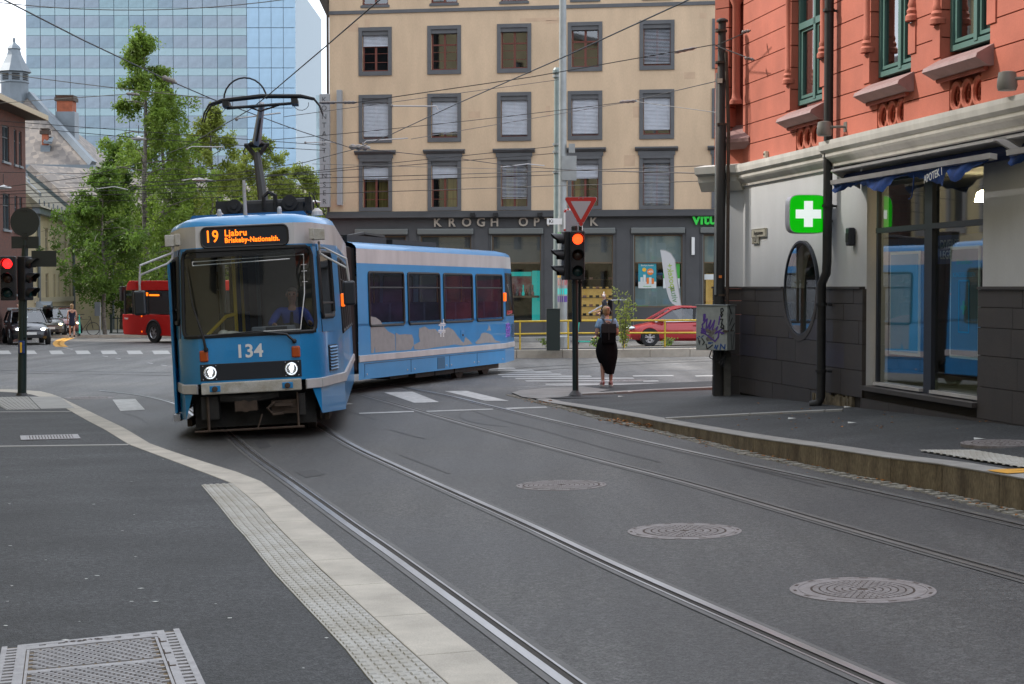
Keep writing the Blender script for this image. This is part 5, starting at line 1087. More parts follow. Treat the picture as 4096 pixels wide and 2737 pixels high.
for ci, (c0, c1) in enumerate(zip(courses, courses[1:])):
    x = 0.0
    while x < LA:
        x2 = min(LA, x + rng.uniform(0.75, 1.15))
        if x < gaps[0][0] < x2: x2 = gaps[0][0]
        if gaps[0][0] <= x < gaps[0][1] and c1 > 0.5: x = gaps[0][1]; continue
        zlo = c0
        if ci == 0 and 3.6 < x < 5.2: x = x2; continue
        ztop = c1 if not (gaps[0][0] <= x < gaps[0][1]) else min(c1, 0.47)
        if ztop > zlo + 0.05:
            jit = rng.uniform(0, 0.006); tg = (2 <= ci <= 3 and x < 4.2 and rng.random() < 0.75)
            n = 14; pts = [(lerp(x + 0.004, x2 - 0.004, i / n), z) for z in (zlo + 0.004,) for i in range(n + 1)] + [(lerp(x2 - 0.004, x + 0.004, i / n), ztop - 0.004) for i in range(n + 1)]
            if any(inside_round(px_, pz_) for px_, pz_ in pts):
                m2 = MB(); st = 24
                for i in range(st):
                    xa, xb = lerp(x + 0.004, x2 - 0.004, i / st), lerp(x + 0.004, x2 - 0.004, (i + 1) / st); xm = (xa + xb) / 2
                    d2 = OC[2] ** 2 - (xm - OC[0]) ** 2
                    top_ = ztop - 0.004 if d2 <= 0 else min(ztop - 0.004, OC[1] - math.sqrt(d2))
                    if top_ > zlo + 0.01: m2.box(xa, xb, -0.055 - jit, 0.05, zlo + 0.004, top_)
                    elif m2.v: m2.o('granite_slab', m_plint if tg else m_plin, ph); m2 = MB()
                if m2.v: m2.o('granite_slab', m_plint if tg else m_plin, ph)
            else:
                MB().box(x + 0.004, x2 - 0.004, -0.055 - jit, 0.05, zlo + 0.004, ztop - 0.004).o('granite_slab', m_plint if tg else m_plin, ph)
        x = x2
MB().box(0, 2.2, -0.02, 0.06, -0.6, ZP).box(2.2, 3.76, -0.02, 0.06, -0.6, 1.05).box(3.76, 5.5, -0.02, 0.06, -0.6, ZP).box(9.14, LA, -0.02, 0.06, -0.6, ZP).box(5.5, 9.14, -0.02, 0.06, -0.6, 0.44).o('joint_backing', m_joint, ph)
mb = MB()
for k in range(26):
    x = 3.62 + k * 0.06; mb.box(x, x + 0.07, -0.05 - rng.uniform(0, 0.03), 0.0, -0.3, 0.30 + rng.uniform(-0.05, 0.02))
mb.o('mortar_bed', m_rubble, ph)
for a, b in ((0, 2.2), (3.76, 5.5), (9.14, LA)): MB().box(a, b, -0.085, 0.0, ZP, ZP + 0.035).o('plinth_cap', m_plin, ph)
def disc_wall():
    mb = MB(); cx0, cz0, r = OC[0], OC[1], 0.74
    wall(0, LA, ZP, ZW, [(cx0 - 0.9, cx0 + 0.9, ZP, cz0 + 0.9), (5.55, 9.12, 0.4, 3.42)], 0.30, mb=mb)
    return mb
mb = MB(); x_a, x_b = OC[0] - 0.9, OC[0] + 0.9
wall(0, x_a, ZP, ZW, [], 0.3, mb=mb); wall(x_b, 5.55, ZP, ZW, [], 0.3, mb=mb); wall(9.12, LA, ZP, ZW, [], 0.3, mb=mb)
mb.quad((5.55, 0, 3.42), (9.12, 0, 3.42), (9.12, 0, ZW), (5.55, 0, ZW))
mb.quad((5.55, 0, 0.45), (5.55, 0, 3.42), (5.55, 0.32, 3.42), (5.55, 0.32, 0.45)); mb.quad((9.12, 0, 0.45), (9.12, 0.32, 0.45), (9.12, 0.32, 3.42), (9.12, 0, 3.42)); mb.quad((5.55, 0, 3.42), (9.12, 0, 3.42), (9.12, 0.32, 3.42), (5.55, 0.32, 3.42))
N = 40; RR = 0.74
for i in range(N):
    a0, a1 = math.pi * i / N, math.pi * (i + 1) / N
    p0, p1 = (OC[0] + RR * math.cos(a0), OC[1] + RR * math.sin(a0)), (OC[0] + RR * math.cos(a1), OC[1] + RR * math.sin(a1))
    mb.quad((p0[0], 0, p0[1]), (p0[0], 0, ZW), (p1[0], 0, ZW), (p1[0], 0, p1[1]))
mb.quad((x_a, 0, ZP), (OC[0] - RR, 0, ZP), (OC[0] - RR, 0, ZW), (x_a, 0, ZW)); mb.quad((OC[0] + RR, 0, ZP), (x_b, 0, ZP), (x_b, 0, ZW), (OC[0] + RR, 0, ZW))
for i in range(N * 2):
    a0, a1 = math.pi * i / N, math.pi * (i + 1) / N
    mb.quad((OC[0] + RR * math.cos(a0), 0, OC[1] + RR * math.sin(a0)), (OC[0] + RR * math.cos(a1), 0, OC[1] + RR * math.sin(a1)), (OC[0] + RR * math.cos(a1), 0.3, OC[1] + RR * math.sin(a1)), (OC[0] + RR * math.cos(a0), 0.3, OC[1] + RR * math.sin(a0)))
mb.o('white_wall', m_wh, ph, fixn=False)
def annulus(mb, r0, r1, y0, y1, a0=0, a1=2 * math.pi, n=48):
    for i in range(n):
        b0, b1 = lerp(a0, a1, i / n), lerp(a0, a1, (i + 1) / n); P = lambda r, b, y: (OC[0] + r * math.cos(b), y, OC[1] + r * math.sin(b))
        mb.quad(P(r0, b0, y0), P(r1, b0, y0), P(r1, b1, y0), P(r0, b1, y0)); mb.quad(P(r0, b0, y0), P(r0, b1, y0), P(r0, b1, y1), P(r0, b0, y1)); mb.quad(P(r1, b0, y0), P(r1, b0, y1), P(r1, b1, y1), P(r1, b1, y0))
    return mb
annulus(MB(), 0.735, 0.82, -0.065, 0.3, math.pi, 2 * math.pi, 32).o('stone_ring', m_plin, ph)
rw = annulus(MB(), 0.705, 0.738, -0.05, 0.06).o('round_window', m_gfr, ph)
MB().add([(OC[0] + 0.71 * math.cos(a), -0.035, OC[1] + 0.71 * math.sin(a)) for a in [2 * math.pi * i / 40 for i in range(40)]], [tuple(range(40))]).o('pane', glass('pharm_glass', (0.78, 0.86, 0.84), 0.16), rw)
g_ph = MATS['pharm_glass']
X0, X1, Z0, Z1 = 5.72, 9.08, 0.50, 3.38; XM0, XM1, ZT = 7.33, 7.60, 2.66
f = MB(); ring(f, X0, X1, Z0, Z1, 0.06, 0.07, 0.12); f.box(XM0, XM1 - 0.04, 0.06, 0.12, Z0, Z1); f.box(X0, XM0, 0.06, 0.12, ZT - 0.035, ZT + 0.035); f.box(XM1 - 0.04, X1, 0.06, 0.12, ZT - 0.035, ZT + 0.035)
sw = f.o('shop_window', m_gfr, ph)
for a, b in ((X0 + 0.06, XM0), (XM1 - 0.04, X1 - 0.06)):
    for c, d in ((Z0 + 0.06, ZT - 0.035), (ZT + 0.035, Z1 - 0.06)): MB().quad((a, 0.11, c), (b, 0.11, c), (b, 0.11, d), (a, 0.11, d)).o('pane', g_ph, sw)
MB().box(X0 + 0.05, XM0 - 0.02, 0.01, 0.07, Z0 + 0.02, Z0 + 0.06).box(XM1 + 0.02, X1 - 0.04, 0.01, 0.07, Z0 + 0.02, Z0 + 0.06).o('sill_trim', m_twhite, sw)
MB().box(X0 - 0.12, X1 + 0.04, -0.12, 0.24, 0.44, 0.50).o('window_ledge', m_plin, sw)
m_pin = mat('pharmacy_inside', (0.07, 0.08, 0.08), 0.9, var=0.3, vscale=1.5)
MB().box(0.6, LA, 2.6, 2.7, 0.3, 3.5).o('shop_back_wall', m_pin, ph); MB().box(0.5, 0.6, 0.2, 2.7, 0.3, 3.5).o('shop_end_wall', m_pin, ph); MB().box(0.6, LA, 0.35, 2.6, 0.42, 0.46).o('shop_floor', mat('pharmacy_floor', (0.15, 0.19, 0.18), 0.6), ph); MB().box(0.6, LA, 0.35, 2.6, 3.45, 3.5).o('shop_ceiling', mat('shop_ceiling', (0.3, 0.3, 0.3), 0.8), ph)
m_pb = mat('poster_blue', (0.01, 0.30, 0.55), 0.5); m_pw2 = mat('poster_rim', (0.62, 0.72, 0.72), 0.5); m_pd = mat('poster_dark', (0.10, 0.14, 0.15), 0.5); m_db = mat('board_blue', (0.03, 0.08, 0.3), 0.5)
def lp(rx, ry, y): return PH.px(*O(rx, ry), y)
def poster(r0, r1, y, m, nm='window_poster'):
    x0, z1 = lp(*r0, y); x1, z0 = lp(*r1, y); z1 = max(z1, z0 + 1.4)
    p = MB().box(x0, x1, y, y + 0.02, z0, z1).o(nm, m_pw2, ph); MB().box(x0 + 0.04, x1 - 0.04, y - 0.006, y, z0 + 0.04, z1 - 0.04).o('poster_face', m, p); return p, x0, x1, z0, z1
p, x0, x1, z0, z1 = poster((2040, 617), (2106, 818), 0.16, m_pb)
MIR = T(0, 0, 0) @ FRONT @ Matrix.Diagonal((-1, 1, 1, 1))
for s, dz, sz in (('Trumf-bonus', 0.42, 0.085), ('Apotek 1', 0.62, 0.085)): text('lettering', s, sz, mat('poster_text', (0.05, 0.42, 0.7), 0.5), p, T((x0 + x1) / 2, 0.152, z1 - dz) @ MIR, 0.001, 0.001)
p, x0, x1, z0, z1 = poster((2178, 612), (2243, 826), 0.16, m_pd)
for s, dz, sz, m in (('Bli medlem i', 0.20, 0.085, m_grn), ('KUNDEKLUBBEN', 0.36, 0.082, m_pb)): text('lettering', s, sz, m, p, T((x0 + x1) / 2, 0.152, z1 - dz) @ FRONT, 0.001, 0.001)
xm = (x0 + x1) / 2; fm = MB(); ring(fm, xm - 0.14, xm + 0.16, z0 + 0.32, z0 + 0.98, 0.02, 0.145, 0.152); fm.o('phone_outline', m_pb, p); MB().box(xm - 0.02, xm + 0.03, 0.146, 0.152, z0 + 0.55, z0 + 0.72).box(xm - 0.07, xm + 0.08, 0.147, 0.151, z0 + 0.61, z0 + 0.66).o('cross_mark', m_grn, p)
x0, z1 = lp(2150, 541, 0.6); x1, z0 = lp(2262, 602, 0.6); hb = MB().box(x0, x1, 0.6, 0.63, z0, z1).o('hanging_board', m_db, ph)
text('lettering', 'DIVERSE', 0.155, mat('letter_paleblue', (0.35, 0.45, 0.7), 0.5), hb, T(x0 + 0.08, 0.595, lerp(z0, z1, 0.68)) @ FRONT, 0.001, 0.002, 1.0, 'LEFT'); text('lettering', 'LEGEMIDLER', 0.155, MATS['letter_paleblue'], hb, T(x0 + 0.08, 0.595, lerp(z0, z1, 0.3)) @ FRONT, 0.001, 0.002, 1.0, 'LEFT')
for x in (6.2, 8.4): MB().lathe([(0.10, 0), (0.07, 0.12), (0.02, 0.16)], 12, (x, 1.4, 3.05)).o('ceiling_lamp', mat('warm_lamp', (1, 0.8, 0.5), 0.5, emit=(1, 0.75, 0.4), estr=30), ph)
def corn(x0, x1, d, dz, name='cornice'):
    P = [(0.02, ZC - 0.36), (-0.04 - d, ZC - 0.36), (-0.05 - d, ZC - 0.31), (-0.12 - d, ZC - 0.25), (-0.14 - d, ZC - 0.22), (-0.14 - d, ZC - 0.17), (-0.19 - d, ZC - 0.13), (-0.20 - d, ZC - 0.06), (-0.20 - d, ZC), (0.02, ZC + 0.05)]
    MB().prism([(y, z + dz) for y, z in P], 'x', x0, x1).o(name, m_corn, ph)
corn(-0.20, 4.22, 0.0, 0.0); corn(4.30, LA, 0.05, 0.03)
win = [(2.42, 3.80), (5.66, 7.03), (7.94, 9.28), (11.6, 12.9)]; zsill = [4.68, 4.72, 4.76, 4.76]
z = ZC; k = 0; CH = 0.345; ZTOP = 8.4
while z < ZTOP:
    segs = []; x = 0.0; hi = min(z + CH, ZTOP)
    for (a, b), zs0 in zip(win, zsill):
        aa, bb = (a, b) if hi > zs0 + 0.02 else (a + 0.25, b - 0.22)
        segs.append((x, aa)); x = bb
    segs.append((x, LA))
    for a, b in segs: MB().box(a + 0.0, b, -0.012, 0.26, z + 0.008, hi - 0.008).o('stucco_course', m_red, ph)
    z += CH; k += 1
mb = MB()
x = 0.0
for (a, b), zs0 in zip(win, zsill): mb.box(x + 0.03, a - 0.03, 0.012, 0.25, ZC, ZTOP); x = b
mb.box(x + 0.03, LA, 0.012, 0.25, ZC, ZTOP); mb.o('stucco_joint', m_redt, ph)
for i, ((a, b), zs0) in enumerate(zip(win, zsill)):
    f = MB(); ring(f, a + 0.02, b - 0.02, zs0 + 0.06, 8.2, 0.07, 0.10, 0.20); xm = a + 0.02 + (b - a - 0.04) * 0.55
    f.box(xm - 0.045, xm + 0.045, 0.09, 0.20, zs0 + 0.1, 8.2); f.box(a + 0.06, b - 0.06, 0.09, 0.20, 5.92, 6.02)
    w = f.o('arched_window', m_green, ph)
    ring(MB(), a + 0.12, xm - 0.06, zs0 + 0.16, 5.92, 0.045, 0.12, 0.18).o('casement', m_green, w); ring(MB(), xm + 0.06, b - 0.12, zs0 + 0.16, 5.92, 0.045, 0.12, 0.18).o('casement', m_green, w)
    MB().quad((a + 0.1, 0.155, zs0 + 0.1), (b - 0.1, 0.155, zs0 + 0.1), (b - 0.1, 0.155, 8.2), (a + 0.1, 0.155, 8.2)).o('pane', glass('upper_glass', (0.55, 0.6, 0.6), 0.16), w)
    MB().box(a + 0.3, a + 0.42, 0.5, 0.52, zs0 + 0.1, 8).box(b - 0.3, b - 0.16, 0.5, 0.52, zs0 + 0.1, 8).o('curtain', mat('grey_curtain', (0.3, 0.31, 0.31), 0.9), w)
    MB().prism([(0.19, zs0 + 0.02), (-0.0, zs0 - 0.03), (-0.22, zs0 - 0.15), (-0.24, zs0 - 0.20), (-0.13, zs0 - 0.26), (-0.08, zs0 - 0.29), (0.06, zs0 - 0.29)], 'x', a - 0.06, b + 0.10).o('sill', m_sillt, w)
    MB().tube([(a + 0.02, -0.06, zs0 - 0.31), (b + 0.0, -0.06, zs0 - 0.31)], 0.03, 8).o('sill_moulding', m_redt, w, smooth=True)
    MB().box(a + 0.20, b - 0.18, 0.10, 0.14, ZC + 0.0, zs0 - 0.28).o('sunk_panel', m_red, w)
    for j in range(3):
        cxr = a + 0.25 + (b - a - 0.43) * (j + 0.5) / 3; cz = (ZC + zs0 - 0.34) / 2 + 0.03; tr = MB()
        lo = [(cxr + 0.155 * math.cos(t), 0.03, cz + 0.165 * math.sin(t)) for t in [2 * math.pi * q / 20 for q in range(21)]]; tr.tube(lo, 0.035, 6)
        for q in range(6):
            t = 2 * math.pi * q / 6; c = Vector((cxr + 0.085 * math.cos(t), 0.08, cz + 0.10 * math.sin(t)))
            tr.tube([(c.x + 0.05 * math.cos(t + s), 0.08, c.z + 0.06 * math.sin(t + s)) for s in (-1.7, -0.9, 0, 0.9, 1.7)], 0.014, 5)
        tr.o('tracery_ring', m_red, w, smooth=True)
    for xj in (a - 0.10, b + 0.06):
        bz = zs0 + (0.42 if xj < a else 0.62); cb = MB().lathe([(0.115, 0), (0.115, 0.06), (0.09, 0.09), (0.10, 0.13), (0.075, 0.17), (0.085, 0.21), (0.07, 0.25), (0.07, 1.6), (0.085, 1.63), (0.075, 1.67), (0.10, 1.75), (0.115, 1.78), (0.115, 1.85)], 14, (xj, 0.0, bz))
        cb.o('colonnette', m_red, w, smooth=True)
        MB().box(xj - 0.12, xj + 0.10, -0.03, -0.005, bz - 0.42, bz - 0.02).o('colonnette_block', m_red, w)
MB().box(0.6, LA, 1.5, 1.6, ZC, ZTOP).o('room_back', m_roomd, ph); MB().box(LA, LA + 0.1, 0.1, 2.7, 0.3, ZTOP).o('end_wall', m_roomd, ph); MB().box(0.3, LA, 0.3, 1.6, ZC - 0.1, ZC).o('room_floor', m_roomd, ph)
MB().box(-0.3, LA, -0.05, 8, ZTOP, ZTOP + 0.2).o('storey_cap', m_redt, ph)
dB = Vector((-0.44, 0.44)).normalized(); PB = Fr((PHB.x, PHB.y, 0), math.atan2(-dB.y, -dB.x)); Mb = PH.I @ PB.M; LB = 0.622
def pb_(mb, name, m, **kw): return mb.xf(Mb).o(name, m, ph, **kw)
z = ZC
while z < ZTOP:
    for a, b in ((0, 0.30),): pb_(MB().box(a, b, -0.012, 0.2, z + 0.008, min(z + CH, ZTOP) - 0.008), 'stucco_course', m_red)
    z += CH
pb_(MB().box(0.02, LB, 0.2, 0.3, ZC, ZTOP), 'stucco_joint', m_redt)
pb_(MB().prism([(0.2, 4.70), (-0.26, 4.42), (-0.26, 4.36), (-0.1, 4.26), (0.2, 4.26)], 'x', 0.26, LB + 0.3), 'sill', m_sillt)
pb_(MB().lathe([(0.115, 0), (0.115, 0.06), (0.08, 0.1), (0.07, 0.2), (0.07, 1.7), (0.115, 1.8), (0.115, 1.9)], 12, (0.42, 0.05, 5.05)), 'colonnette', m_red, smooth=True)
pb_(MB().box(0, LB, 0, 0.2, ZP, ZW), 'white_wall', m_wh)
pb_(MB().prism([(0.02, ZC - 0.42), (-0.06, ZC - 0.42), (-0.15, ZC - 0.26), (-0.17, ZC - 0.16), (-0.25, ZC - 0.12), (-0.27, ZC), (0.02, ZC + 0.05)], 'x', -0.25, LB + 0.02), 'cornice', m_corn)
for c0, c1 in zip(courses, courses[1:]):
    x = 0.0
    while x < LB: x2 = min(LB, x + 0.95); pb_(MB().box(x + 0.004, x2 - 0.004, -0.055, 0.1, c0 - (0.4 if c0 < 0.1 else 0) + 0.004, c1 - 0.004), 'granite_slab', m_plin); x = x2
pb_(MB().box(0.0, LB, -0.085, 0.0, ZP, ZP + 0.035), 'plinth_cap', m_plin)
pb_(MB().box(0.30, LB, -0.01, 0.2, ZC, 4.30), 'sunk_panel', m_red); pb_(MB().quad((0.0, 0.0, -0.5), (-1.0, 9.0, -0.5), (-1.0, 9.0, ZTOP), (0.0, 0.0, ZTOP)), 'far_wall', m_red)
xd = 4.38; dp = thing('downpipe', 'black cast iron downpipe running down the pharmacy corner front', 'downpipe', PH.M @ Vector((xd, 0, 0)), PH.a)
MB().tube([(0, -0.13, 8.4), (0, -0.13, ZC + 0.1), (0, -0.14, 2.25), (0.0, -0.15, 2.08), (-0.06, -0.20, 1.92), (-0.06, -0.20, 0.25), (-0.06, -0.24, 0.16), (-0.12, -0.34, 0.13)], 0.068, 12).o('pipe', m_pblk, dp, smooth=True)
for z in (5.9, 3.05, 1.6, 0.62): MB().lathe([(0.085, 0), (0.085, 0.04)], 12, (0 if z > 2 else -0.06, -0.135 if z > 2 else -0.20, z)).box(-0.02, 0.02, -0.12, 0.02, z, z + 0.03).o('clamp', m_pblk, dp)
gc = thing('pharmacy_sign', 'square green lightbox with white cross projecting from the wall', 'sign', PH.M @ Vector((4.22, 0, 2.95)), PH.a + math.pi / 2)
m_gsign = mat('sign_green', (0.005, 0.22, 0.005), 0.25, emit=(0.0, 0.42, 0.0), estr=0.45); m_wsign = mat('sign_white', (0.6, 0.66, 0.64), 0.3, emit=(0.85, 0.95, 0.9), estr=0.35)
def sq(w, p=5.0, n=40): return [(w * math.copysign(abs(math.cos(t)) ** (2 / p), math.cos(t)), w * math.copysign(abs(math.sin(t)) ** (2 / p), math.sin(t))) for t in [2 * math.pi * i / n for i in range(n)]]
gc.rotation_euler = (0, 0, PH.a + math.pi / 2 - math.radians(4)); cxs = -0.40
MB().prism([(x + cxs, z) for x, z in sq(0.285)], 'y', -0.11, 0.11).o('case', m_alu, gc, smooth=True); MB().prism([(x + cxs, z) for x, z in sq(0.275)], 'y', -0.125, -0.105).o('green_face', m_gsign, gc, smooth=True); MB().prism([(x + cxs, z) for x, z in sq(0.275)], 'y', 0.105, 0.125).o('green_face', m_gsign, gc, smooth=True)
for y in (-0.130, 0.130): MB().box(cxs - 0.19, cxs + 0.19, y - 0.004, y + 0.004, -0.065, 0.065).box(cxs - 0.065, cxs + 0.065, y - 0.0038, y + 0.0038, -0.19, 0.19).o('white_cross', m_wsign, gc)
MB().tube([(-0.15, 0, 0.1), (0.1, 0, 0.1)], 0.02, 6).tube([(-0.15, 0, -0.1), (0.1, 0, -0.1)], 0.02, 6).o('bracket', m_pblk, gc)
m_enam = mat('enamel_cream', (0.46, 0.44, 0.36), 0.35, var=0.1, vscale=8)
for lab, r0, r1, s, sz in (('cream enamel street sign reading Bogstadveien on the white wall', (1723, 524), (1755, 545), 'Bogstadveien', 0.105), ('small cream number plate 51-47 under the street sign', (1724, 546), (1738, 559), '51-47', 0.085)):
    x0, z1 = lp(*r0, -0.03); x1, z0 = lp(*r1, -0.03); zc_ = (z0 + z1) / 2; h = 0.075 if len(s) > 6 else 0.055
    st = thing('street_sign' if len(s) > 6 else 'number_plate', lab, 'sign', PH.M @ Vector(((x0 + x1) / 2, -0.02, zc_)), PH.a)
    w = (x1 - x0) / 2; MB().box(-w, w, -0.015, 0.015, -h, h).o('plate', m_enam, st, bevel=0.006); ring(MB(), -w + 0.008, w - 0.008, -h + 0.008, h - 0.008, 0.006, -0.0185, -0.014).o('border', m_pblk, st)
    text('lettering', s, sz, m_pblk, st, T(0, -0.018, 0) @ FRONT, 0.001, 0.0, 0.95, 'CENTER', 0.9)
def floodlight(rx, ry, lab):
    x, z = lp(rx, ry, -0.28); z = max(z, ZC + 0.20); t = thing('floodlight', lab, 'lamp', PH.M @ Vector((x, -0.02, z)), PH.a)
    mg = mat('lamp_grey', (0.16, 0.155, 0.14), 0.5)
    MB().lathe([(0.10, -0.10), (0.115, -0.06), (0.11, 0.02), (0.095, 0.10), (0.06, 0.11)], 14, (0, -0.25, 0.0)).o('lamp_head', mg, t, smooth=True)
    MB().tube([(0.08, -0.2, 0.02), (0.15, -0.12, 0.02), (0.17, 0.02, 0.02)], 0.02, 6).box(0.1, 0.22, 0.0, 0.03, -0.05, 0.09).o('arm', mg, t)
floodlight(1888, 331, 'grey floodlight on the cornice left of the downpipe'); floodlight(2306, 244, 'grey floodlight above the cornice at the right edge')
x, z = lp(1761, 354, 0); bx_ = thing('sensor_box', 'small cream sensor box on the red wall near the corner', 'sensor', PH.M @ Vector((x, -0.02, z)), PH.a); MB().box(-0.05, 0.05, -0.05, 0.01, -0.05, 0.05).o('case', m_enam, bx_, bevel=0.01); MB().ball((0, -0.05, 0), 0.02, 6, 4).o('lens', m_rubber, bx_)
x, z = lp(1958, 543, 0); bx_ = thing('wall_speaker', 'small dark grey wall box beside the pharmacy window', 'wall box', PH.M @ Vector((x, -0.02, z)), PH.a); MB().box(-0.07, 0.07, -0.09, 0.01, -0.13, 0.13).o('case', m_gfr, bx_, bevel=0.02); MB().box(-0.05, 0.05, -0.095, -0.088, -0.08, 0.05).o('grille', m_pblk, bx_)
def awning(x0, x1, lab, z=3.26, d=0.46):
    t = thing('awning', lab, 'awning', PH.M @ Vector(((x0 + x1) / 2, 0, z)), PH.a); L = (x1 - x0) / 2
    MB().box(-L, L, -d, 0.0, 0.235, 0.262).o('hood', m_twhite, t); MB().prism([(-0.02, -0.0), (-d, 0.24), (-0.02, 0.24)], 'x', L, L + 0.06).o('end_cap', m_twhite, t); MB().prism([(-0.02, -0.0), (-d, 0.24), (-0.02, 0.24)], 'x', -L - 0.03, -L).o('end_cap', m_twhite, t)
    MB().tube([(-L, -0.2, 0.13), (L, -0.2, 0.13)], 0.085, 12).o('roller', mat('awning_blue', (0.006, 0.02, 0.10), 0.8, var=0.3, vscale=6), t, smooth=True)
    MB().prism([(-d + 0.06, 0.035), (-d - 0.02, 0.05), (-d - 0.03, 0.11), (-d + 0.06, 0.10)], 'x', -L + 0.05, L - 0.03).o('front_bar', m_twhite, t)
    m_cl = mat('awning_cloth', (0.012, 0.055, 0.24), 0.85, var=0.45, vscale=7); mb = MB(); n = 44; hs = []
    for i in range(n + 1):
        u = i / n; x = lerp(-L + 0.02, L - 0.15, u); dr = interp([0, 0.03, 0.08, 0.2, 0.3, 0.38, 0.46, 0.5, 0.62, 0.75, 0.79, 0.83, 0.9, 1], [0.10, 0.16, 0.08, 0.06, 0.16, 0.26, 0.06, 0.04, 0.13, 0.28, 0.05, 0.30, 0.12, 0.02], u) * 0.8 + 0.012 * math.sin(i * 2.7)
        hs.append((x, dr, u))
    for (xa, da, ua), (xb, db, ub) in zip(hs, hs[1:]):
        for j in range(5):
            f0, f1 = j / 5, (j + 1) / 5; wv = lambda u, f: -d + 0.02 + 0.02 * math.sin(u * 40 + f * 4) + 0.04 * f * math.sin(u * 13)
            mb.quad((xa, wv(ua, f0), 0.05 - da * f0), (xb, wv(ub, f0), 0.05 - db * f0), (xb, wv(ub, f1), 0.05 - db * f1), (xa, wv(ua, f1), 0.05 - da * f1))
    mb.o('cloth', m_cl, t, smooth=True)
    return t, L, d
aw, La, da = awning(5.35, 10.3, 'white awning case with crumpled dark blue cloth over the pharmacy window')
text('lettering', 'APOTEK 1', 0.13, m_white, aw, T(La * 0.42, -da - 0.06, -0.05) @ Matrix.Rotation(math.radians(-8), 4, 'Y') @ FRONT, 0.001, 0.002, 1.0, 'CENTER', 0.9)
MB().tube([(0.35, -da, 0.0), (0.33, -da, -0.12), (0.22, -da + 0.03, -0.26), (0.08, -da + 0.05, -0.28)], 0.008, 5).o('tie_cord', MATS['awning_cloth'], aw)
awning(10.6, 14.0, 'second blue awning cut by the right edge of the picture')
x, z = lp(1842, 748, 0.08); cp = thing('paper_cup', 'white paper cup with red print and straw in the round window', 'cup', PH.M @ Vector((OC[0] + 0.24, 0.10, OC[1] - 0.67)), PH.a)
MB().lathe([(0.035, 0), (0.05, 0.15), (0.052, 0.16), (0.0001, 0.165)], 14).o('cup', m_white, cp, smooth=True); MB().tube([(0, 0, 0.16), (0.012, 0, 0.27)], 0.005, 5).o('straw', m_white, cp); text('lettering', 'KING', 0.04, mat('print_red', (0.5, 0.02, 0.02), 0.5), cp, T(-0.0, -0.046, 0.06) @ Matrix.Rotation(math.radians(-80), 4, 'Y') @ FRONT, 0.001, 0.001)
# ================================================================ glass tower
TY = 280.0; PXM = FPX / TY
def tz(py): return CAMZ + (HZ - py) / PXM
def tx(px): return (px - CX) / PXM
tw = thing('glass_tower', 'tall pale blue glass office tower behind the birches', 'tower', (tx(113), TY, -3))
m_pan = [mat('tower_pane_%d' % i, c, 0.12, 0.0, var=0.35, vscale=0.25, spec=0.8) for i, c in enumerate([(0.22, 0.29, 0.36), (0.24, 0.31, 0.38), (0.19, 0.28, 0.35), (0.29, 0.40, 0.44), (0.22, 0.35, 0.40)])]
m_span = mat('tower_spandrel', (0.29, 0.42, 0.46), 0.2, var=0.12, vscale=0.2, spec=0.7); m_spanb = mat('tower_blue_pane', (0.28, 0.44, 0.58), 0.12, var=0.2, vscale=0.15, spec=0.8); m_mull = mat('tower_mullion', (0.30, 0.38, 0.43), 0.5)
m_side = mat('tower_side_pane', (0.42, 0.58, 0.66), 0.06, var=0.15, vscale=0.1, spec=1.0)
x00 = tx(113); ox, oz = x00, -3.0
CW = 57.4 / PXM; FH = 79.5 / PXM
rows_y = [54.5 + 79.5 * k for k in range(-1, 8)]
W1 = tx(993) - x00; W2 = tx(1187) - x00; ztop_ = tz(-60) - oz
MB().box(0, W2, 0.35, 38, 0, ztop_).o('core', m_mull, tw)
ncol = int(round(W1 / CW)); cw = W1 / ncol; rt = random.Random(11)
def share(name, size, m, cache={}):
    k = (name, size, m.name)
    if k not in cache:
        me = bpy.data.meshes.new(name); b = MB().box(0, size[0], 0, 0.3, 0, size[1]); me.from_pydata(b.v, [], b.f); me.materials.append(m); cache[k] = me
    return cache[k]
def put(name, size, m, loc, rz=0.0):
    o = bpy.data.objects.new(name, share(name, size, m)); COL.objects.link(o); o.parent = tw; o.location = loc; o.rotation_euler = (rt.gauss(0, 0.004), 0, rz + rt.gauss(0, 0.004)); return o
for ry in rows_y:
    zc = tz(ry) - oz; sh = 29 / PXM; wh = FH - sh - 0.12
    for c in range(ncol):
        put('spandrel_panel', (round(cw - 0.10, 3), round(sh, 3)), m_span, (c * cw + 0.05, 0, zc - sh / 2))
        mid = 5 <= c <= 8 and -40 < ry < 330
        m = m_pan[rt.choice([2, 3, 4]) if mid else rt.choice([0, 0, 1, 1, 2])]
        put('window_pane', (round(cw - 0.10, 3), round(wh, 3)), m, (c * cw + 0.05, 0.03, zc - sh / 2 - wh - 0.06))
    for c in range(4):
        cb = (W2 - W1) / 4
        put('blue_pane', (round(cb - 0.08, 3), round(FH - 0.12, 3)), m_spanb, (W1 + c * cb + 0.04, 0, zc - sh / 2 - wh))
nd = 9; sd = Vector((-1.47, 40.0)); sl = sd.length / nd; rz = math.atan2(sd.y, sd.x)
for ry in rows_y:
    zc = tz(ry) - oz
    for c in range(nd):
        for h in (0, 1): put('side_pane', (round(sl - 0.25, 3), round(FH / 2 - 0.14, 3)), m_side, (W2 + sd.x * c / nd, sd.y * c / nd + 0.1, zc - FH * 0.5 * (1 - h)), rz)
MB().box(W2 - 14, W2 - 0.3, 41, 60, 0, tz(640) - oz).o('rear_wing', m_pan[4], tw)
ob_ = thing('far_block', 'narrow pale grey block between the glass tower and the corner building', 'building', (tx(1268) * 200 / TY, 200, -3))
MB().box(0, 4, 0, 10, 0, CAMZ + (HZ - 385) / (FPX / 200) + 3).o('wall', m_pan[3], ob_)
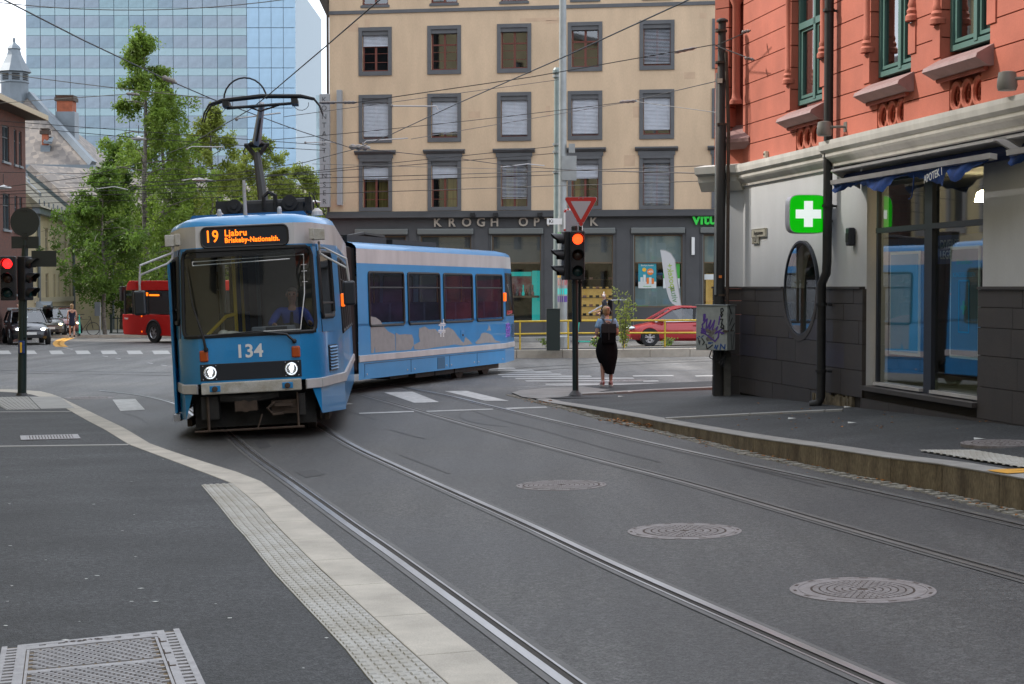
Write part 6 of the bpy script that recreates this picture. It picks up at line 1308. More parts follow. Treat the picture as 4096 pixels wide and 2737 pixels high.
for k in range(12): MB().box(0.3, 1.2, -0.05, 0.0, 4 + 2.0 * k, 5.2 + 2.0 * k).o('window', m_pan[0], ob_)
# ================================================================ old houses along the left street
m_brick = bpy.data.materials.new('brick'); m_brick.use_nodes = True; MATS['brick'] = m_brick
n = m_brick.node_tree.nodes; l = m_brick.node_tree.links.new; bk = n.new('ShaderNodeTexBrick'); bk.inputs['Scale'].default_value = 3.6
bk.inputs['Color1'].default_value = (0.11, 0.042, 0.03, 1); bk.inputs['Color2'].default_value = (0.075, 0.034, 0.028, 1); bk.inputs['Mortar'].default_value = (0.085, 0.062, 0.052, 1); bk.inputs['Mortar Size'].default_value = 0.012
mpn = n.new('ShaderNodeMapping'); mpn.inputs['Rotation'].default_value = (math.pi / 2, 0, 0); tcn = n.new('ShaderNodeTexCoord'); l(tcn.outputs['Object'], mpn.inputs['Vector']); l(mpn.outputs['Vector'], bk.inputs['Vector']); l(bk.outputs['Color'], n['Principled BSDF'].inputs['Base Color']); n['Principled BSDF'].inputs['Roughness'].default_value = 0.85
def slate(name, c1, c2, c3):
    m = bpy.data.materials.new(name); m.use_nodes = True; n = m.node_tree.nodes; l = m.node_tree.links.new
    v = n.new('ShaderNodeTexVoronoi'); v.inputs['Scale'].default_value = 2.6; v.inputs['Randomness'].default_value = 0.25
    t = n.new('ShaderNodeTexCoord'); mp_ = n.new('ShaderNodeMapping'); mp_.inputs['Rotation'].default_value = (0.5, 0.3, 0.785); l(t.outputs['Object'], mp_.inputs['Vector']); l(mp_.outputs['Vector'], v.inputs['Vector'])
    r = n.new('ShaderNodeValToRGB'); r.color_ramp.elements[0].color = (*c1, 1); r.color_ramp.elements[1].color = (*c2, 1); e = r.color_ramp.elements.new(0.5); e.color = (*c3, 1)
    s = n.new('ShaderNodeSeparateColor'); l(v.outputs['Color'], s.inputs[0]); l(s.outputs[0], r.inputs['Fac']); l(r.outputs['Color'], n['Principled BSDF'].inputs['Base Color']); n['Principled BSDF'].inputs['Roughness'].default_value = 0.7; MATS[name] = m; return m
m_slate = slate('slate_roof', (0.12, 0.105, 0.095), (0.25, 0.21, 0.175), (0.165, 0.145, 0.13)); m_moss = slate('mossy_slate', (0.13, 0.115, 0.07), (0.22, 0.19, 0.12), (0.16, 0.145, 0.11))
m_cream = mat('cream_render', (0.50, 0.43, 0.28), 0.85, var=0.14, vscale=0.5, fine=0.05, fscale=20); m_zinc = mat('zinc_sheet', (0.16, 0.19, 0.215), 0.5, 0.2, var=0.15, vscale=1)
m_dwin = mat('dark_window', (0.03, 0.035, 0.04), 0.15, spec=0.8); m_creamt = mat('cream_trim', (0.40, 0.36, 0.26), 0.8)
def fr2(p, q, z): d = Vector((q[0] - p[0], q[1] - p[1])); return Fr((p[0], p[1], z), math.atan2(d.y, d.x)), d.length
def sash(parent, x, z0, z1, w, mf, mg=m_dwin, sill=None, depth=0.1, mull=True):
    f = MB(); ring(f, x - w / 2, x + w / 2, z0, z1, 0.06, depth - 0.04, depth + 0.05)
    if mull: f.box(x - 0.03, x + 0.03, depth - 0.03, depth + 0.04, z0, z1); f.box(x - w / 2, x + w / 2, depth - 0.03, depth + 0.04, lerp(z0, z1, 0.66), lerp(z0, z1, 0.66) + 0.05)
    win_ = f.o('window', mf, parent); MB().quad((x - w / 2, depth + 0.03, z0), (x + w / 2, depth + 0.03, z0), (x + w / 2, depth + 0.03, z1), (x - w / 2, depth + 0.03, z1)).o('pane', mg, win_)
    MB().box(x - w / 2 - 0.08, x + w / 2 + 0.08, -0.08, depth, z0 - 0.1, z0).o('sill', sill or m_creamt, win_)
FB, LBk = fr2((-23.6, 73.0), (-24.1, 82.0), -1.0)
bh = thing('brick_house', 'dark red brick house at the left edge of the picture', 'building', FB.o, FB.a); ze = CAMZ + (HZ - 476) / FPX * 82 + 1.0
bw = []; fl = [(ze - 2.45, ze - 0.75), (ze - 5.65, ze - 3.95), (ze - 8.7, ze - 7.0)]
for z0, z1 in fl:
    for x, w in ((LBk - 3.9, 1.3), (LBk - 2.05, 0.55), (LBk - 1.05, 0.55), (LBk - 7.0, 1.3)): bw.append((x - w / 2, x + w / 2, z0, z1))
wall(0, LBk, 0, ze, bw, 0.2).o('wall', m_brick, bh, fixn=False); MB().quad((LBk, 0, 0), (LBk, 9, 0), (LBk, 9, ze), (LBk, 0, ze)).quad((0, 0, 0), (0, 9, 0), (0, 9, ze), (0, 0, ze)).o('side_wall', m_brick, bh)
for a, b, c, d in bw: sash(bh, (a + b) / 2, c, d, b - a, mat('brick_house_frame', (0.05, 0.07, 0.08), 0.6), sill=m_zinc)
MB().prism([(-0.9, ze - 0.05), (-0.9, ze + 0.15), (5, ze + 3.2), (9.5, ze + 0.15), (9.5, ze - 0.05)], 'x', -0.6, LBk + 0.7).o('roof', mat('dark_tile', (0.05, 0.045, 0.043), 0.8, var=0.2, vscale=3), bh); MB().box(-0.6, LBk + 0.72, -0.98, -0.88, ze - 0.05, ze + 0.2).o('gutter', m_creamt, bh)
FC, LC = fr2((-26.9, 93.0), (-29.0, 109.0), -1.1)
ch = thing('cream_house', 'cream rendered house with tall narrow windows and mossy slate roof', 'building', FC.o, FC.a)
zc_ = CAMZ + (HZ - 877) / FPX * 109 + 1.1; hol = []
def fz(py, Y): return CAMZ + (HZ - py) / FPX * Y + 1.1
for z0, z1 in ((fz(1030, 100), fz(918, 100)), (fz(1192, 100), fz(1095, 100))):
    for px, w in ((187, 0.75), (217, 0.5), (236, 0.5), (262, 0.5), (279, 0.5)):
        x, _ = FC.px(px, 1000); hol.append((x - w * 1.6 / 2, x + w * 1.6 / 2, z0, z1))
wall(0, LC, 0, zc_, hol, 0.2).o('wall', m_cream, ch, fixn=False); MB().quad((LC, 0, 0), (LC, 8, 0), (LC, 8, zc_), (LC, 0, zc_)).quad((0, 0, 0), (0, 8, 0), (0, 8, zc_), (0, 0, zc_)).o('side_wall', m_cream, ch)
for a, b, c, d in hol: sash(ch, (a + b) / 2, c, d, b - a, m_creamt)
MB().box(-0.1, LC + 0.1, -0.12, 0.02, fz(1205, 100) - 0.05, fz(1205, 100) + 0.25).o('string_course', m_creamt, ch); MB().box(-0.2, LC + 0.2, -0.35, 0.05, zc_ - 0.35, zc_).o('cornice', m_zinc, ch)
er = MB(); zr_ = zc_ + 5.2; er.add([(-0.3, -0.5, zc_), (LC + 0.3, -0.5, zc_), (LC - 4.5, 5.2, zr_), (-0.3, 5.2, zr_), (LC + 0.3, 10.5, zc_), (-0.3, 10.5, zc_)], [(0, 1, 2, 3), (1, 4, 2), (3, 2, 4, 5), (0, 3, 5)]); rf = er.o('roof', m_moss, ch)
MB().tube([(LC + 0.3, -0.52, zc_ + 0.05), (LC - 4.5, 5.2, zr_ + 0.05)], 0.22, 4).o('hip_flashing', m_zinc, rf)
for u, v in ((0.25, 0.6), (0.5, 0.38), (0.55, 0.75), (0.72, 0.5), (0.35, 0.2)):
    x = u * LC; y0 = -0.5 + 5.7 * v; z0 = zc_ + 5.2 * v; MB().add([(x, y0 - 0.1, z0 + 0.12), (x + 0.9, y0 - 0.1, z0 + 0.12), (x + 0.9, y0 + 0.7, z0 + 0.85), (x, y0 + 0.7, z0 + 0.85), (x, y0 - 0.1, z0 - 0.1), (x + 0.9, y0 - 0.1, z0 - 0.1)], [(0, 1, 2, 3), (0, 1, 5, 4)]).o('skylight', m_zinc, rf)
for k in range(9): MB().box(LC * k / 9, LC * k / 9 + 0.06, -0.35, -0.28, zc_, zc_ + 0.45).o('snow_guard', m_zinc, rf)
for x in (1.0, LC - 0.3): MB().tube([(x, -0.12, 0), (x, -0.12, zc_ - 0.3)], 0.09, 6).o('downpipe', m_zinc, ch)
MY = 130.0; mm_ = FPX / MY
def mp2(px, py, y=0.0): Y = MY + y; return (px - CX) / FPX * Y, CAMZ + (HZ - py) / FPX * Y
ms = thing('cupola_mansion', 'cream mansion with patterned slate roof, brick chimneys and louvred cupola', 'building', (-40, MY, -1.2))
def mq(px, py, y=0.0): x, z = mp2(px, py, y); return (x + 40, y, z + 1.2)
e0, e1 = mq(-220, 664), mq(378, 664); r0, r1 = mq(-140, 388, 6), mq(128, 388, 6)
rf = MB().add([e0, e1, r1, r0, (e1[0], 14, e1[2]), (e0[0], 14, e0[2])], [(0, 1, 2, 3), (1, 4, 2), (3, 2, 4, 5)]).o('roof', m_slate, ms)
MB().tube([Vector(e1) + Vector((0, -0.1, 0.1)), Vector(r1) + Vector((0, 0, 0.1))], 0.35, 4).tube([r0, r1], 0.3, 4).o('ridge_flashing', m_zinc, rf)
MB().box(e0[0], e1[0] - 0.6, 0.5, 13.5, 0, e1[2]).o('wall', m_cream, ms); MB().box(e0[0], e1[0] + 0.1, -0.25, 0.4, e1[2] - 0.45, e1[2] + 0.05).o('eave', m_zinc, ms)
for a, b, c, d, y in ((182, 222, 605, 560, 2.6), (225, 262, 605, 560, 2.6)):
    pass
for px0, px1, py0, py1 in ((230, 262, 648, 606), (194, 220, 575, 557)):
    A, B, C, D = mq(px0 - 3, py0, 1.2), mq(px1 - 3, py0, 1.2), mq(px1 + 3, py1, 2.4), mq(px0 + 3, py1, 2.4)
    sk = MB().add([(p[0], p[1] - 0.5, p[2]) for p in (A, B, C, D)], [(0, 1, 2, 3)]).o('skylight', m_pan[3], rf)
    MB().tube([(p[0], p[1] - 0.5, p[2]) for p in (A, B, C, D, A)], 0.12, 4).o('skylight_frame', m_zinc, sk)
def chim(px0, px1, pyt, pym, pyb, y):
    a, b = mq(px0, pyt, y), mq(px1, pym, y); lo = mq(px1, pyb, y); w = b[0] - a[0]
    c = MB().box(a[0], b[0], y, y + w, b[2], a[2]).o('chimney', mat('chimney_brick', (0.30, 0.085, 0.04), 0.85, var=0.3, vscale=2), ms); MB().box(a[0] - 0.15, b[0] + 0.15, y - 0.1, y + w + 0.1, a[2] - 0.35, a[2] - 0.05).box(a[0] - 0.1, b[0] + 0.1, y - 0.08, y + w + 0.05, a[2], a[2] + 0.12).o('chimney_cap', m_rust, c); MB().box(a[0] - 0.1, b[0] + 0.2, y - 0.05, y + w, lo[2] - 1.5, b[2]).o('chimney_base', m_zinc, c)
chim(234, 296, 390, 450, 545, 5.0); chim(174, 196, 522, 584, 640, 1.2)
cu = mq(67, 395, 6.0); R_ = 1.2
cp_ = MB().lathe([(1.15, -1.0), (1.15, 1.15), (1.24, 1.2), (1.18, 1.25), (1.15, 2.0), (1.42, 2.08), (1.38, 2.12), (0.98, 2.75), (0.62, 3.45), (0.50, 3.9), (0.58, 3.97), (0.45, 4.2), (0.17, 4.45), (0.12, 4.5), (0.11, 4.85), (0.02, 4.9)], 8, cu).o('cupola', m_zinc, ms)
for k in range(8):
    a = 2 * math.pi * (k + 0.5) / 8
    for j in range(4):
        c = Vector(cu) + Vector((math.cos(a) * 1.075, math.sin(a) * 1.075, 1.36 + 0.15 * j)); t = Vector((-math.sin(a), math.cos(a), 0)) * 0.30; nn = Vector((math.cos(a), math.sin(a), 0))
        MB().add([c - t + nn * 0.02, c + t + nn * 0.02, c + t + nn * 0.05 + Vector((0, 0, 0.10)), c - t + nn * 0.05 + Vector((0, 0, 0.10))], [(0, 1, 2, 3)]).o('louvre', m_rubber, cp_)
MB().tube([Vector(cu) + Vector((0, 0, 4.8)), Vector(cu) + Vector((0, 0, 5.8))], 0.03, 4).o('lightning_rod', m_zinc, cp_)
FW, LW = fr2((-29.0, 109.5), (-18.5, 122.0), -1.3)
wg = thing('cream_wing', 'plain cream wing with arched doorway behind the leftmost birch', 'building', FW.o, FW.a)
wall(0, LW, 0, 8.6, [(4.3, 5.3, 0.2, 3.2), (8.2, 9.0, 3.9, 6.4), (10.6, 11.4, 3.9, 6.4), (13, 13.8, 3.9, 6.4)], 0.3).o('wall', m_cream, wg, fixn=False)
MB().prism([(4.8 + 0.5 * math.cos(t), 3.2 + 0.6 * math.sin(t)) for t in [math.pi * i / 10 for i in range(11)]], 'y', -0.02, 0.1).box(4.3, 5.3, 0.2, 0.26, 0, 3.2).o('arched_door', m_dwin, wg)
for x in (8.6, 11.0, 13.4): sash(wg, x, 3.9, 6.4, 0.8, m_creamt)
MB().box(6.5, LW, -0.2, 0.05, 3.3, 3.6).o('string_course', m_creamt, wg); MB().prism([(-0.3, 8.6), (5, 11.5), (10, 8.6)], 'x', 0, LW).o('roof', m_slate, wg)
for x in (3.0, 7.2, 9.9): MB().tube([(x, -0.1, 0), (x, -0.1, 8.5)], 0.08, 6).o('downpipe', m_zinc, wg)
MB().box(3.3, 6.2, -0.9, 0, 4.0, 4.2).tube([(3.5, 0, 6.2), (3.7, -0.8, 4.2)], 0.05, 4).tube([(6.0, 0, 6.2), (5.8, -0.8, 4.2)], 0.05, 4).o('door_canopy', m_rust, wg)
bg_ = thing('ochre_terrace', 'ochre terrace half hidden behind the bus and the birches', 'building', (-24, 128, -1.5)); MB().box(0, 17, 0, 8, 0, 9).o('wall', mat('ochre_render', (0.42, 0.30, 0.12), 0.85, var=0.2, vscale=0.4), bg_); MB().prism([(-0.4, 9), (4, 11.5), (8.4, 9)], 'x', -0.3, 17.3).o('roof', m_slate, bg_)
for r in range(2):
    for k in range(6): MB().box(1.2 + 2.6 * k, 2.2 + 2.6 * k, -0.05, 0.02, 2 + 3.2 * r, 3.9 + 3.2 * r).o('window', m_dwin, bg_)
m_yb = mat('yellow_render', (0.56, 0.46, 0.25), 0.85, var=0.1, vscale=0.5); m_ybt = mat('grey_trim', (0.27, 0.26, 0.24), 0.8)
yb = thing('yellow_corner_house', 'yellow house with pedimented grey windows mirrored in the pharmacy panes', 'building', (-24.0, 43.0, -1.0), math.radians(98))
wall(0, 29.3, 0, 27, [(1.5 + 3.2 * k, 2.8 + 3.2 * k, 1.6 + 3.9 * r, 4.0 + 3.9 * r) for k in range(9) for r in range(6)], 0.2).o('wall', m_yb, yb, fixn=False)  # house known from its reflection; height raised to shade the crossing
MB().box(0, 29.3, 0.3, 12, 0, 27).o('body', m_roomd, yb); MB().box(-0.3, 29.4, -0.6, 12, 27, 27.5).o('cornice', m_ybt, yb)
for k in range(9):
    for r in range(6):
        x, z = 2.15 + 3.2 * k, 1.6 + 3.9 * r; w_ = ring(MB(), x - 0.95, x + 0.95, z - 0.2, z + 2.65, 0.3, -0.1, 0.02).prism([(x - 1.15, z + 2.65), (x + 1.15, z + 2.65), (x, z + 3.3)], 'y', -0.25, 0.02).o('window', m_ybt, yb)
        MB().quad((x - 0.65, 0.2, z), (x + 0.65, 0.2, z), (x + 0.65, 0.2, z + 2.4), (x - 0.65, 0.2, z + 2.4)).o('pane', m_dwin, w_)
lb = thing('left_shade_house', 'unseen tall grey yellow house added on the left to shade the street', 'building', (-4.4, -6.0, -0.8), math.radians(105.7))  # unseen sun blocker, sized to shade the street and the pharmacy base
wall(0, 47.5, 0, 22.3, [(1.5 + 3.2 * k, 2.8 + 3.2 * k, 1.6 + 3.9 * r, 4.0 + 3.9 * r) for k in range(14) for r in range(5)], 0.2).o('wall', m_yb, lb, fixn=False)
MB().box(0, 47.5, 0.25, 12, 0, 22.3).o('body', m_dwin, lb); MB().box(-0.2, 47.7, -0.3, 12, 22.3, 22.7).o('cornice', m_ybt, lb)
rs_ = thing('added_end_house', 'unseen grey house added behind the viewpoint to darken the tram screen reflection', 'building', (34, -42, -0.5), math.radians(172)); wall(0, 60, 0, 24, [(2 + 4 * k, 3.5 + 4 * k, 2 + 4 * r, 4.4 + 4 * r) for k in range(14) for r in range(5)], 0.2).o('wall', m_ybt, rs_, fixn=False); MB().box(0, 60, 0.25, 8, 0, 24).o('body', m_dwin, rs_)  # unseen block added to keep bright sky out of the tram screen
# ================================================================ trees
m_leaf = [mat('birch_leaf_%d' % i, c, 0.6, var=0.4, vscale=0.9, spec=0.25) for i, c in enumerate([(0.15, 0.235, 0.035), (0.10, 0.18, 0.028), (0.22, 0.27, 0.05)])]
for m in m_leaf:
    nn = m.node_tree.nodes; b_ = nn['Principled BSDF']; tr_ = nn.new('ShaderNodeBsdfTranslucent'); mi_ = nn.new('ShaderNodeMixShader'); mi_.inputs[0].default_value = 0.42
    m.node_tree.links.new(b_.inputs['Base Color'].links[0].from_socket, tr_.inputs['Color']); m.node_tree.links.new(b_.outputs[0], mi_.inputs[1]); m.node_tree.links.new(tr_.outputs[0], mi_.inputs[2]); m.node_tree.links.new(mi_.outputs[0], nn['Material Output'].inputs['Surface'])
m_bark = mat('birch_bark', (0.20, 0.185, 0.165), 0.85, var=0.7, vscale=5, col2=(0.05, 0.045, 0.04), stretch=(1, 1, 2.5))
def birch(loc, H, R, seed, label, mi, n=5200, low=0.25, tops=1, leafsz=0.118, dens=1.0, name='birch_tree', droop=1.0, cone=1.3):
    rg = random.Random(seed); t = thing(name, label, 'tree', loc)
    tr = MB(); lean_ = rg.uniform(-0.3, 0.3)
    spine = [Vector((lean_ * (i / 10) ** 2 + 0.06 * math.sin(i * 1.3 + seed), 0.05 * math.cos(i * 1.7), H * i / 10)) for i in range(11)]
    tr.tube(spine, [0.17 * H / 12 * (1 - 0.09 * i) for i in range(11)], 8)
    limbs = []; hang = []
    for k in range(64):
        f = low + (0.97 - low) * (k / 63) ** 0.85; p = spine[0].lerp(spine[-1], f); p = spine[int(f * 10)].lerp(spine[min(10, int(f * 10) + 1)], f * 10 % 1)
        a = rg.uniform(0, 6.283); q_ = (f - low) / (1 - low); prof_ = min(1.0, (1 - q_) ** 0.95 * cone + 0.03) * min(1, 0.45 + q_ * 3)
        Lb = R * prof_ * rg.uniform(0.55, 1.12) + 0.12; d = Vector((math.cos(a), math.sin(a), rg.uniform(0.25, 0.75)))
        pts = [p + d * Lb * s + Vector((0, 0, -Lb * 0.42 * s * s * droop)) for s in (0, 0.35, 0.7, 1.0)]
        tr.tube(pts, [0.035 * H / 12 * (1 - f * 0.6), 0.025 * H / 12, 0.014, 0.006], 5); limbs.append((pts, 1 - 0.75 * q_))
    tr.o('trunk', m_bark, t, smooth=True)
    cr = MB(); per = max(1, int(n * dens / (len(limbs) * 6)))
    for pts, fk in limbs:
        for s in range(6):
            u = rg.uniform(0.25, 1.05); q = u * 3; i = min(2, int(q)); b = pts[i].lerp(pts[i + 1], min(1.0, q - i)) + Vector((rg.gauss(0, 0.25) * fk, rg.gauss(0, 0.25) * fk, rg.gauss(0, 0.15)))
            hl = rg.uniform(0.4, 1.7) * (H / 12) * droop * fk
            sp_ = rg.uniform(0.10, 0.24)
            for j in range(per):
                v = rg.random(); c = b + Vector((rg.gauss(0, sp_), rg.gauss(0, sp_), -hl * v + rg.gauss(0, 0.08)))
                e1 = Vector((rg.gauss(0, 1), rg.gauss(0, 1), rg.gauss(-0.5, 0.8))).normalized() * leafsz * rg.uniform(0.6, 1.3); e2 = e1.orthogonal().normalized() * leafsz * rg.uniform(0.3, 0.55)
                e2 = Matrix.Rotation(rg.uniform(0, 3.14), 3, e1.normalized()) @ e2
                cr.add([c - e1, c + e2, c + e1, c - e2], [(0, 1, 2, 3)])
    cr.o('crown', m_leaf[mi], t, fixn=False)
    return t
def gp(rx, Y): x = (O(rx, 0)[0] - CX) / FPX * Y; return (x, Y, gz(x, Y))
def hgt(ry, Y, base): return CAMZ + (HZ - O(0, ry)[1]) / FPX * Y - base
for rx, Y, ry, R, seed, mi, low, n, lab in ((240, 90, 385, 3.3, 3, 1, 0.30, 5200, 'leftmost birch with white trunk on the kerb by the park fence'), (334, 98, 62, 6.0, 5, 0, 0.16, 8200, 'tallest birch with thin pointed top in front of the glass tower'), (380, 104, 158, 3.4, 8, 0, 0.10, 4600, 'slim birch hugging the right side of the tallest one'), (487, 106, 236, 5.0, 12, 2, 0.10, 6500, 'broad birch behind the pantograph left of its arm'), (600, 110, 305, 5.6, 17, 2, 0.08, 4800, 'birch right of the pantograph arm'), (700, 116, 372, 5.0, 21, 2, 0.06, 3800, 'pale birch beside the vertical grey sign'), (745, 122, 425, 3.0, 25, 2, 0.05, 2600, 'small birch half hidden by the vertical grey sign'), (280, 106, 320, 3.6, 31, 1, 0.12, 5200, 'dense birch behind the leftmost one'), (430, 114, 370, 4.0, 37, 0, 0.06, 4600, 'low birch filling the gap above the bus'), (545, 118, 390, 4.2, 41, 0, 0.05, 4200, 'low birch behind the tram roof'), (648, 112, 385, 4.4, 47, 2, 0.05, 4200, 'rounded birch between the pantograph and the vertical sign')):
    p = gp(rx, Y); birch(p, hgt(ry, Y, p[2]), R, seed, lab, mi, int(n * 3.3), low, cone=1.12 if ry < 170 else 1.5)
# ================================================================ street furniture
m_polg = mat('dark_green_pole', (0.010, 0.022, 0.020), 0.4); m_sig = mat('signal_black', (0.010, 0.010, 0.012), 0.45); m_lgrey = mat('galvanised', (0.30, 0.32, 0.32), 0.5, 0.3, var=0.12, vscale=4); m_lgreen = mat('greygreen_pole', (0.22, 0.27, 0.26), 0.5, var=0.15, vscale=3)
m_rlit = mat('red_lamp_lit', (1, 0.1, 0.02), 0.3, emit=(1.0, 0.055, 0.01), estr=1.7); m_rlit2 = mat('red_lamp_left', (1, 0.02, 0.02), 0.3, emit=(1.0, 0.01, 0.01), estr=2.5); m_aoff = mat('amber_off', (0.045, 0.016, 0.008), 0.25); m_goff = mat('green_off', (0.006, 0.035, 0.035), 0.25)
m_sred = mat('sign_red', (0.45, 0.022, 0.015), 0.4); m_swhite = mat('sign_face', (0.42, 0.42, 0.45), 0.45); m_sback = mat('sign_back', (0.018, 0.022, 0.020), 0.5)
def head(M, parent, lit, w=0.27, h=0.92, nm='signal_head'):
    """three lamps with visors; M places the head (front towards -y)"""
    hd = MB().box(-w / 2, w / 2, -0.10, 0.10, -h / 2, h / 2).xf(M).o(nm, m_sig, parent, bevel=0.02)
    for k, (z, m) in enumerate(((h / 3.05, lit), (0, m_aoff), (-h / 3.05, m_goff))):
        lathe_dir(MB(), [(0.098, 0), (0.09, 0.02), (0.06, 0.035), (0.0001, 0.04)], (0, -0.10, z), Matrix.Rotation(math.pi / 2, 4, 'X'), 20).xf(M).o('lamp_lens', m or m_aoff, hd, smooth=True)
        v = MB(); n = 14
        for i in range(n):
            a0, a1 = math.radians(-40 + 260 * i / n), math.radians(-40 + 260 * (i + 1) / n)
            L0, L1 = 0.10 + 0.13 * max(0, math.sin(a0)) ** 0.5 if math.sin(a0) > 0 else 0.10, 0.10 + 0.13 * max(0, math.sin(a1)) ** 0.5 if math.sin(a1) > 0 else 0.10
            r = 0.115
            v.quad((r * math.cos(a0), -0.10, z + r * math.sin(a0)), (r * math.cos(a1), -0.10, z + r * math.sin(a1)), (r * 1.02 * math.cos(a1), -0.10 - L1, z + r * math.sin(a1) * 0.98), (r * 1.02 * math.cos(a0), -0.10 - L0, z + r * math.sin(a0) * 0.98))
        v.xf(M).o('visor', m_sig, hd, smooth=True)
        if k < 2: MB().box(-w / 2 + 0.01, w / 2 - 0.01, -0.104, -0.098, z - h / 6.1 - 0.004, z - h / 6.1 + 0.004).xf(M).o('joint', m_rubber, hd)
    return hd
p = pav_r(2302, 1582); k_ = FPX / p.y
tl_ = thing('traffic_light', 'dark green signal pole showing red beside the waiting woman', 'traffic light', p)
zz = lambda py: CAMZ - (py - HZ) / k_ - p.z; xx = lambda px: (px - CX) / k_ - p.x
MB().tube([(0, 0, 0), (xx(2300), 0, zz(1117)), (xx(2297), 0, zz(905))], [0.058, 0.058, 0.055], 14).o('pole', m_polg, tl_, smooth=True); MB().lathe([(0.14, 0), (0.085, 0.06), (0.06, 0.09)], 16).o('base_collar', m_sig, tl_, smooth=True); MB().lathe([(0.06, 0), (0.06, 0.10), (0.055, 0.11)], 14, (xx(2297), 0, zz(930))).o('cap', m_sig, tl_)
head(T(xx(2308), -0.16, zz(1023)), tl_, m_rlit)
head(T(xx(2272), 0.02, zz(1023)) @ RZ(math.radians(-78)), tl_, None)
sp_ = MB().tube([(xx(2320), 0.06, zz(1290)), (xx(2322), 0.06, zz(786))], 0.032, 10).o('sign_tube', m_polg, tl_)
def tri(s, r):
    P = []
    for cx0, cz0, a0 in ((-s / 2 + r * 1.4, -r, 90), (s / 2 - r * 1.4, -r, -30), (0, -s * 0.91 + r * 1.6, 210)):
        for i in range(5): a = math.radians(a0 + 120 - 120 * i / 4) if True else 0; P.append((cx0 + r * math.cos(a), cz0 + r * math.sin(a)))
    return P
sg = MB().prism([(xx(2323) + x, zz(789) + z) for x, z in tri(0.64, 0.035)], 'y', -0.012, 0.004).o('yield_sign', m_swhite, tl_)
MB().prism([(xx(2323) + x * 0.965, zz(789) - 0.008 + z * 0.965) for x, z in tri(0.64, 0.035)], 'y', -0.0145, -0.011).o('red_border', m_sred, sg); MB().prism([(xx(2323) + x, zz(789) - 0.082 + z) for x, z in tri(0.385, 0.01)], 'y', -0.018, -0.0138).o('white_field', m_swhite, sg)
for x, z in ((-0.04, -0.03), (0.04, -0.03), (-0.04, -0.49), (0.04, -0.49)): MB().ball((xx(2323) + x, -0.018, zz(789) + z), 0.010, 6, 4).o('sign_rivet', m_lgrey, sg)
for z in (zz(1130), zz(935)): MB().box(xx(2300) - 0.07, xx(2325) + 0.04, -0.03, 0.09, z - 0.02, z + 0.02).o('clamp', m_sig, tl_)
p = G(88, 1582, hL); k_ = FPX / p.y
tl_ = thing('traffic_light', 'signal pole with sign backs and red light at the left edge', 'traffic light', p)
MB().tube([(0, 0, 0), (xx(92), 0, zz(1200)), (xx(111), 0, zz(838))], [0.09, 0.085, 0.05], 14).o('pole', m_polg, tl_, smooth=True); MB().lathe([(0.13, 0), (0.10, 0.05)], 14).o('base_collar', m_sig, tl_); MB().tube([(xx(103), -0.06, zz(1350)), (xx(106), -0.06, zz(960))], 0.035, 10).o('conduit', m_polg, tl_)
head(T(xx(42), -0.12, zz(1114)) @ RZ(math.radians(8)), tl_, m_rlit2, 0.30, 0.91); head(T(xx(104), -0.02, zz(1114)) @ RZ(math.radians(66)), tl_, None, 0.27, 0.91)
lathe_dir(MB(), [(0.0001, 0), (0.30, 0.0), (0.30, 0.012), (0.0001, 0.012)], (xx(108), -0.08, zz(890)), Matrix.Rotation(math.pi / 2, 4, 'X'), 36).o('round_sign_back', m_sback, tl_)
MB().box(xx(53), xx(162), -0.08, -0.07, zz(995), zz(947)).o('sign_plate_back', m_sback, tl_); MB().box(xx(133), xx(232), -0.09, -0.08, zz(1068), zz(1004)).o('sign_plate_back', m_sback, tl_)
for z in (zz(845), zz(935), zz(955), zz(985)): MB().box(xx(95), xx(120), -0.1, -0.05, z - 0.012, z + 0.012).o('clamp', m_sig, tl_)
bt = MB().box(xx(80), xx(101), -0.13, -0.06, zz(1413), zz(1363)).o('push_button_box', mat('button_blue', (0.01, 0.04, 0.16), 0.5), tl_, bevel=0.01); MB().box(xx(86), xx(94), -0.136, -0.128, zz(1410), zz(1369)).o('yellow_strip', m_yl, bt)
p = Vector((3.592, 28.6, gz(3.6, 28.6) + 0.1)); k_ = FPX / p.y
up = thing('tram_wire_pole', 'tall blackened iron pole carrying the tram wires at the pharmacy corner', 'pole', p); m_tar = mat('tarred_pole', (0.022, 0.021, 0.02), 0.65, var=0.5, vscale=3, stretch=(1, 1, 0.2))
MB().tube([(0, 0, -0.1), (xx(2876), 0, zz(1160)), (xx(2881), 0, zz(505)), (xx(2880), 0, zz(500)), (xx(2884), 0, zz(95))], [0.10, 0.098, 0.094, 0.075, 0.066], 16).o('shaft', m_tar, up, smooth=True); MB().lathe([(0.10, 0), (0.10, 0.03), (0.05, 0.06)], 14, (xx(2884), 0, zz(95))).o('cap', m_tar, up)
for py in (135, 260, 330, 505, 1185): MB().lathe([(0.104, 0), (0.104, 0.035)], 14, (xx(2880), 0, zz(py))).o('band', m_rust, up)
MB().tube([(xx(2905), -0.1, 0), (xx(2908), -0.1, zz(520)), (xx(2897), -0.1, zz(215))], 0.03, 8).o('cable_duct', m_rust, up); MB().tube([(xx(2858), -0.1, zz(1180)), (xx(2860), -0.1, zz(300))], 0.018, 6).o('pale_conduit', m_lgrey, up); MB().box(xx(2862), xx(2882), -0.13, -0.1, zz(340), zz(322)).o('tag_plate', m_enam, up); MB().box(xx(2876) - 0.02, xx(2876) + 0.03, -0.135, -0.11, zz(1113), zz(1102)).o('orange_tag', m_org, up)
MB().box(xx(2893), xx(2920), -0.14, -0.02, -0.05, zz(1405)).o('cabinet_post', mat('weathered_post', (0.10, 0.095, 0.085), 0.8, var=0.3, vscale=6), up)
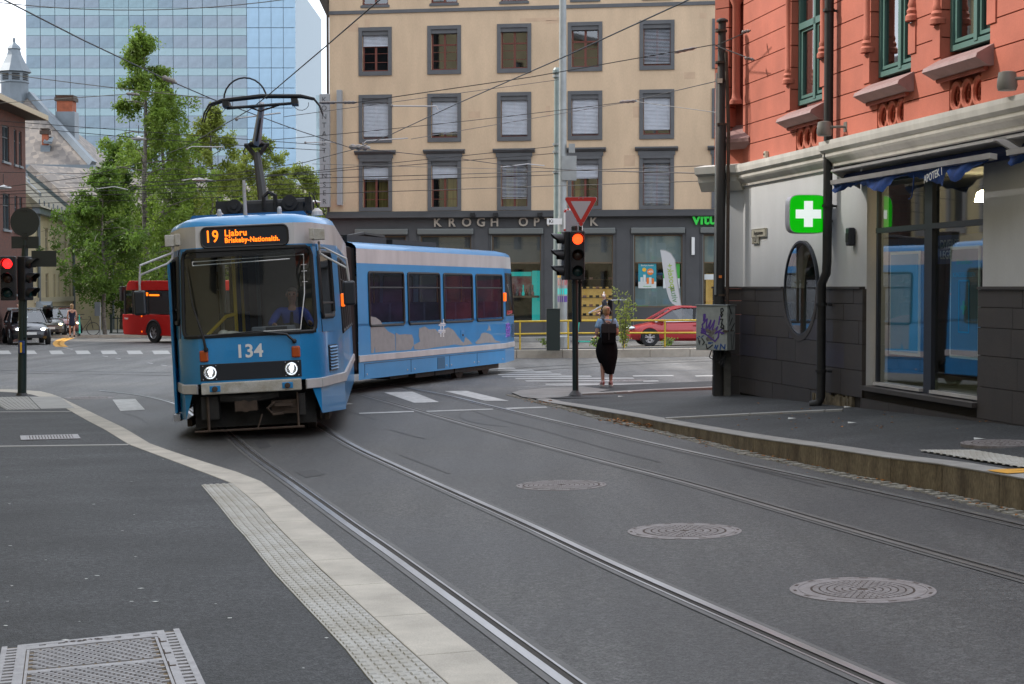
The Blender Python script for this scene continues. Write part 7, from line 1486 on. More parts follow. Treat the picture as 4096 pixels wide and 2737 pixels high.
cb = thing('electrical_cabinet', 'grey metal cabinet covered in purple and black graffiti on the iron pole', 'cabinet', (p.x + xx(2848) + 0.03, p.y - 0.28, p.z), math.radians(-35)); m_cab = mat('cabinet_grey', (0.34, 0.36, 0.34), 0.55, var=0.15, vscale=7)
zb_, zt_ = zz(1398), zz(1222); cw_, cd_ = 0.30, 0.30
MB().box(-cw_, cw_, -cd_ / 2, cd_ / 2, zb_, zt_).o('case', m_cab, cb, bevel=0.01); MB().box(-cw_ - 0.012, cw_ + 0.012, -cd_ / 2 - 0.015, cd_ / 2 + 0.01, zt_, zt_ + 0.018).o('lid', m_lgrey, cb)
MB().box(cw_, cw_ + 0.05, -0.04, 0.0, lerp(zb_, zt_, 0.43), lerp(zb_, zt_, 0.45)).box(cw_ - 0.06, cw_ + 0.03, -cd_ / 2 - 0.025, -cd_ / 2, lerp(zb_, zt_, 0.42), lerp(zb_, zt_, 0.455)).o('handle', m_rust, cb)
def stroke(pts, w, m, nm='graffiti_stroke', side=False):
    L_ = [(u, v) for u, v in pts]; mbx = MB(); off_ = 0.003 + rng.random() * 0.004
    for (u0, v0), (u1, v1) in zip(L_, L_[1:]):
        x0, z0, x1, z1 = lerp(-cw_, cw_, u0), lerp(zt_, zb_, v0), lerp(-cw_, cw_, u1), lerp(zt_, zb_, v1); d = Vector((x1 - x0, z1 - z0)); n_ = Vector((-d.y, d.x)).normalized() * w / 2; d = d.normalized() * w * 0.4
        q = [(x0 - d.x + n_.x, z0 - d.y + n_.y), (x1 + d.x + n_.x, z1 + d.y + n_.y), (x1 + d.x - n_.x, z1 + d.y - n_.y), (x0 - d.x - n_.x, z0 - d.y - n_.y)]
        if not side: mbx.add([(x, -cd_ / 2 - off_, z) for x, z in q], [(0, 1, 2, 3)])
        else: mbx.add([(cw_ + off_, x * cd_ / (2 * cw_), z) for x, z in q], [(0, 1, 2, 3)])
        off_ += 0.0002
    mbx.o(nm, m, cb, fixn=False)
m_pur = mat('purple_marker', (0.11, 0.05, 0.28), 0.5); m_gbk = mat('black_marker', (0.01, 0.01, 0.012), 0.5); m_gbl = mat('blue_marker', (0.01, 0.06, 0.25), 0.5); m_smear = mat('grey_smear', (0.17, 0.155, 0.135), 0.8, var=0.5, vscale=20)
for pts, w, m in (([(0.26, 0.2), (0.25, 0.34), (0.29, 0.2), (0.29, 0.34)], 0.03, m_pur), ([(0.2, 0.43), (0.36, 0.3), (0.31, 0.6), (0.48, 0.33), (0.4, 0.6), (0.6, 0.33), (0.5, 0.63), (0.7, 0.47), (0.62, 0.62), (0.88, 0.5)], 0.026, m_pur), ([(0.2, 0.43), (0.22, 0.5), (0.18, 0.52), (0.28, 0.53), (0.18, 0.57), (0.3, 0.57), (0.17, 0.61), (0.28, 0.62), (0.45, 0.71), (0.62, 0.8), (0.72, 0.7), (0.74, 0.58), (0.9, 0.62)], 0.024, m_pur), ([(0.77, 0.24), (0.73, 0.42), (0.76, 0.3)], 0.022, m_pur),
                  ([(0.81, 0.22), (0.8, 0.07), (0.86, 0.06), (0.88, 0.11), (0.82, 0.16), (0.86, 0.2), (0.82, 0.25), (0.79, 0.2)], 0.02, m_gbk), ([(0.76, 0.3), (0.86, 0.3), (0.82, 0.4), (0.9, 0.45), (0.87, 0.5), (0.8, 0.48), (0.84, 0.4)], 0.02, m_gbk), ([(0.82, 0.52), (0.9, 0.5), (0.9, 0.57), (0.83, 0.6), (0.84, 0.64)], 0.018, m_gbk), ([(0.08, 0.73), (0.11, 0.88), (0.14, 0.79), (0.1, 0.8)], 0.012, m_gbk), ([(0.2, 0.74), (0.28, 0.82), (0.22, 0.88)], 0.018, m_gbk), ([(0.33, 0.87), (0.36, 0.97), (0.42, 0.95), (0.54, 0.88)], 0.02, m_gbk),
                  ([(0.6, 0.95), (0.64, 0.88), (0.66, 0.97), (0.71, 0.88)], 0.018, m_gbl), ([(0.78, 0.98), (0.8, 0.86), (0.92, 0.96), (0.94, 0.87)], 0.022, m_gbl), ([(0.4, 0.83), (0.55, 0.825)], 0.012, m_gbl), ([(0.4, 0.85), (0.5, 0.85)], 0.012, m_gbl), ([(0.17, 0.72), (0.24, 0.67)], 0.014, m_gbl), ([(0.03, 0.73), (0.05, 0.725)], 0.02, m_gbl), ([(0.1, 0.695), (0.12, 0.695)], 0.02, m_gbl), ([(0.36, 0.55), (0.5, 0.6), (0.44, 0.68), (0.6, 0.55), (0.38, 0.75), (0.55, 0.73)], 0.06, m_smear)):
    stroke(pts, w, m)
for pts in ([(0.2, 0.02), (0.5, 0.18)], [(0.35, 0.15), (0.2, 0.34)], [(0.6, 0.28), (0.3, 0.43)], [(0.85, 0.4), (0.45, 0.55)], [(0.45, 0.65), (0.55, 0.98)], [(0.85, 0.6), (0.65, 0.95)]): stroke(pts, 0.035, m_gbk, side=True)
for k in range(4): MB().tube([(-0.05 + 0.06 * k, -0.05, zb_), (-0.08 + 0.07 * k, -0.08, zb_ - 0.12 - 0.04 * k), (0.02 + 0.05 * k, -0.02, zb_ - 0.2 - 0.03 * k), (0.16, 0.08, zb_ - 0.05 - 0.02 * k)], 0.010, 5).o('cable_loop', m_rubber, cb, smooth=True)
hI = 0.26
ifr = [(1930, 1438), (2066, 1434), (2250, 1433), (2420, 1432), (2600, 1430), (2760, 1428), (2900, 1426), (3100, 1424)]
il = [Vector((q.x, q.y)) for q in (G(x, y) for x, y in ifr)]; ib = [v + Vector((0.05, 2.3)) for v in il]
mb = MB(); drape(mb, [(v.x + 0, v.y + 0.3) for v in il] + [(v.x, v.y) for v in reversed(ib)], hI, 2); isl = mb.o('traffic_island', m_pave, kind='structure')
for a, b in zip(resample(il, 1.6), resample(il, 1.6)[1:]):
    q = [a, b, b + Vector((0, 0.3)), a + Vector((0, 0.3))]; slab(mbs := MB(), q, lambda x, y: hI, 0.4, 0.006, 0.004); mbs.o('kerb_stone', m_kerb, isl, bevel=0.012)
for a, b in zip(ib, ib[1:]): slab(mbs := MB(), [a, b, b + Vector((0, 0.2)), a + Vector((0, 0.2))], lambda x, y: hI, 0.4, 0.006, 0.004); mbs.o('kerb_stone', m_kerb, isl)
m_yr = mat('yellow_railing', (0.62, 0.43, 0.02), 0.5, var=0.2, vscale=9, col2=(0.45, 0.30, 0.03))
q0 = G(2273, 1396, hI); rl = thing('yellow_railing', 'two-bar yellow tube railing along the traffic island', 'railing', q0); kk = FPX / q0.y
rx_ = lambda px: (px - CX) / kk - q0.x
for px in (1990, 2080, 2273, 2497, 2660, 2860): MB().tube([(rx_(px), 0, gz(q0.x + rx_(px), q0.y) + hI - q0.z - 0.02), (rx_(px), 0, 0.92)], 0.028, 8).o('post', m_yr, rl, smooth=True)
for za in (0.90, 0.50): MB().tube([(rx_(1960), 0, za - 0.04), (rx_(2273), 0, za), (rx_(2950), 0, za + 0.02)], 0.03, 8).o('rail', m_yr, rl, smooth=True)
fp = MB(); A_ = [BE.M @ Vector((x, -2.6, 0)) for x in range(-2, 45, 4)]; B_ = [BE.M @ Vector((x, 0.1, 0)) for x in range(-2, 45, 4)]
for i in range(len(A_) - 1):
    f_ = lambda v: (v.x, v.y, gz(v.x, v.y) + 0.15)
    fp.quad(f_(A_[i]), f_(A_[i + 1]), f_(B_[i + 1]), f_(B_[i])); g_ = lambda v: (v.x, v.y, gz(v.x, v.y) - 0.1); fp.quad(g_(A_[i]), g_(A_[i + 1]), f_(A_[i + 1]), f_(A_[i]))
fpo = fp.o('pavement', m_slab, kind='structure'); tag(fpo, 'far pavement before the shops')
def post(px, pyb, pyt, Y, r, m, lab, name='lamp_post'):
    x = (px - CX) / FPX * Y; t = thing(name, lab, 'lamp post', (x, Y, gz(x, Y) + hI)); h = CAMZ + (HZ - pyt) / FPX * Y - t.location.z; h0 = 0
    MB().tube([(0, 0, -0.1), (0, 0, h * 0.35), (0.0, 0, h * 0.36), (0.0, 0, h)], [r, r, r * 0.85, r * 0.7], 14).o('shaft', m, t, smooth=True); MB().lathe([(r * 1.5, 0), (r * 1.5, 0.35), (r * 1.1, 0.4)], 14).o('base', m, t); return t, h
t, h = post(2228, 1398, 300, 55.5, 0.14, m_lgreen, 'greenish grey wire post behind the signal'); MB().lathe([(0.15, 0), (0.15, 0.12), (0.1, 0.2)], 12, (0, 0, h)).o('cap', m_lgreen, t)
for py in (315, 585, 615, 695): MB().lathe([(0.15, 0), (0.15, 0.08)], 12, (0, 0, CAMZ + (HZ - py) / FPX * 55.5 - t.location.z)).o('band', m_lgrey, t)
t, h = post(2250, 1398, -80, 54.5, 0.16, m_lgrey, 'tall pale grey lamp post crossing the beige facade')
MB().box(-0.02, 0.45, -0.2, 0.1, 4.6 + 0.9, 6.3).box(0.2, 0.4, -0.18, 0.05, 6.4, 6.7).o('control_box', m_lgrey, t)
for z, m in ((2.3, m_yl), (2.05, m_redd), (1.75, m_teal), (1.5, m_pur), (3.6, m_grn)): MB().lathe([(0.162, 0), (0.162, 0.2)], 12, (0, 0, z), cap=False).o('sticker', m, t)
sgn = MB().box(-0.52, -0.02, -0.2, -0.18, 4.05, 4.25).o('street_name_plate', m_white, t); text('lettering', 'Ki', 0.17, m_pblk, sgn, T(-0.46, -0.205, 4.15) @ FRONT, 0.001, 0.002, 1.0, 'LEFT')
tm = thing('traffic_mirror', 'traffic mirror with red and white edge on the pale lamp post', 'mirror', t.location + Vector((0.34, -0.25, 4.15)))
fr_ = rrect(0.62, 0.85, 0.12); MB().prism(fr_, 'y', 0.0, 0.04).o('back', m_white, tm)
MB().prism([(x * 0.8, z * 0.84) for x, z in fr_], 'y', -0.02, 0.0).o('mirror_face', mat('mirror', (0.25, 0.27, 0.3), 0.25, 0.6), tm)
for k in range(14):
    a = 2 * math.pi * k / 14; i = int(k / 14 * len(fr_)); x, z = fr_[i]; MB().box(x * 0.9 - 0.03, x * 0.9 + 0.03, -0.012, 0.0, z * 0.92 - 0.03, z * 0.92 + 0.03).o('red_dash', m_sred, tm)
q = G(2213, 1402, hI); gcb = thing('utility_box', 'small dark green utility box on the island beside the pale lamp post', 'utility box', (q.x, q.y, q.z)); kk = FPX / q.y; MB().box(-0.21, 0.21, -0.15, 0.15, 0, 1.28).o('case', m_polg, gcb, bevel=0.01); MB().box(-0.22, 0.22, -0.16, 0.16, 1.28, 1.31).o('lid', m_polg, gcb)
def shrub(p, h, w, n, lab, seed, m, name='shrub'):
    rg = random.Random(seed); t = thing(name, lab, 'plant', p); st = MB(); lf = MB()
    for k in range(14):
        a = rg.uniform(0, 6.28); tip = Vector((math.cos(a) * w * rg.uniform(0.3, 1), math.sin(a) * w * rg.uniform(0.3, 1), h * rg.uniform(0.55, 1))); st.tube([(0, 0, 0), tip * 0.5 + Vector((0, 0, h * 0.1)), tip], 0.008, 4)
        for j in range(n // 14):
            u = rg.uniform(0.15, 1.02); c = tip * u + Vector((rg.gauss(0, 0.06), rg.gauss(0, 0.06), rg.gauss(0, 0.06))); e1 = Vector((rg.gauss(0, 1), rg.gauss(0, 1), rg.gauss(0, 1))).normalized() * rg.uniform(0.025, 0.06); e2 = e1.orthogonal().normalized() * 0.03; lf.add([c - e1, c + e2, c + e1, c - e2], [(0, 1, 2, 3)])
    st.o('stems', m_bark, t); lf.o('leaves', m, t, fixn=False); return t
q = G(2493, 1400, hI); shrub((q.x, q.y + 0.1, q.z), 1.9, 0.42, 620, 'wild shrub with yellow green leaves growing through the railing', 5, m_leaf[2])
for k, px in enumerate((2180, 2378, 2676)): q = G(px, 1383, hI); shrub((q.x, q.y, q.z), 0.28, 0.25, 90, ('weed tuft on the island kerb near the utility box', 'weed tuft on the island kerb behind the woman', 'weed tuft on the island kerb under the railing by the red car')[k], 9 + k, m_leaf[0], 'weed')
fY = 71.0; x0 = (O(1556, 0)[0] - CX) / FPX * fY; fg = thing('feather_flag', 'white feather flag with green pharmacy lettering read backwards', 'flag', (x0, fY, gz(x0, fY) + 0.15))
def fpt(px, py): return ((px - CX) / FPX * fY - x0, CAMZ + (HZ - py) / FPX * fY - fg.location.z)
outl = [(2640, 1000), (2662, 1003), (2682, 1015), (2698, 1040), (2703, 1085), (2710, 1140), (2718, 1190), (2724, 1228), (2706, 1224), (2690, 1216), (2678, 1200), (2668, 1170), (2660, 1130), (2652, 1080), (2645, 1030)]
MB().prism([fpt(*q) for q in outl], 'y', -0.01, 0.01).o('cloth', mat('flag_white', (0.50, 0.50, 0.51), 0.8), fg); pt = [fpt(*q) for q in [(2640, 1000), (2662, 1003), (2684, 1015), (2699, 1040), (2704, 1085), (2726, 1235)]]; MB().tube([(x, 0, z) for x, z in pt] + [(pt[-1][0] + 0.05, 0, 0)], 0.02, 6).o('flagpole', m_lgrey, fg)
a_, b_ = fpt(2700, 1205), fpt(2676, 1058); ang = math.atan2(b_[1] - a_[1], b_[0] - a_[0]); lx = Vector((math.cos(ang), 0, math.sin(ang))); ly = Vector((-lx.z, 0, lx.x)) * 1
for s, u, m in (('vitus', 0.18, mat('flag_dgreen', (0.13, 0.24, 0.13), 0.7)), ('apotek+', 0.65, mat('flag_lgreen', (0.30, 0.42, 0.06), 0.7))):
    c = Vector((lerp(a_[0], b_[0], u), -0.014, lerp(a_[1], b_[1], u))); text('lettering', s, 0.36, m, fg, Matrix(((lx.x, -ly.x, 0, c.x), (0, 0, -1, c.y), (lx.z, -ly.z, 0, c.z), (0, 0, 0, 1))), 0.001, 0.004)
q = G(500, 1310); pf = thing('park_fence', 'low dark green park fence behind the red bus', 'fence', (-22.5, 92.5, gz(-22, 92)))
for k in range(26): MB().box(0.35 * k, 0.35 * k + 0.05, 0, 0.04, 0.05, 1.05).o('picket', m_polg, pf)
for z in (0.12, 0.95): MB().box(-0.1, 9.0, 0.045, 0.085, z, z + 0.06).o('rail', m_polg, pf)
for k in range(5): MB().box(2.2 * k - 0.04, 2.2 * k + 0.08, -0.02, 0.1, 0, 1.2).o('post', m_polg, pf)
le = MB(); drape(le, [(-24.5, 87.5), (-19.5, 88.5), (-8, 93), (-8, 110), (-25, 110), (-26.5, 96)], 0.13, 2); ple = le.o('pavement', m_slab, kind='structure'); tag(ple, 'pale kerbed corner under the birches')
for a, b in (((-24.6, 87.3), (-22, 87.7)), ((-22, 87.7), (-19.5, 88.3)), ((-19.5, 88.3), (-14, 90.4)), ((-14, 90.4), (-8, 92.8))): slab(mbs := MB(), [Vector(a), Vector(b), Vector(b) + Vector((0, 0.3)), Vector(a) + Vector((0, 0.3))], lambda x, y: 0.15, 0.4); mbs.o('kerb_stone', m_kerb, ple)
x = (400 - CX) / FPX * 89; gp_ = thing('sign_post', 'grey sign post with turned plate by the leftmost birch', 'sign', (x, 89, gz(x, 89))); MB().tube([(0, 0, 0), (0, 0, 1.9)], 0.04, 8).o('post', m_lgrey, gp_); MB().box(-0.28, 0.02, -0.05, -0.03, 1.15, 1.9).o('plate', m_zinc, gp_)
m_tq = mat('turquoise', (0.03, 0.42, 0.33), 0.4)
def scooter(p, rz, lab):
    t = thing('e_scooter', lab, 'e-scooter', p, rz); MB().box(-0.42, 0.38, -0.07, 0.07, 0.13, 0.19).o('deck', m_tq, t, bevel=0.02); MB().tube([(0.42, 0, 0.15), (0.48, 0, 0.3), (0.36, 0, 1.12)], [0.05, 0.045, 0.03], 8).o('stem', m_tq, t, smooth=True); MB().tube([(0.36, -0.26, 1.13), (0.36, 0.26, 1.13)], 0.018, 6).o('handlebar', m_rubber, t); MB().box(-0.50, -0.3, -0.05, 0.05, 0.18, 0.24).o('mudguard', m_tq, t)
    for x in (-0.5, 0.5): MB().tube([(x, -0.03, 0.12), (x, 0.03, 0.12)], 0.12, 16).o('wheel', m_rubber, t, smooth=True)
    return t
x = (O(1350, 0)[0] - CX) / FPX * 64; scooter((x, 64, gz(x, 64) + 0.02), math.radians(178), 'turquoise e-scooter standing behind the yellow railing')
x = (315 - CX) / FPX * 86; scooter((x, 86, gz(x, 86) + 0.12), math.radians(100), 'turquoise e-scooter by the cream wall at the far left')
bx = (330 - CX) / FPX * 88; by = thing('bicycle', 'dark bicycle leaning at the cream wall behind the far e-scooter', 'bicycle', (bx, 88, gz(bx, 88) + 0.12), 0.1)
for x in (-0.5, 0.55): MB().tube([(x + 0.34 * math.cos(a), 0, 0.35 + 0.34 * math.sin(a)) for a in [2 * math.pi * i / 20 for i in range(21)]], 0.02, 5).o('wheel', m_rubber, by)
MB().tube([(-0.5, 0, 0.35), (0.0, 0, 0.32), (0.4, 0, 0.85), (-0.15, 0, 0.85), (0, 0, 0.32)], 0.02, 5).tube([(0.55, 0, 0.35), (0.4, 0, 1.0)], 0.02, 5).tube([(0.35, -0.25, 1.0), (0.35, 0.25, 1.0)], 0.015, 5).o('frame', m_sig, by); MB().box(-0.28, -0.04, -0.06, 0.06, 0.9, 0.96).o('saddle', m_rubber, by, bevel=0.02)
# ================================================================ vehicles
g_car = glass('car_glass', (0.35, 0.40, 0.42), 0.06); m_tyre = mat('tyre', (0.014, 0.014, 0.015), 0.8); m_rim = mat('alloy_rim', (0.42, 0.43, 0.45), 0.3, 0.8); m_chrome = mat('chrome', (0.6, 0.6, 0.62), 0.15, 1.0); m_drl = mat('daylight_lamp', (1, 1, 1), 0.3, emit=(0.95, 0.95, 1), estr=7); m_ylamp = mat('warm_headlamp', (1, 0.8, 0.5), 0.3, emit=(1, 0.78, 0.4), estr=4)
def carpaint(n, c): return mat('car_' + n, c, 0.3, 0.15, coat=0.8, spec=0.5)
def loft(secs, mb=None, closed=False):
    mb = mb or MB(); n = len(secs[0]); vs = [v for s in secs for v in s]
    fs = [(i * n + k, i * n + k + 1, (i + 1) * n + k + 1, (i + 1) * n + k) for i in range(len(secs) - 1) for k in range(n - 1)]
    if closed: fs += [(i * n + n - 1, i * n, (i + 1) * n, (i + 1) * n + n - 1) for i in range(len(secs) - 1)]
    mb.add(vs, fs); return mb
def wheel(parent, x, y, r, side):
    w = MB().lathe([(r * 0.62, -0.10), (r * 0.97, -0.10), (r, -0.07), (r, 0.07), (r * 0.97, 0.10), (r * 0.62, 0.10)], 24, cap=False).xf(T(x, y, r) @ Matrix.Rotation(math.pi / 2, 4, 'X')).o('wheel', m_tyre, parent, smooth=True)
    rm = MB().lathe([(r * 0.64, 0.06), (r * 0.60, 0.085), (r * 0.55, 0.04), (r * 0.2, 0.03), (0.0001, 0.03)], 24, cap=False)
    for k in range(10):
        a = 2 * math.pi * k / 10 + (0.12 if k % 2 else -0.12); c, s = math.cos(a), math.sin(a); b = MB().box(0.02, r * 0.58, -0.018, 0.018, 0.045, 0.075).xf(Matrix.Rotation(a, 4, 'Z')); rm.add(b.v, b.f)
    rm.lathe([(r * 0.16, 0.03), (r * 0.14, 0.085), (0.0001, 0.09)], 12, cap=False); rm.xf(T(x, y, r) @ Matrix.Rotation(math.pi / 2 * (1 if side < 0 else -1), 4, 'X')).o('rim', m_rim, w, smooth=True)
    MB().lathe([(r * 0.58, 0.0), (0.0001, 0.0)], 20, cap=False).xf(T(x, y + (-0.0) * side, r) @ Matrix.Rotation(math.pi / 2 * (1 if side < 0 else -1), 4, 'X')).o('brake_disc', m_dark, w)
def car(p, rz, lab, paint, L=4.1, Wd=1.75, H=1.45, kind='hatch', lamp=m_drl, grp=None, name='car', roof_rails=None, plate=True, s=1.0):
    t = thing(name, lab, 'car', p, rz, grp); hw = Wd / 2; h1 = H * 0.60; gc_ = 0.18 * H / 1.45
    if kind == 'sedan': prof_ = [(-L / 2, 0.62, 0.42, 0.70, 0.92), (-L / 2 + 0.12, 0.80, 0.30, 0.76, 0.98), (-L / 2 + 0.7, 0.94, 0.22, 0.80, 1.0), (-L * 0.2, 1.0, 0.2, 0.84, 0.97), (0, 1.0, 0.2, 0.82, 0.94), (L * 0.18, 0.99, 0.2, 0.80, 0.93), (L * 0.27, 0.97, 0.2, 0.78, 0.90), (L / 2 - 0.55, 0.93, 0.22, 0.70, 0.80), (L / 2 - 0.15, 0.82, 0.26, 0.60, 0.70), (L / 2, 0.60, 0.34, 0.50, 0.60)]
    else: prof_ = [(-L / 2, 0.72, 0.40, 0.75, 0.95), (-L / 2 + 0.12, 0.88, 0.30, 0.82, 0.98), (-L / 2 + 0.7, 0.96, 0.22, 0.84, 0.97), (-L * 0.2, 1.0, 0.2, 0.84, 0.95), (0, 1.0, 0.2, 0.83, 0.94), (L * 0.2, 0.99, 0.2, 0.81, 0.93), (L * 0.28, 0.97, 0.2, 0.80, 0.92), (L / 2 - 0.5, 0.93, 0.22, 0.74, 0.84), (L / 2 - 0.14, 0.84, 0.26, 0.64, 0.74), (L / 2, 0.64, 0.30, 0.52, 0.64)]
    k = H / 1.45; secs = []
    for x, w, a, b, c in prof_:
        w *= hw; a *= k; b *= k; c *= k
        half = [(w * 0.86, a), (w * 0.98, a + 0.10 * k), (w, (a + b) / 2), (w * 0.97, b - 0.02), (w * 0.90, b + (c - b) * 0.55), (w * 0.70, c - 0.01), (w * 0.0, c + 0.015)]
        secs.append([(x, -y, z) for y, z in half] + [(x, y, z) for y, z in reversed(half[:-1])])
    body = loft(secs)
    for sc_, x in ((secs[0], -1), (secs[-1], 1)): body.add(sc_, [tuple(range(len(sc_)))])
    bo = body.o('body', paint, t, smooth=True)
    if kind == 'sedan': gh = [(-L * 0.36, 0.98, 0.98), (-L * 0.24, 0.80, 1.30), (-L * 0.08, 0.74, 1.44), (L * 0.05, 0.74, 1.45), (L * 0.13, 0.76, 1.36), (L * 0.29, 0.90, 0.93)]
    else: gh = [(-L * 0.475, 0.90, 0.97), (-L * 0.43, 0.76, 1.36), (-L * 0.30, 0.74, 1.44), (L * 0.02, 0.74, 1.45), (L * 0.10, 0.76, 1.38), (L * 0.28, 0.90, 0.94)]
    roof = [(x, w * hw, z * k) for x, w, z in gh]
    bz = 0.93 * k; belt = lambda x: hw * 0.90
    rp_l = [(x, -w, z) for x, w, z in roof]; rp_r = [(x, w, z) for x, w, z in roof]
    loft([[(x, -w * 0.98, z), (x, -w * 0.5, z + 0.02), (x, w * 0.5, z + 0.02), (x, w * 0.98, z)] for x, w, z in roof[1:5]]).o('roof', paint, t, smooth=True)
    pil = MB()
    for sd in (-1, 1):
        pil.tube([(x, sd * w, z) for x, w, z in roof], 0.035, 6)
        for px_ in ((-L * 0.06), (L * 0.0 if kind != 'sedan' else -L * 0.05)): pil.tube([(px_ + 0.03, sd * hw * 0.90, bz), (px_ - 0.02, sd * hw * 0.745, 1.43 * k)], 0.035, 6)
    pil.o('pillars', paint if kind != 'sedan' else m_sig, t, smooth=True)
    if kind == 'sedan':
        for sd in (-1, 1): MB().tube([(x, sd * w, z + 0.01) for x, w, z in roof], 0.045, 6).o('roof_edge', paint, t, smooth=True); MB().tube([(-L * 0.34, sd * hw * 0.925, bz + 0.03), (L * 0.1, sd * hw * 0.93, bz - 0.01), (L * 0.27, sd * hw * 0.91, bz - 0.02)], 0.014, 5).o('chrome_strip', m_chrome, t)
    for sd in (-1, 1):
        for i0, i1, nm in ((0, 2, 'rear_side_window'), (2, 5, 'front_side_window')):
            ps = [(x, sd * w * 0.97, z - 0.02) for x, w, z in roof[i0:i1 + 1]]; lo = [(x, sd * hw * 0.90, bz - 0.01) for x, w, z in roof[i0:i1 + 1]]; g_ = MB()
            for a in range(len(ps) - 1): g_.quad(lo[a], lo[a + 1], ps[a + 1], ps[a])
            g_.o(nm, g_car, t)
    a, b = roof[4], roof[5]; MB().quad((a[0], -a[1] * 0.97, a[2]), (a[0], a[1] * 0.97, a[2]), (b[0], b[1] * 0.97, b[2]), (b[0], -b[1] * 0.97, b[2])).o('windscreen', g_car, t); a, b = roof[0], roof[1]; MB().quad((a[0], -a[1] * 0.97, a[2]), (a[0], a[1] * 0.97, a[2]), (b[0], b[1] * 0.97, b[2]), (b[0], -b[1] * 0.97, b[2])).o('rear_window', g_car, t)
    MB().box(-L * 0.4, L * 0.26, -hw * 0.85, hw * 0.85, 0.3, 0.86 * k).o('cabin_floor', m_rubber, t)
    for x in (-L * 0.02, -L * 0.22):
        for y in (-0.37, 0.37): MB().box(x - 0.12, x + 0.06, y - 0.24, y + 0.24, 0.7 * k, 1.12 * k).box(x - 0.1, x + 0.02, y - 0.12, y + 0.12, 1.14 * k, 1.30 * k).o('seat', m_rubber, t, bevel=0.03)
    r = 0.315 * k * (1.03 if kind == 'sedan' else 1)
    for x in (-L * 0.315, L * 0.315):
        for sd in (-1, 1):
            wheel(t, x, sd * (hw - 0.055), r, sd)
            ar = MB(); n = 18
            lo_ = [(x + (r + 0.05) * math.cos(a_), sd * (hw * 1.0 + 0.004), r + (r + 0.05) * math.sin(a_)) for a_ in [math.pi * i / n for i in range(n + 1)]]
            ar.tube(lo_, 0.022, 5).o('arch_lip', paint, t, smooth=True)
            MB().add([(x + (r + 0.045) * math.cos(a_), sd * (hw * 1.0 + 0.001), max(0.19 * k, r + (r + 0.045) * math.sin(a_))) for a_ in [2 * math.pi * i / 24 for i in range(24)]], [tuple(range(24))]).o('wheel_well', m_rubber, t)
    for sd in (-1, 1):
        hl_ = MB().ball((L / 2 - 0.20, sd * hw * 0.66, 0.68 * k), (0.17, 0.2, 0.09), 12, 8).o('headlight', m_reflr, t, smooth=True); MB().ball((L / 2 - 0.06, sd * hw * 0.62, 0.67 * k), (0.05, 0.10, 0.05), 10, 6).o('bulb', lamp, hl_)
        MB().box(L * 0.20, L * 0.25, sd * hw - 0.02, sd * hw + 0.02, 0.92 * k, 0.96 * k).ball((L * 0.215, sd * (hw + 0.08), 0.96 * k), (0.06, 0.10, 0.065), 10, 6).o('door_mirror', paint, t, smooth=True)
        MB().box(-L * 0.09, -L * 0.04, sd * hw * 1.0 - 0.005, sd * hw * 1.0 + 0.025, 0.77 * k, 0.80 * k).box(-L * 0.26, -L * 0.21, sd * hw * 1.0 - 0.005, sd * hw * 1.0 + 0.025, 0.77 * k, 0.80 * k).o('door_handle', paint if kind == 'sedan' else m_chrome, t)
        for x in (-L * 0.07, L * 0.18): MB().tube([(x, sd * hw * 1.002, 0.3 * k), (x + 0.02, sd * hw * 1.002, 0.6 * k), (x, sd * hw * 0.93, 0.9 * k)], 0.006, 4).o('door_seam', m_rubber, t)
        MB().ball((-L / 2 + 0.12, sd * hw * 0.72, 0.80 * k), (0.1, 0.16, 0.09), 8, 6).o('tail_light', m_sred, t, smooth=True)
    MB().box(L / 2 - 0.05, L / 2 + 0.02, -hw * 0.5, hw * 0.5, 0.30 * k, 0.46 * k).box(L / 2 - 0.13, L / 2 - 0.02, -hw * 0.32, hw * 0.32, 0.62 * k, 0.67 * k).o('grille', m_sig, t, bevel=0.02); MB().tube([(L / 2 - 0.05, -hw * 0.3, 0.64 * k), (L / 2 - 0.02, 0, 0.60 * k), (L / 2 - 0.05, hw * 0.3, 0.64 * k)], 0.012, 5).o('grille_trim', m_chrome, t)
    if plate: MB().box(L / 2 + 0.02, L / 2 + 0.035, -0.26, 0.26, 0.44 * k, 0.55 * k).o('number_plate', m_white, t)
    if roof_rails:
        for x in (-L * 0.22, L * 0.0): MB().box(x - 0.04, x + 0.04, -hw * 0.8, hw * 0.8, 1.50 * k, 1.54 * k).box(x - 0.05, x + 0.05, -hw * 0.84, -hw * 0.72, 1.43 * k, 1.54 * k).box(x - 0.05, x + 0.05, hw * 0.72, hw * 0.84, 1.43 * k, 1.54 * k).o('roof_bar', roof_rails, t, bevel=0.01)
    return t
def cp2(rx, ry): q = G(*O(rx, ry)); return q
def bk_(q, d): v = Vector((q.x, q.y)) * ((q.y + d) / q.y); return (v.x, v.y, gz(v.x, v.y))
q = cp2(60, 791); grp = 'cars queuing at the far left'
face = lambda q, d=0.0: math.atan2(-q.y, -q.x) + d
car(bk_(q, 1.9), face(q, 0.10), 'black hatchback with roof bars and lit headlamps at the front of the queue', carpaint('black', (0.012, 0.016, 0.024)), 4.0, 1.76, 1.55, roof_rails=m_lgrey, grp=grp)
q = cp2(22, 782); car(bk_(q, 3.2), face(q, 0.10), 'white car half hidden beside the black hatchback', carpaint('white', (0.55, 0.56, 0.58)), 4.2, 1.8, 1.6, grp=grp)
q = cp2(103, 776); gcar = car(bk_(q, 2.8), face(q, 0.12), 'dark grey car with a roof box behind the black hatchback', carpaint('grey', (0.07, 0.068, 0.06)), 4.3, 1.8, 1.6, lamp=m_ylamp, grp=grp)
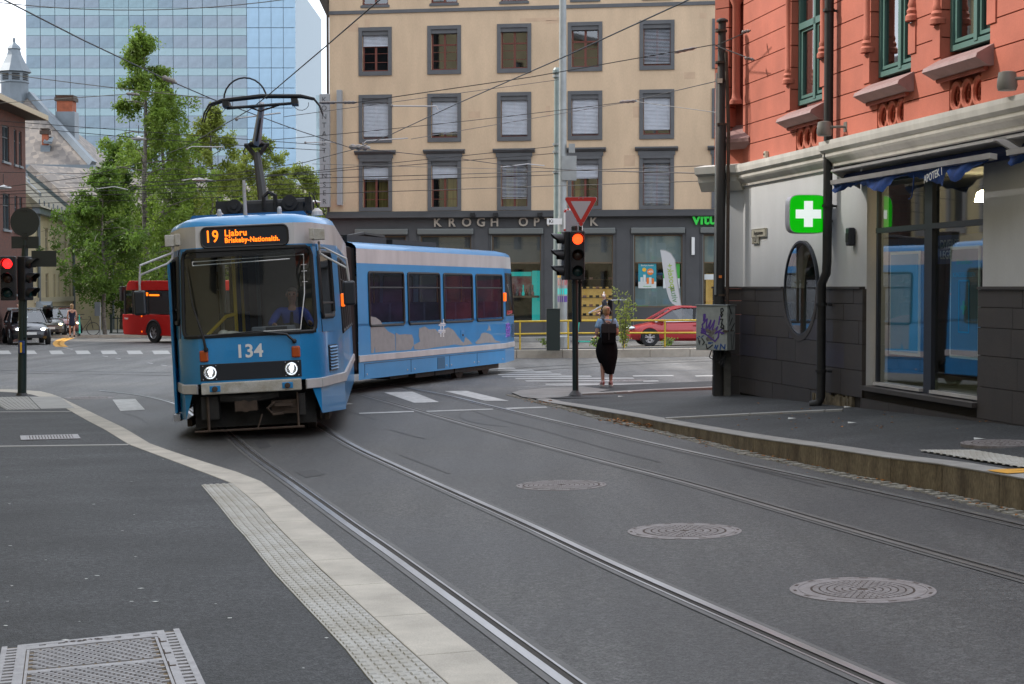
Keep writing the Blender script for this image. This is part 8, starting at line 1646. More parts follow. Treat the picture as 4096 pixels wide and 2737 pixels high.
rbx = thing('roof_box', 'grey roof box strapped on the dark grey car', 'roof box', gcar.location + Vector((0, 0, 1.62)), gcar.rotation_euler[2]); loft([[(x, -w, 0), (x, -w * 0.9, h), (x, w * 0.9, h), (x, w, 0)] for x, w, h in ((-1.0, 0.25, 0.12), (-0.8, 0.38, 0.3), (0.5, 0.38, 0.32), (1.0, 0.2, 0.12))]).o('shell', m_zinc, rbx, smooth=True); MB().box(-0.95, 0.9, -0.36, 0.36, -0.05, 0.0).o('base', m_rubber, rbx)
q = cp2(138, 770); car(bk_(q, 1.6), face(q, 0.22), 'dark red hatchback with lit yellowish headlamps, rearmost of the queue', carpaint('darkred', (0.16, 0.008, 0.012)), 3.8, 1.72, 1.55, lamp=m_ylamp, grp=grp, roof_rails=m_sig)
q = G(2550, 1386); rc = thing; Yc = 63.0; xc = (2650 + 30 - CX) / FPX * Yc
rcar = car((xc + 0.55, Yc, gz(xc, Yc)), math.radians(180 + 4), 'glossy red saloon driving behind the yellow railing', carpaint('red', (0.36, 0.008, 0.014)), 4.65, 1.80, 1.47, 'sedan', plate=False)
bq = G(*O(355, 786)); m_bus = mat('bus_red', (0.52, 0.010, 0.008), 0.5, var=0.06, vscale=1, spec=0.3)
bus = thing('city_bus', 'red city bus half hidden behind the tram', 'bus', (bq.x - 1.95, bq.y + 1.83, gz(bq.x, bq.y)), math.radians(-44)); BL, BH, BWd = 11.5, 2.92, 2.5
P = [(0.06, 0.32), (0.0, 0.9), (0.05, 1.42), (0.12, 2.4), (0.35, 2.86), (0.7, BH), (BL, BH), (BL, 0.32)]
MB().prism([(0.10, 0.34), (0.0, 0.7), (0.0, 1.32), (BL, 1.32), (BL, 0.34)], 'y', 0, BWd).o('lower_body', m_bus, bus, bevel=0.03)
MB().prism([(0.28, 2.46), (0.38, 2.78), (0.55, BH), (BL, BH), (BL, 2.46)], 'y', 0.02, BWd - 0.02).o('upper_body', m_bus, bus, bevel=0.03)
MB().prism([(0.06, 1.32), (0.22, 2.46), (BL, 2.46), (BL, 1.32)], 'y', 0.9, BWd - 0.03).o('cabin', mat('bus_inside', (0.04, 0.042, 0.045), 0.8, var=0.3, vscale=1), bus)
for x0, x1 in ((0.22, 0.85), (0.95, 1.55), (1.65, 2.1), (2.2, 3.9), (4.0, 5.8), (5.9, 7.7), (7.8, 9.6), (9.7, 11.4)): MB().box(x0, x1, 0.03, 0.05, 1.36, 2.44).o('side_window', g_car if x0 < 1.6 else m_dwin, bus)
for x0, x1 in ((0.12, 0.24), (0.85, 0.95), (1.55, 1.65), (2.1, 2.2), (3.9, 4.0), (5.8, 5.9), (7.7, 7.8), (9.6, 9.7)): MB().box(x0, x1, 0.0, 0.06, 1.32, 2.46).o('window_post', m_sig, bus)
MB().box(1.7, 3.3, 0.01, 0.025, 2.18, 2.38).o('side_display', m_sig, bus); MB().box(2.0, 2.2, 0.0, 0.012, 2.2, 2.36).box(2.3, 3.1, 0.001, 0.012, 2.2, 2.28).o('display_text', m_led, bus)
for x in (2.65, 8.9):
    wheel(bus, x, 0.06, 0.48, -1); MB().tube([(x + 0.60 * math.cos(a), -0.01, 0.46 + 0.60 * math.sin(a)) for a in [math.pi * i / 14 for i in range(15)]], 0.05, 5).o('arch_lip', m_sig, bus); MB().add([(x + 0.58 * math.cos(a), -0.004, max(0.345, 0.46 + 0.58 * math.sin(a))) for a in [2 * math.pi * i / 28 for i in range(28)]], [tuple(range(28))]).o('wheel_well', m_rubber, bus)
MB().box(-0.25, -0.05, 0.0, 0.25, 1.95, 2.65).tube([(-0.1, 0.1, 2.6), (0.35, 0.1, 2.7)], 0.03, 5).o('mirror', m_sig, bus, bevel=0.04)
ring(MB(), 1.15, 1.6, 2.55, 2.82, 0.02, -0.005, 0.02).o('flap', m_sred, bus); MB().box(1.62, 1.7, -0.01, 0.02, 0.47, 0.55).o('side_marker', m_ambert, bus); MB().box(1.6, 1.7, -0.01, 0.02, 1.2, 1.28).o('side_indicator', m_ambert, bus)
text('lettering', 'Ruter', 0.14, m_white, bus, T(0.35, -0.006, 1.12) @ FRONT, 0.001, 0.003)
# ================================================================ people
m_skin = mat('skin', (0.46, 0.26, 0.19), 0.55, var=0.08, vscale=12); m_lips = mat('lips', (0.32, 0.12, 0.10), 0.5); m_eye = mat('eye_dark', (0.02, 0.018, 0.016), 0.3)
def bake_skin(name, joints, edges, m, parent, sub=2, add=0.0):
    """one continuous surface grown round a skeleton: joints = {name: (x, y, z, rx, ry)}"""
    names = list(joints); me = bpy.data.meshes.new(name); me.from_pydata([joints[n][:3] for n in names], [(names.index(a), names.index(b)) for a, b in edges], [])
    b = bmesh.new(); b.from_mesh(me); ly = b.verts.layers.skin.verify(); b.verts.ensure_lookup_table()
    for i, n in enumerate(names):
        r = joints[n][3:]; b.verts[i][ly].radius = (r[0] + add, (r[1] if len(r) > 1 else r[0]) + add); b.verts[i][ly].use_root = (i == 0)
    b.to_mesh(me); b.free()
    o = bpy.data.objects.new(name, me); COL.objects.link(o); o.modifiers.new('s', 'SKIN').use_smooth_shade = True; o.modifiers.new('u', 'SUBSURF').levels = sub; o.modifiers['u'].render_levels = sub
    dg = bpy.context.evaluated_depsgraph_get(); nm = bpy.data.meshes.new_from_object(o.evaluated_get(dg)); nm.name = name
    COL.objects.unlink(o); bpy.data.objects.remove(o); bpy.data.meshes.remove(me); nm.materials.clear()
    for p in nm.polygons: p.use_smooth = True
    return link(name, nm, m, parent)
BE_ = [('pelvis', 'waist'), ('waist', 'chest'), ('chest', 'neck0'), ('neck0', 'neck1'), ('neck1', 'head0'), ('head0', 'head1'), ('head1', 'crown'), ('chest', 'shl'), ('chest', 'shr'), ('shl', 'ell'), ('ell', 'wrl'), ('wrl', 'hdl'), ('shr', 'elr'), ('elr', 'wrr'), ('wrr', 'hdr'), ('pelvis', 'hil'), ('pelvis', 'hir'), ('hil', 'knl'), ('knl', 'anl'), ('anl', 'tol'), ('hir', 'knr'), ('knr', 'anr'), ('anr', 'tor')]
def skeleton(H=1.7, **mv):
    k = H / 1.7
    J = dict(pelvis=(0, 0, .94, .13, .10), waist=(0, .01, 1.08, .115, .085), chest=(0, 0, 1.27, .145, .10), neck0=(0, -.005, 1.43, .05), neck1=(0, .01, 1.485, .045), head0=(0, .025, 1.545, .07, .075), head1=(0, .02, 1.615, .076, .088), crown=(0, .01, 1.665, .055, .062),
             shl=(-.165, 0, 1.385, .055), ell=(-.215, -.03, 1.12, .042), wrl=(-.21, .06, .90, .028), hdl=(-.205, .085, .83, .034, .02), shr=(.165, 0, 1.385, .055), elr=(.215, -.03, 1.12, .042), wrr=(.21, .06, .90, .028), hdr=(.205, .085, .83, .034, .02),
             hil=(-.09, 0, .88, .09), knl=(-.095, .02, .50, .058), anl=(-.10, -.02, .09, .036), tol=(-.11, .12, .035, .036, .03), hir=(.09, 0, .88, .09), knr=(.095, .02, .50, .058), anr=(.10, -.02, .09, .036), tor=(.11, .12, .035, .036, .03))
    for n, v in mv.items(): J[n] = tuple(v) + J[n][3:]
    return {n: tuple(c * k for c in v) for n, v in J.items()}
def hand_chains(J):
    """four fingers and a thumb rooted in each palm"""
    E = []
    for s in ('l', 'r'):
        h = Vector(J['hd' + s][:3]); w = Vector(J['wr' + s][:3]); d = (h - w).normalized(); a = d.orthogonal().normalized(); k = 1 if s == 'l' else -1
        for i in range(4):
            o_ = a * (i - 1.5) * 0.018; L_ = (0.055, 0.068, 0.064, 0.05)[i]; J['f%s%da' % (s, i)] = tuple(h + o_ + d * 0.035) + (0.009,); J['f%s%db' % (s, i)] = tuple(h + o_ + d * (0.035 + L_) + d.cross(a) * 0.018) + (0.007,); E += [('hd' + s, 'f%s%da' % (s, i)), ('f%s%da' % (s, i), 'f%s%db' % (s, i))]
        J['t' + s] = tuple(h + a * 0.04 * k + d * 0.02) + (0.009,); E.append(('hd' + s, 't' + s))
    return E
def face(parent, J, ang=0.0, nose=True):
    h = Vector(J['head1'][:3]); h0 = Vector(J['head0'][:3]); f = lambda x, y, z: (h.x + x, h.y + y, h.z + z)
    MB().ball(f(-0.03, 0.088, 0.0), 0.011, 8, 6).o('eye', m_eye, parent); MB().ball(f(0.03, 0.088, 0.0), 0.011, 8, 6).o('eye', m_eye, parent)
    MB().tube([f(0, 0.085, 0.005), f(0, 0.115, -0.035), f(0, 0.095, -0.045)], [0.008, 0.014, 0.010], 6).o('nose', m_skin, parent, smooth=True); MB().ball(f(0, 0.088, -0.07), (0.024, 0.008, 0.007), 8, 5).o('mouth', m_lips, parent)
    for s in (-1, 1): MB().ball(f(s * 0.082, 0.0, -0.015), (0.012, 0.022, 0.032), 8, 6).o('ear', m_skin, parent, smooth=True)
def person(p, rz, lab, J, hide=()):
    t = thing('person', lab, 'person', p, rz); E = BE_ + hand_chains(J); bake_skin('body', J, E, m_skin, t); return t
def sub(J, keys, **mv): d = {k: J[k] for k in keys}; d.update({k: tuple(v) + tuple(J[k][3:]) if len(v) == 3 else tuple(v) for k, v in mv.items()}); return d
def lerpJ(J, a, b, t, r=None): v = [lerp(J[a][i], J[b][i], t) for i in range(3)]; return tuple(v) + ((r,) if r else tuple(J[a][3:4]))
def hair(parent, J, m, pts, r, nm='hair'):
    h = Vector(J['head1'][:3]); mb = MB()
    for (x, y, z), rr in zip(pts, r): mb.ball((h.x + x, h.y + y, h.z + z), rr, 12, 8)
    return mb.o(nm, m, parent, smooth=True)
def shoe(parent, J, s, m, ms):
    a, b = Vector(J['an' + s][:3]), Vector(J['to' + s][:3]); mid = a.lerp(b, 0.5)
    MB().ball((mid.x, mid.y + 0.01, 0.055), (0.047, 0.125, 0.05), 12, 8).ball((a.x, a.y - 0.01, 0.075), (0.042, 0.055, 0.055), 10, 7).o('shoe', m, parent, smooth=True); MB().prism([(mid.x + 0.05 * math.cos(t), mid.y + 0.005 + 0.135 * math.sin(t)) for t in [2 * math.pi * i / 16 for i in range(16)]], 'z', 0.0, 0.03).o('sole', ms, parent)
wp = pav_r(2427, 1545); wp = Vector((wp.x, wp.y, wp.z - 0.004))
J = skeleton(1.66, head0=(-.005, .055, 1.535), head1=(-.01, .06, 1.60), crown=(-.01, .045, 1.65), neck1=(0, .025, 1.48), ell=(-.225, -.02, 1.11), wrl=(-.13, .20, 1.05), hdl=(-.08, .26, 1.10), elr=(.225, -.02, 1.11), wrr=(.12, .20, 1.05), hdr=(.07, .26, 1.10), anl=(-.085, -.01, .09), tol=(-.10, .12, .035), knl=(-.09, .02, .5), anr=(.085, .0, .09), tor=(.10, .13, .035))
wo = person(wp, math.radians(4), 'woman in blue T-shirt and long black skirt waiting with her back turned', J)
m_tee = mat('sky_blue_cotton', (0.23, 0.38, 0.55), 0.85, var=0.12, vscale=9); m_blk = mat('black_cloth', (0.006, 0.006, 0.007), 0.9, var=0.3, vscale=10, spec=0.1); m_blond = mat('blond_hair', (0.30, 0.19, 0.09), 0.6, var=0.45, vscale=40, stretch=(1, 1, 0.2))
S_ = sub(J, ['waist', 'chest', 'neck0', 'shl', 'shr']); S_['pel'] = J['pelvis'][:2] + (J['pelvis'][2] + 0.03, 0.14, 0.11); S_['wa'] = S_.pop('waist'); S_['neck0'] = S_['neck0'][:2] + (S_['neck0'][2] - 0.035, 0.06)
S_['sl'] = lerpJ(J, 'shl', 'ell', 0.62, 0.062); S_['sr'] = lerpJ(J, 'shr', 'elr', 0.62, 0.062)
bake_skin('t_shirt', S_, [('pel', 'wa'), ('wa', 'chest'), ('chest', 'neck0'), ('chest', 'shl'), ('chest', 'shr'), ('shl', 'sl'), ('shr', 'sr')], m_tee, wo, 2, 0.016)
sk = []; n = 28
for z, a, b, ox, oy in ((1.03, .165, .13, 0, 0), (0.98, .185, .15, 0, 0), (0.88, .215, .18, 0, 0), (0.76, .232, .19, 0, 0), (0.62, .215, .18, .005, 0), (0.50, .180, .16, .015, 0), (0.40, .150, .145, .025, 0), (0.30, .120, .13, .035, 0), (0.26, .105, .12, .04, 0)):
    ring_pts = []
    for i in range(n):
        t = 2 * math.pi * i / n; fold = 1 + 0.055 * math.sin(t * 5 + z * 6) * (1.1 - z); x = ox + a * fold * math.cos(t); y = oy + b * fold * math.sin(t); zz_ = z
        if z < 0.5 and x < -0.02: zz_ = z + min(0.20, (-0.02 - x) * 1.9) * (0.5 - z) / 0.24
        ring_pts.append((x, y, zz_ * 1.66 / 1.7))
    sk.append(ring_pts)
sk.append([(x * 0.93, y * 0.93, z + 0.02) for x, y, z in sk[-1]]); loft(sk, closed=True).o('skirt', m_blk, wo, smooth=True)
hair(wo, J, m_blond, [(0, -0.015, 0.015), (0, -0.03, -0.03), (0.005, -0.06, 0.035), (0, 0.02, 0.05), (-0.01, -0.05, -0.07)], [(0.088, 0.092, 0.088), (0.08, 0.075, 0.075), (0.045, 0.045, 0.04), (0.075, 0.075, 0.06), (0.03, 0.03, 0.05)])
h = Vector(J['head1'][:3]); MB().ball((h.x + 0.02, h.y - 0.065, h.z + 0.06), (0.05, 0.035, 0.022), 10, 6).o('hair_claw', mat('hair_claw', (0.5, 0.22, 0.16), 0.5), wo)
hp = MB()
for s in (-1, 1): hp.ball((h.x + s * 0.093, h.y + 0.0, h.z - 0.03), (0.03, 0.045, 0.05), 12, 8)
hp.tube([(h.x + 0.098 * math.cos(t), h.y + 0.015, h.z + 0.0 + 0.115 * math.sin(t)) for t in [math.pi * i / 12 for i in range(13)]], 0.012, 6); hp.o('headphones', m_rubber, wo, smooth=True)
m_shoe = mat('red_sneaker', (0.32, 0.035, 0.04), 0.6, var=0.3, vscale=25, col2=(0.45, 0.36, 0.34))
for s in ('l', 'r'): shoe(wo, J, s, m_shoe, mat('white_sole', (0.5, 0.48, 0.45), 0.7))
bpk = thing('backpack', 'square black backpack on the waiting woman\'s back', 'backpack', wp + Vector((0.025, -0.155, 0.89)), math.radians(3))
MB().box(-0.15, 0.15, -0.075, 0.065, 0.0, 0.40).o('bag', m_blk, bpk, bevel=0.03); MB().box(-0.152, 0.152, -0.088, -0.06, 0.22, 0.415).o('flap', mat('bag_flap', (0.011, 0.011, 0.012), 0.7), bpk, bevel=0.012); MB().box(-0.012, 0.012, -0.096, -0.085, 0.08, 0.41).o('strap_centre', m_rubber, bpk)
for s in (-1, 1): MB().tube([(s * 0.06, -0.03, 0.41), (s * 0.10, 0.06, 0.51), (s * 0.12, 0.18, 0.50), (s * 0.14, 0.27, 0.36), (s * 0.15, 0.22, 0.15), (s * 0.14, 0.08, 0.03)], 0.018, 6).o('shoulder_strap', m_rubber, bpk, smooth=True)
MB().tube([(-0.05, -0.02, 0.41), (0, -0.02, 0.445), (0.05, -0.02, 0.41)], 0.009, 5).o('grab_loop', m_rubber, bpk)
mY = 63.5; mx_ = (2418 - CX) / FPX * mY; J = skeleton(1.82, knl=(-.09, .20, .52), anl=(-.09, .28, .12), tol=(-.09, .42, .06), knr=(.09, .02, .50), anr=(.09, -.25, .14), tor=(.09, -.14, .05), ell=(-.2, -.12, 1.12), wrl=(-.19, .06, .98), hdl=(-.18, .14, .97), elr=(.2, .05, 1.1), wrr=(.16, .27, 1.02), hdr=(.15, .33, 1.02))
zh = CAMZ + (HZ - 1174) / FPX * mY - 1.82 * 0.985
mn = person((mx_, mY, max(gz(mx_, mY), zh)), math.radians(82), 'bald man in black walking left past the shops, white headphones on', J)
S_ = sub(J, ['waist', 'chest', 'neck0', 'shl', 'shr']); S_['pel'] = J['pelvis']; S_['sl'] = lerpJ(J, 'shl', 'ell', 0.7, 0.06); S_['sr'] = lerpJ(J, 'shr', 'elr', 0.7, 0.06)
bake_skin('t_shirt', S_, [('waist', 'pel'), ('waist', 'chest'), ('chest', 'neck0'), ('chest', 'shl'), ('chest', 'shr'), ('shl', 'sl'), ('shr', 'sr')], mat('navy_cloth', (0.010, 0.012, 0.022), 0.85), mn, 2, 0.018)
S_ = sub(J, ['pelvis', 'hil', 'knl', 'anl', 'hir', 'knr', 'anr']); bake_skin('trousers', S_, [('pelvis', 'hil'), ('hil', 'knl'), ('knl', 'anl'), ('pelvis', 'hir'), ('hir', 'knr'), ('knr', 'anr')], mat('grey_trousers', (0.10, 0.10, 0.11), 0.85), mn, 2, 0.014)
face(mn, J); h = Vector(J['head1'][:3]); hp = MB()
for s in (-1, 1): hp.ball((h.x + s * 0.097, h.y, h.z - 0.02), (0.03, 0.042, 0.05), 10, 7)
hp.tube([(h.x + 0.104 * math.cos(t), h.y, h.z + 0.12 * math.sin(t)) for t in [math.pi * i / 12 for i in range(13)]], 0.013, 6); hp.o('headphones', m_white, mn, smooth=True)
for s in ('l', 'r'): shoe(mn, J, s, m_blk, m_white)
MB().box(h.x - 0.08, h.x + 0.08, h.y + 0.085, h.y + 0.11, h.z - 0.01, h.z + 0.02).o('sunglasses', m_rubber, mn)
bp2 = thing('backpack', 'slim black backpack on the walking man', 'backpack', mn.matrix_world @ Vector((0, 0, 0)), 0); bp2.location = Vector(mn.location) + Matrix.Rotation(math.radians(82), 3, 'Z') @ Vector((0, -0.19, 1.08)); bp2.rotation_euler = (0, 0, math.radians(82)); MB().box(-0.15, 0.15, -0.10, 0.06, 0, 0.46).o('bag', m_blk, bp2, bevel=0.05)
for s in (-1, 1): MB().tube([(s * 0.1, 0.0, 0.44), (s * 0.13, 0.12, 0.5), (s * 0.14, 0.28, 0.40), (s * 0.15, 0.2, 0.1), (s * 0.13, 0.02, 0.03)], 0.018, 6).o('shoulder_strap', m_rubber, bp2)
D0 = Matrix.Translation(tramloc) @ MF
J = skeleton(1.72, pelvis=(0, 0, .42), waist=(0, -.01, .56), chest=(0, .01, .76), neck0=(0, .02, .92), neck1=(0, .035, .97), head0=(0, .05, 1.03), head1=(0, .05, 1.10), crown=(0, .04, 1.15), shl=(-.18, .02, .87), shr=(.18, .02, .87), ell=(-.27, .12, .68), wrl=(-.28, .34, .68), hdl=(-.28, .41, .70), elr=(.30, .12, .66), wrr=(.24, .36, .66), hdr=(.22, .43, .67), hil=(-.1, .05, .40), knl=(-.14, .42, .42), anl=(-.14, .45, .06), tol=(-.14, .58, .03), hir=(.1, .05, .40), knr=(.14, .42, .42), anr=(.14, .45, .06), tor=(.14, .58, .03))
dl_ = D0 @ Vector((0.52, 0.98, 0.89)); dr = person(dl_, math.radians(184.6), 'grey-haired tram driver in blue shirt and dark vest at the controls', J)
bake_skin('shirt', sub(J, ['chest', 'waist', 'neck0', 'shl', 'ell', 'shr', 'elr', 'wrl', 'wrr']), [('chest', 'waist'), ('chest', 'neck0'), ('chest', 'shl'), ('shl', 'ell'), ('ell', 'wrl'), ('chest', 'shr'), ('shr', 'elr'), ('elr', 'wrr')], mat('royal_blue_shirt', (0.05, 0.09, 0.42), 0.8), dr, 2, 0.012)
S_ = sub(J, ['chest', 'waist', 'pelvis']); S_['s1'] = lerpJ(J, 'chest', 'shl', 0.55, 0.07); S_['s2'] = lerpJ(J, 'chest', 'shr', 0.55, 0.07); bake_skin('vest', S_, [('chest', 'waist'), ('waist', 'pelvis'), ('chest', 's1'), ('chest', 's2')], mat('grey_vest', (0.07, 0.07, 0.065), 0.85), dr, 2, 0.026)
bake_skin('trousers', sub(J, ['pelvis', 'hil', 'knl', 'anl', 'hir', 'knr', 'anr']), [('pelvis', 'hil'), ('hil', 'knl'), ('knl', 'anl'), ('pelvis', 'hir'), ('hir', 'knr'), ('knr', 'anr')], m_blk, dr, 1, 0.014)
face(dr, J); hair(dr, J, mat('grey_hair', (0.26, 0.23, 0.19), 0.7), [(0, -0.035, 0.02), (-0.06, -0.02, 0.0), (0.06, -0.02, 0.0), (0, 0.0, 0.055)], [(0.082, 0.07, 0.08), (0.03, 0.05, 0.05), (0.03, 0.05, 0.05), (0.065, 0.065, 0.035)]); MB().prism([(-0.02, 0.86), (0.02, 0.86), (0.035, 0.55), (0, 0.50), (-0.035, 0.55)], 'y', 0.14, 0.15).o('tie', m_blk, dr)
J2 = {k: v for k, v in J.items()}; cz = rcar.location.z
cdv = person((rcar.location.x - 0.05, rcar.location.y - 0.36, cz + 0.22), math.radians(94), 'dark-haired driver at the wheel of the red saloon', {k: v for k, v in J.items() if k[0] not in 'ft' or k in ('tol', 'tor')})
bake_skin('top', sub(J, ['chest', 'waist', 'neck0', 'shl', 'ell', 'shr', 'elr']), [('chest', 'waist'), ('chest', 'neck0'), ('chest', 'shl'), ('shl', 'ell'), ('chest', 'shr'), ('shr', 'elr')], m_blk, cdv, 2, 0.014); face(cdv, J); hair(cdv, J, mat('brown_hair', (0.03, 0.018, 0.012), 0.6), [(0, -0.03, 0.03), (0, -0.06, -0.04)], [(0.09, 0.085, 0.08), (0.07, 0.06, 0.09)])
px_ = (288 - CX) / FPX * 84; J = skeleton(1.7, knl=(-.09, .12, .5), anl=(-.09, .12, .09), tol=(-.1, .26, .04), anr=(.09, -.16, .12), tor=(.1, -.04, .05))
f1 = person((px_, 84, gz(px_, 84) + 0.1), math.radians(20), 'blond woman in a dark blue dress walking away at the far left', J); bake_skin('dress', {**sub(J, ['chest', 'waist', 'pelvis', 'neck0', 'shl', 'shr']), 'hem': (0, 0, 0.55, .19, .15)}, [('chest', 'waist'), ('waist', 'pelvis'), ('pelvis', 'hem'), ('chest', 'neck0'), ('chest', 'shl'), ('chest', 'shr')], mat('navy_dress', (0.010, 0.014, 0.04), 0.85), f1, 2, 0.02); hair(f1, J, m_blond, [(0, -0.02, 0.02), (0, -0.05, -0.08)], [(0.09, 0.09, 0.09), (0.08, 0.05, 0.12)])
for s in ('l', 'r'): shoe(f1, J, s, m_blk, m_white)
px_ = (68 - CX) / FPX * 80; J = skeleton(1.75); f2 = person((px_, 80, gz(px_, 80) + 0.12), math.radians(200), 'person in a dark jacket standing behind the black hatchback', J); bake_skin('jacket', sub(J, ['chest', 'waist', 'pelvis', 'neck0', 'shl', 'shr', 'ell', 'elr', 'wrl', 'wrr']), [('chest', 'waist'), ('waist', 'pelvis'), ('chest', 'neck0'), ('chest', 'shl'), ('chest', 'shr'), ('shl', 'ell'), ('shr', 'elr'), ('ell', 'wrl'), ('elr', 'wrr')], MATS['navy_cloth'], f2, 2, 0.02); hair(f2, J, MATS['brown_hair'], [(0, -0.03, 0.03)], [(0.09, 0.085, 0.08)]); face(f2, J)
bake_skin('trousers', sub(J, ['pelvis', 'hil', 'knl', 'anl', 'hir', 'knr', 'anr']), [('pelvis', 'hil'), ('hil', 'knl'), ('knl', 'anl'), ('pelvis', 'hir'), ('hir', 'knr'), ('knr', 'anr')], m_blk, f2, 1, 0.014)
for s in ('l', 'r'): shoe(f2, J, s, m_blk, m_white)
# ================================================================ overhead wires
m_wire = mat('copper_wire', (0.025, 0.023, 0.024), 0.5, 0.3); m_wirel = mat('pale_wire', (0.16, 0.155, 0.15), 0.5, 0.3); m_rod = mat('white_rod', (0.55, 0.55, 0.55), 0.5); m_insu = mat('insulator', (0.22, 0.20, 0.19), 0.5)
ZWI = 5.02 + gz(-3, 27)
def onz(rx, ry, z):
    d = ray(*O(rx, ry)); Y = (z - CAMZ) / d.z; return Vector((d.x * Y, Y, z))
def wire(pts, r, m, lab, name, sag=0.0):
    P = [Vector(p) for p in pts]
    if len(P) == 2: P = [P[0].lerp(P[1], i / 12) + Vector((0, 0, -sag * 4 * (i / 12) * (1 - i / 12))) for i in range(13)]
    MB().tube(P, r, 5).o(name, m, label=lab, cat='wire', smooth=True)
W5 = ZWI
wire([onz(-60, -30, W5), onz(10, 0, W5), onz(190, 92, W5), onz(372, 178, W5), onz(488, 228, W5), onz(560, 254, W5), onz(668, 294, W5), onz(797, 337, W5), onz(821, 340, W5)], 0.0085, m_wire, 'contact wire sweeping from the top left corner past the pantograph', 'contact_wire')
wire([onz(1000, -110, W5), onz(870, 0, W5), onz(745, 108, W5), onz(620, 214, W5), onz(575, 250, W5), onz(545, 268, W5), onz(480, 305, W5), onz(430, 335, W5), onz(330, 372, W5), onz(180, 408, W5), onz(0, 430, W5)], 0.0085, m_wire, 'contact wire rising from the pantograph to the top centre', 'contact_wire')
wire([onz(1720, -65, W5), onz(1578, 0, W5), onz(1288, 133, W5), onz(1050, 237, W5), onz(897, 308, W5), onz(821, 340, W5), onz(700, 372, W5), onz(520, 400, W5), onz(300, 424, W5), onz(0, 440, W5)], 0.0085, m_wire, 'long contact wire crossing the beige facade to the top right', 'contact_wire')
wire([onz(821, 340, W5), onz(1070, 366, W5), onz(1160, 379, W5), onz(1308, 390, W5), onz(1470, 395, W5), onz(1700, 400, W5)], 0.008, m_wire, 'contact wire bending right towards the shops', 'contact_wire')
def A(rx, ry, Y): return at(*O(rx, ry), Y)
pole_y = up.location.y
for a, b, r, lab, sg_ in ((A(-20, 165, 32), A(484, 226, 27), .006, 'span wire from the left edge to the pantograph head', 0.02), (A(-20, 238, 38), A(290, 216, 30), .006, 'span wire rising from the left edge to the wire joint', 0.0), (A(-20, 4, 24), A(660, -2, 24), .006, 'slack wire along the top of the glass tower', 0.14),
                          (A(-20, 276, 40), A(745, 333, 40), .007, 'upper of two parallel wires behind the pantograph knuckle', 0.0), (A(-20, 285, 41), A(745, 345, 40), .007, 'lower of two parallel wires behind the pantograph knuckle', 0.05), (A(600, 323, 42), A(1442, 233, 38), .007, 'span wire from the pantograph knuckle across the second floor blinds', 0.05), (A(1442, 233, 38), A(1640, 187, pole_y), .007, 'short span wire end at the iron pole middle', 0.0),
                          (A(733, 236, 28), A(817, 235, 29), .012, 'insulated wire end right of the pantograph head', 0.0), (A(817, 235, 29), A(1216, 177, 29.6), .007, 'span wire across the upper blinds to the iron pole top', 0.0), (A(1216, 177, 29.6), A(1640, 102, pole_y), .007, 'last length of span wire reaching the iron pole top', 0.0), (A(650, 268, 45), A(1281, 183, 55), .008, 'thin span wire ending at the greenish post', 0.0), (A(1458, 233, 38), A(1640, 258, pole_y), .006, 'short stay wire falling to the iron pole', 0.0),
                          (A(942, 319, 37), A(1442, 234, 38), .006, 'pull-off wire from the wire crossing to the joint', 0.0), (A(400, 425, 50), A(1268, 336, 55), .009, 'highest of the distant wires over the ground floor cornices', 0.0), (A(300, 430, 50), A(1268, 352, 55), .009, 'second of the distant wires over the first floor', 0.0), (A(150, 420, 48), A(1645, 379, pole_y + 8), .008, 'distant wire passing behind both posts', 0.05), (A(0, 446, 55), A(1268, 401, 55), .009, 'distant wire ending low on the greenish post', 0.0), (A(-20, 470, 55), A(1645, 414, 40), .008, 'lowest distant wire above the shop cornice', 0.0),
                          (A(-20, 455, 60), A(760, 430, 60), .010, 'distant wire in front of the birches', 0.0), (A(0, 395, 60), A(760, 400, 58), .009, 'upper distant wire in front of the birches', 0.04), (A(1640, 105, pole_y), A(1720, 70, 27.3), .009, 'short wire from the iron pole up to the red wall', 0.0), (A(1640, 105, pole_y), A(1728, 138, 27.3), .009, 'short wire from the iron pole down to the red wall', 0.0), (A(1308, 390, 44.5), A(1645, 398, 40), .006, 'thin wire running to the iron pole below the blinds', 0.0), (A(716, 376, 46), A(1160, 388, 44), .006, 'pale wire over the first floor window heads', 0.0)):
    wire([a, b], r * 1.15, m_wire if r > .0061 else m_wirel, lab, 'span_wire', sg_)
def rod(pts, Y, lab):
    t = thing('pull_off_rod', lab, 'wire fitting', A(*pts[0], Y)); o0 = A(*pts[0], Y); MB().tube([A(*q, Y) - o0 for q in pts], 0.014, 5).o('rod', m_rod, t); MB().ball((0, 0, 0), 0.03, 6, 4).o('clamp', m_insu, t)
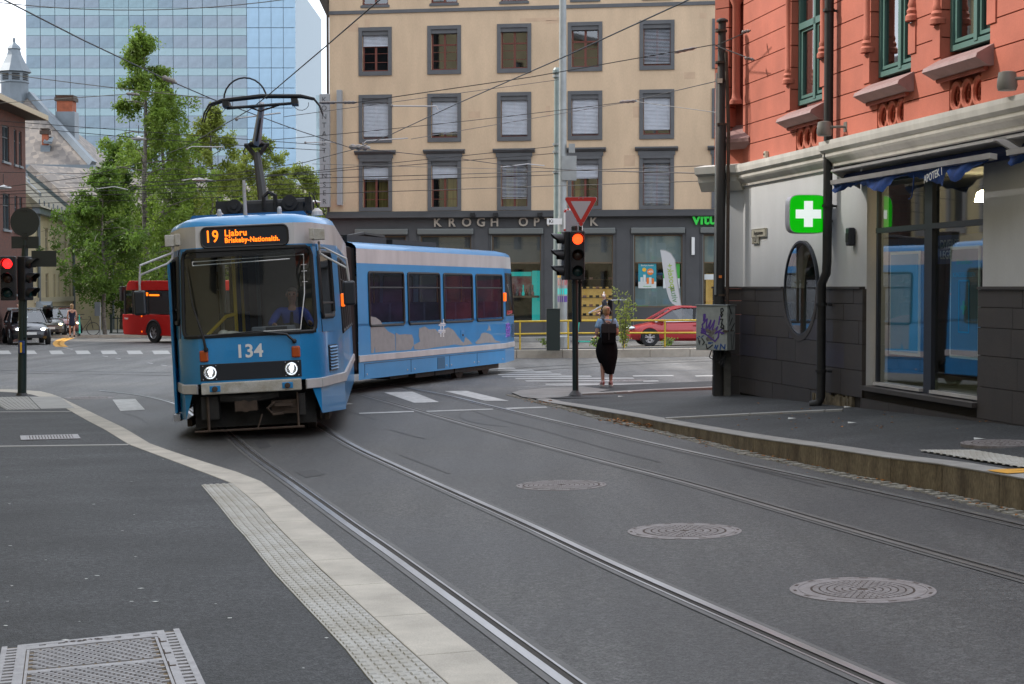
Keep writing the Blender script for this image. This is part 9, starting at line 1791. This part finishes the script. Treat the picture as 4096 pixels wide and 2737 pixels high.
for k, (pts, Y, lab) in enumerate((([(542, 274), (548, 271), (643, 259)], 28, 'white rod crossing the pantograph upper arm'), ([(428, 342), (440, 336), (512, 337)], 44, 'white double rod left of the pantograph knuckle'), ([(82, 404), (115, 396), (172, 404)], 50, 'white rod over the mossy roof'), ([(222, 433), (262, 428), (293, 435)], 50, 'white rod over the leftmost birch'), ([(418, 414), (447, 408), (495, 415)], 50, 'white rod with glass ball over the tall birch'), ([(898, 243), (1000, 244), (1004, 252)], 32, 'straight white rod over the second window blind'), ([(832, 330), (840, 323), (935, 317)], 37, 'white double rod under the left upper blind'), ([(1150, 383), (1210, 376), (1248, 380)], 44, 'white rod over the middle first floor window'), ([(700, 327), (765, 326), (775, 331)], 39, 'white rod beside the vertical grey sign'))): rod(pts, Y, lab)
def insul(rx0, ry0, rx1, ry1, Y, r, lab, m=m_insu):
    a, b = A(rx0, ry0, Y), A(rx1, ry1, Y); t = thing('wire_insulator', lab, 'insulator', a); d = b - a; MB().tube([d * (i / 6) for i in range(7)], [r * 0.4, r, r * 0.7, r, r * 0.7, r, r * 0.4], 8).o('ribs', m, t); MB().ball(tuple(d), r * 0.6, 6, 4).o('eye', m_lgrey, t)
for a in ((372, 177, 402, 189, 21.6, .04, 'dark section insulator on the wire left of the pantograph'), (289, 215, 318, 217, 30, .03, 'wire joint at the left span wires'), (735, 236, 770, 235, 28.5, .03, 'ribbed insulator right of the pantograph head'), (786, 235, 815, 235, 29, .03, 'pale clamp on the insulated wire by the light box'), (1420, 234, 1458, 232, 38, .04, 'pale strain clamp before the second floor blind'), (1545, 121, 1595, 110, 29.8, .03, 'pale strain insulator near the iron pole top'), (1700, 74, 1718, 71, 27.5, .03, 'upper wall hook insulator on the red wall'), (1706, 133, 1727, 137, 27.5, .03, 'lower wall hook insulator on the red wall'), (800, 337, 845, 339, 37.6, .07, 'dark wire crossing frog over the first floor')): insul(*a)
for rx, ry, Y, lab in ((318, 318, 62, 'white hanging street lamp in front of the tall birch'), (456, 412, 70, 'hanging lamp with glass ball before the birch crowns'), (1240 * 0 + 722, 463, 75, 'small hanging lamp by the vertical sign'), (8, 430, 60, 'hanging lamp cut by the left edge')):
    t = thing('hanging_lamp', lab, 'street lamp', A(rx, ry, Y)); MB().lathe([(0.03, 0.10), (0.06, 0.07), (0.27, 0.02), (0.28, -0.02), (0.20, -0.05), (0.0001, -0.07)], 20).o('shade', m_rod, t, smooth=True); MB().tube([(0, 0, 0.15), (0, 0, 0.5)], 0.015, 5).o('hanger', m_wire, t)
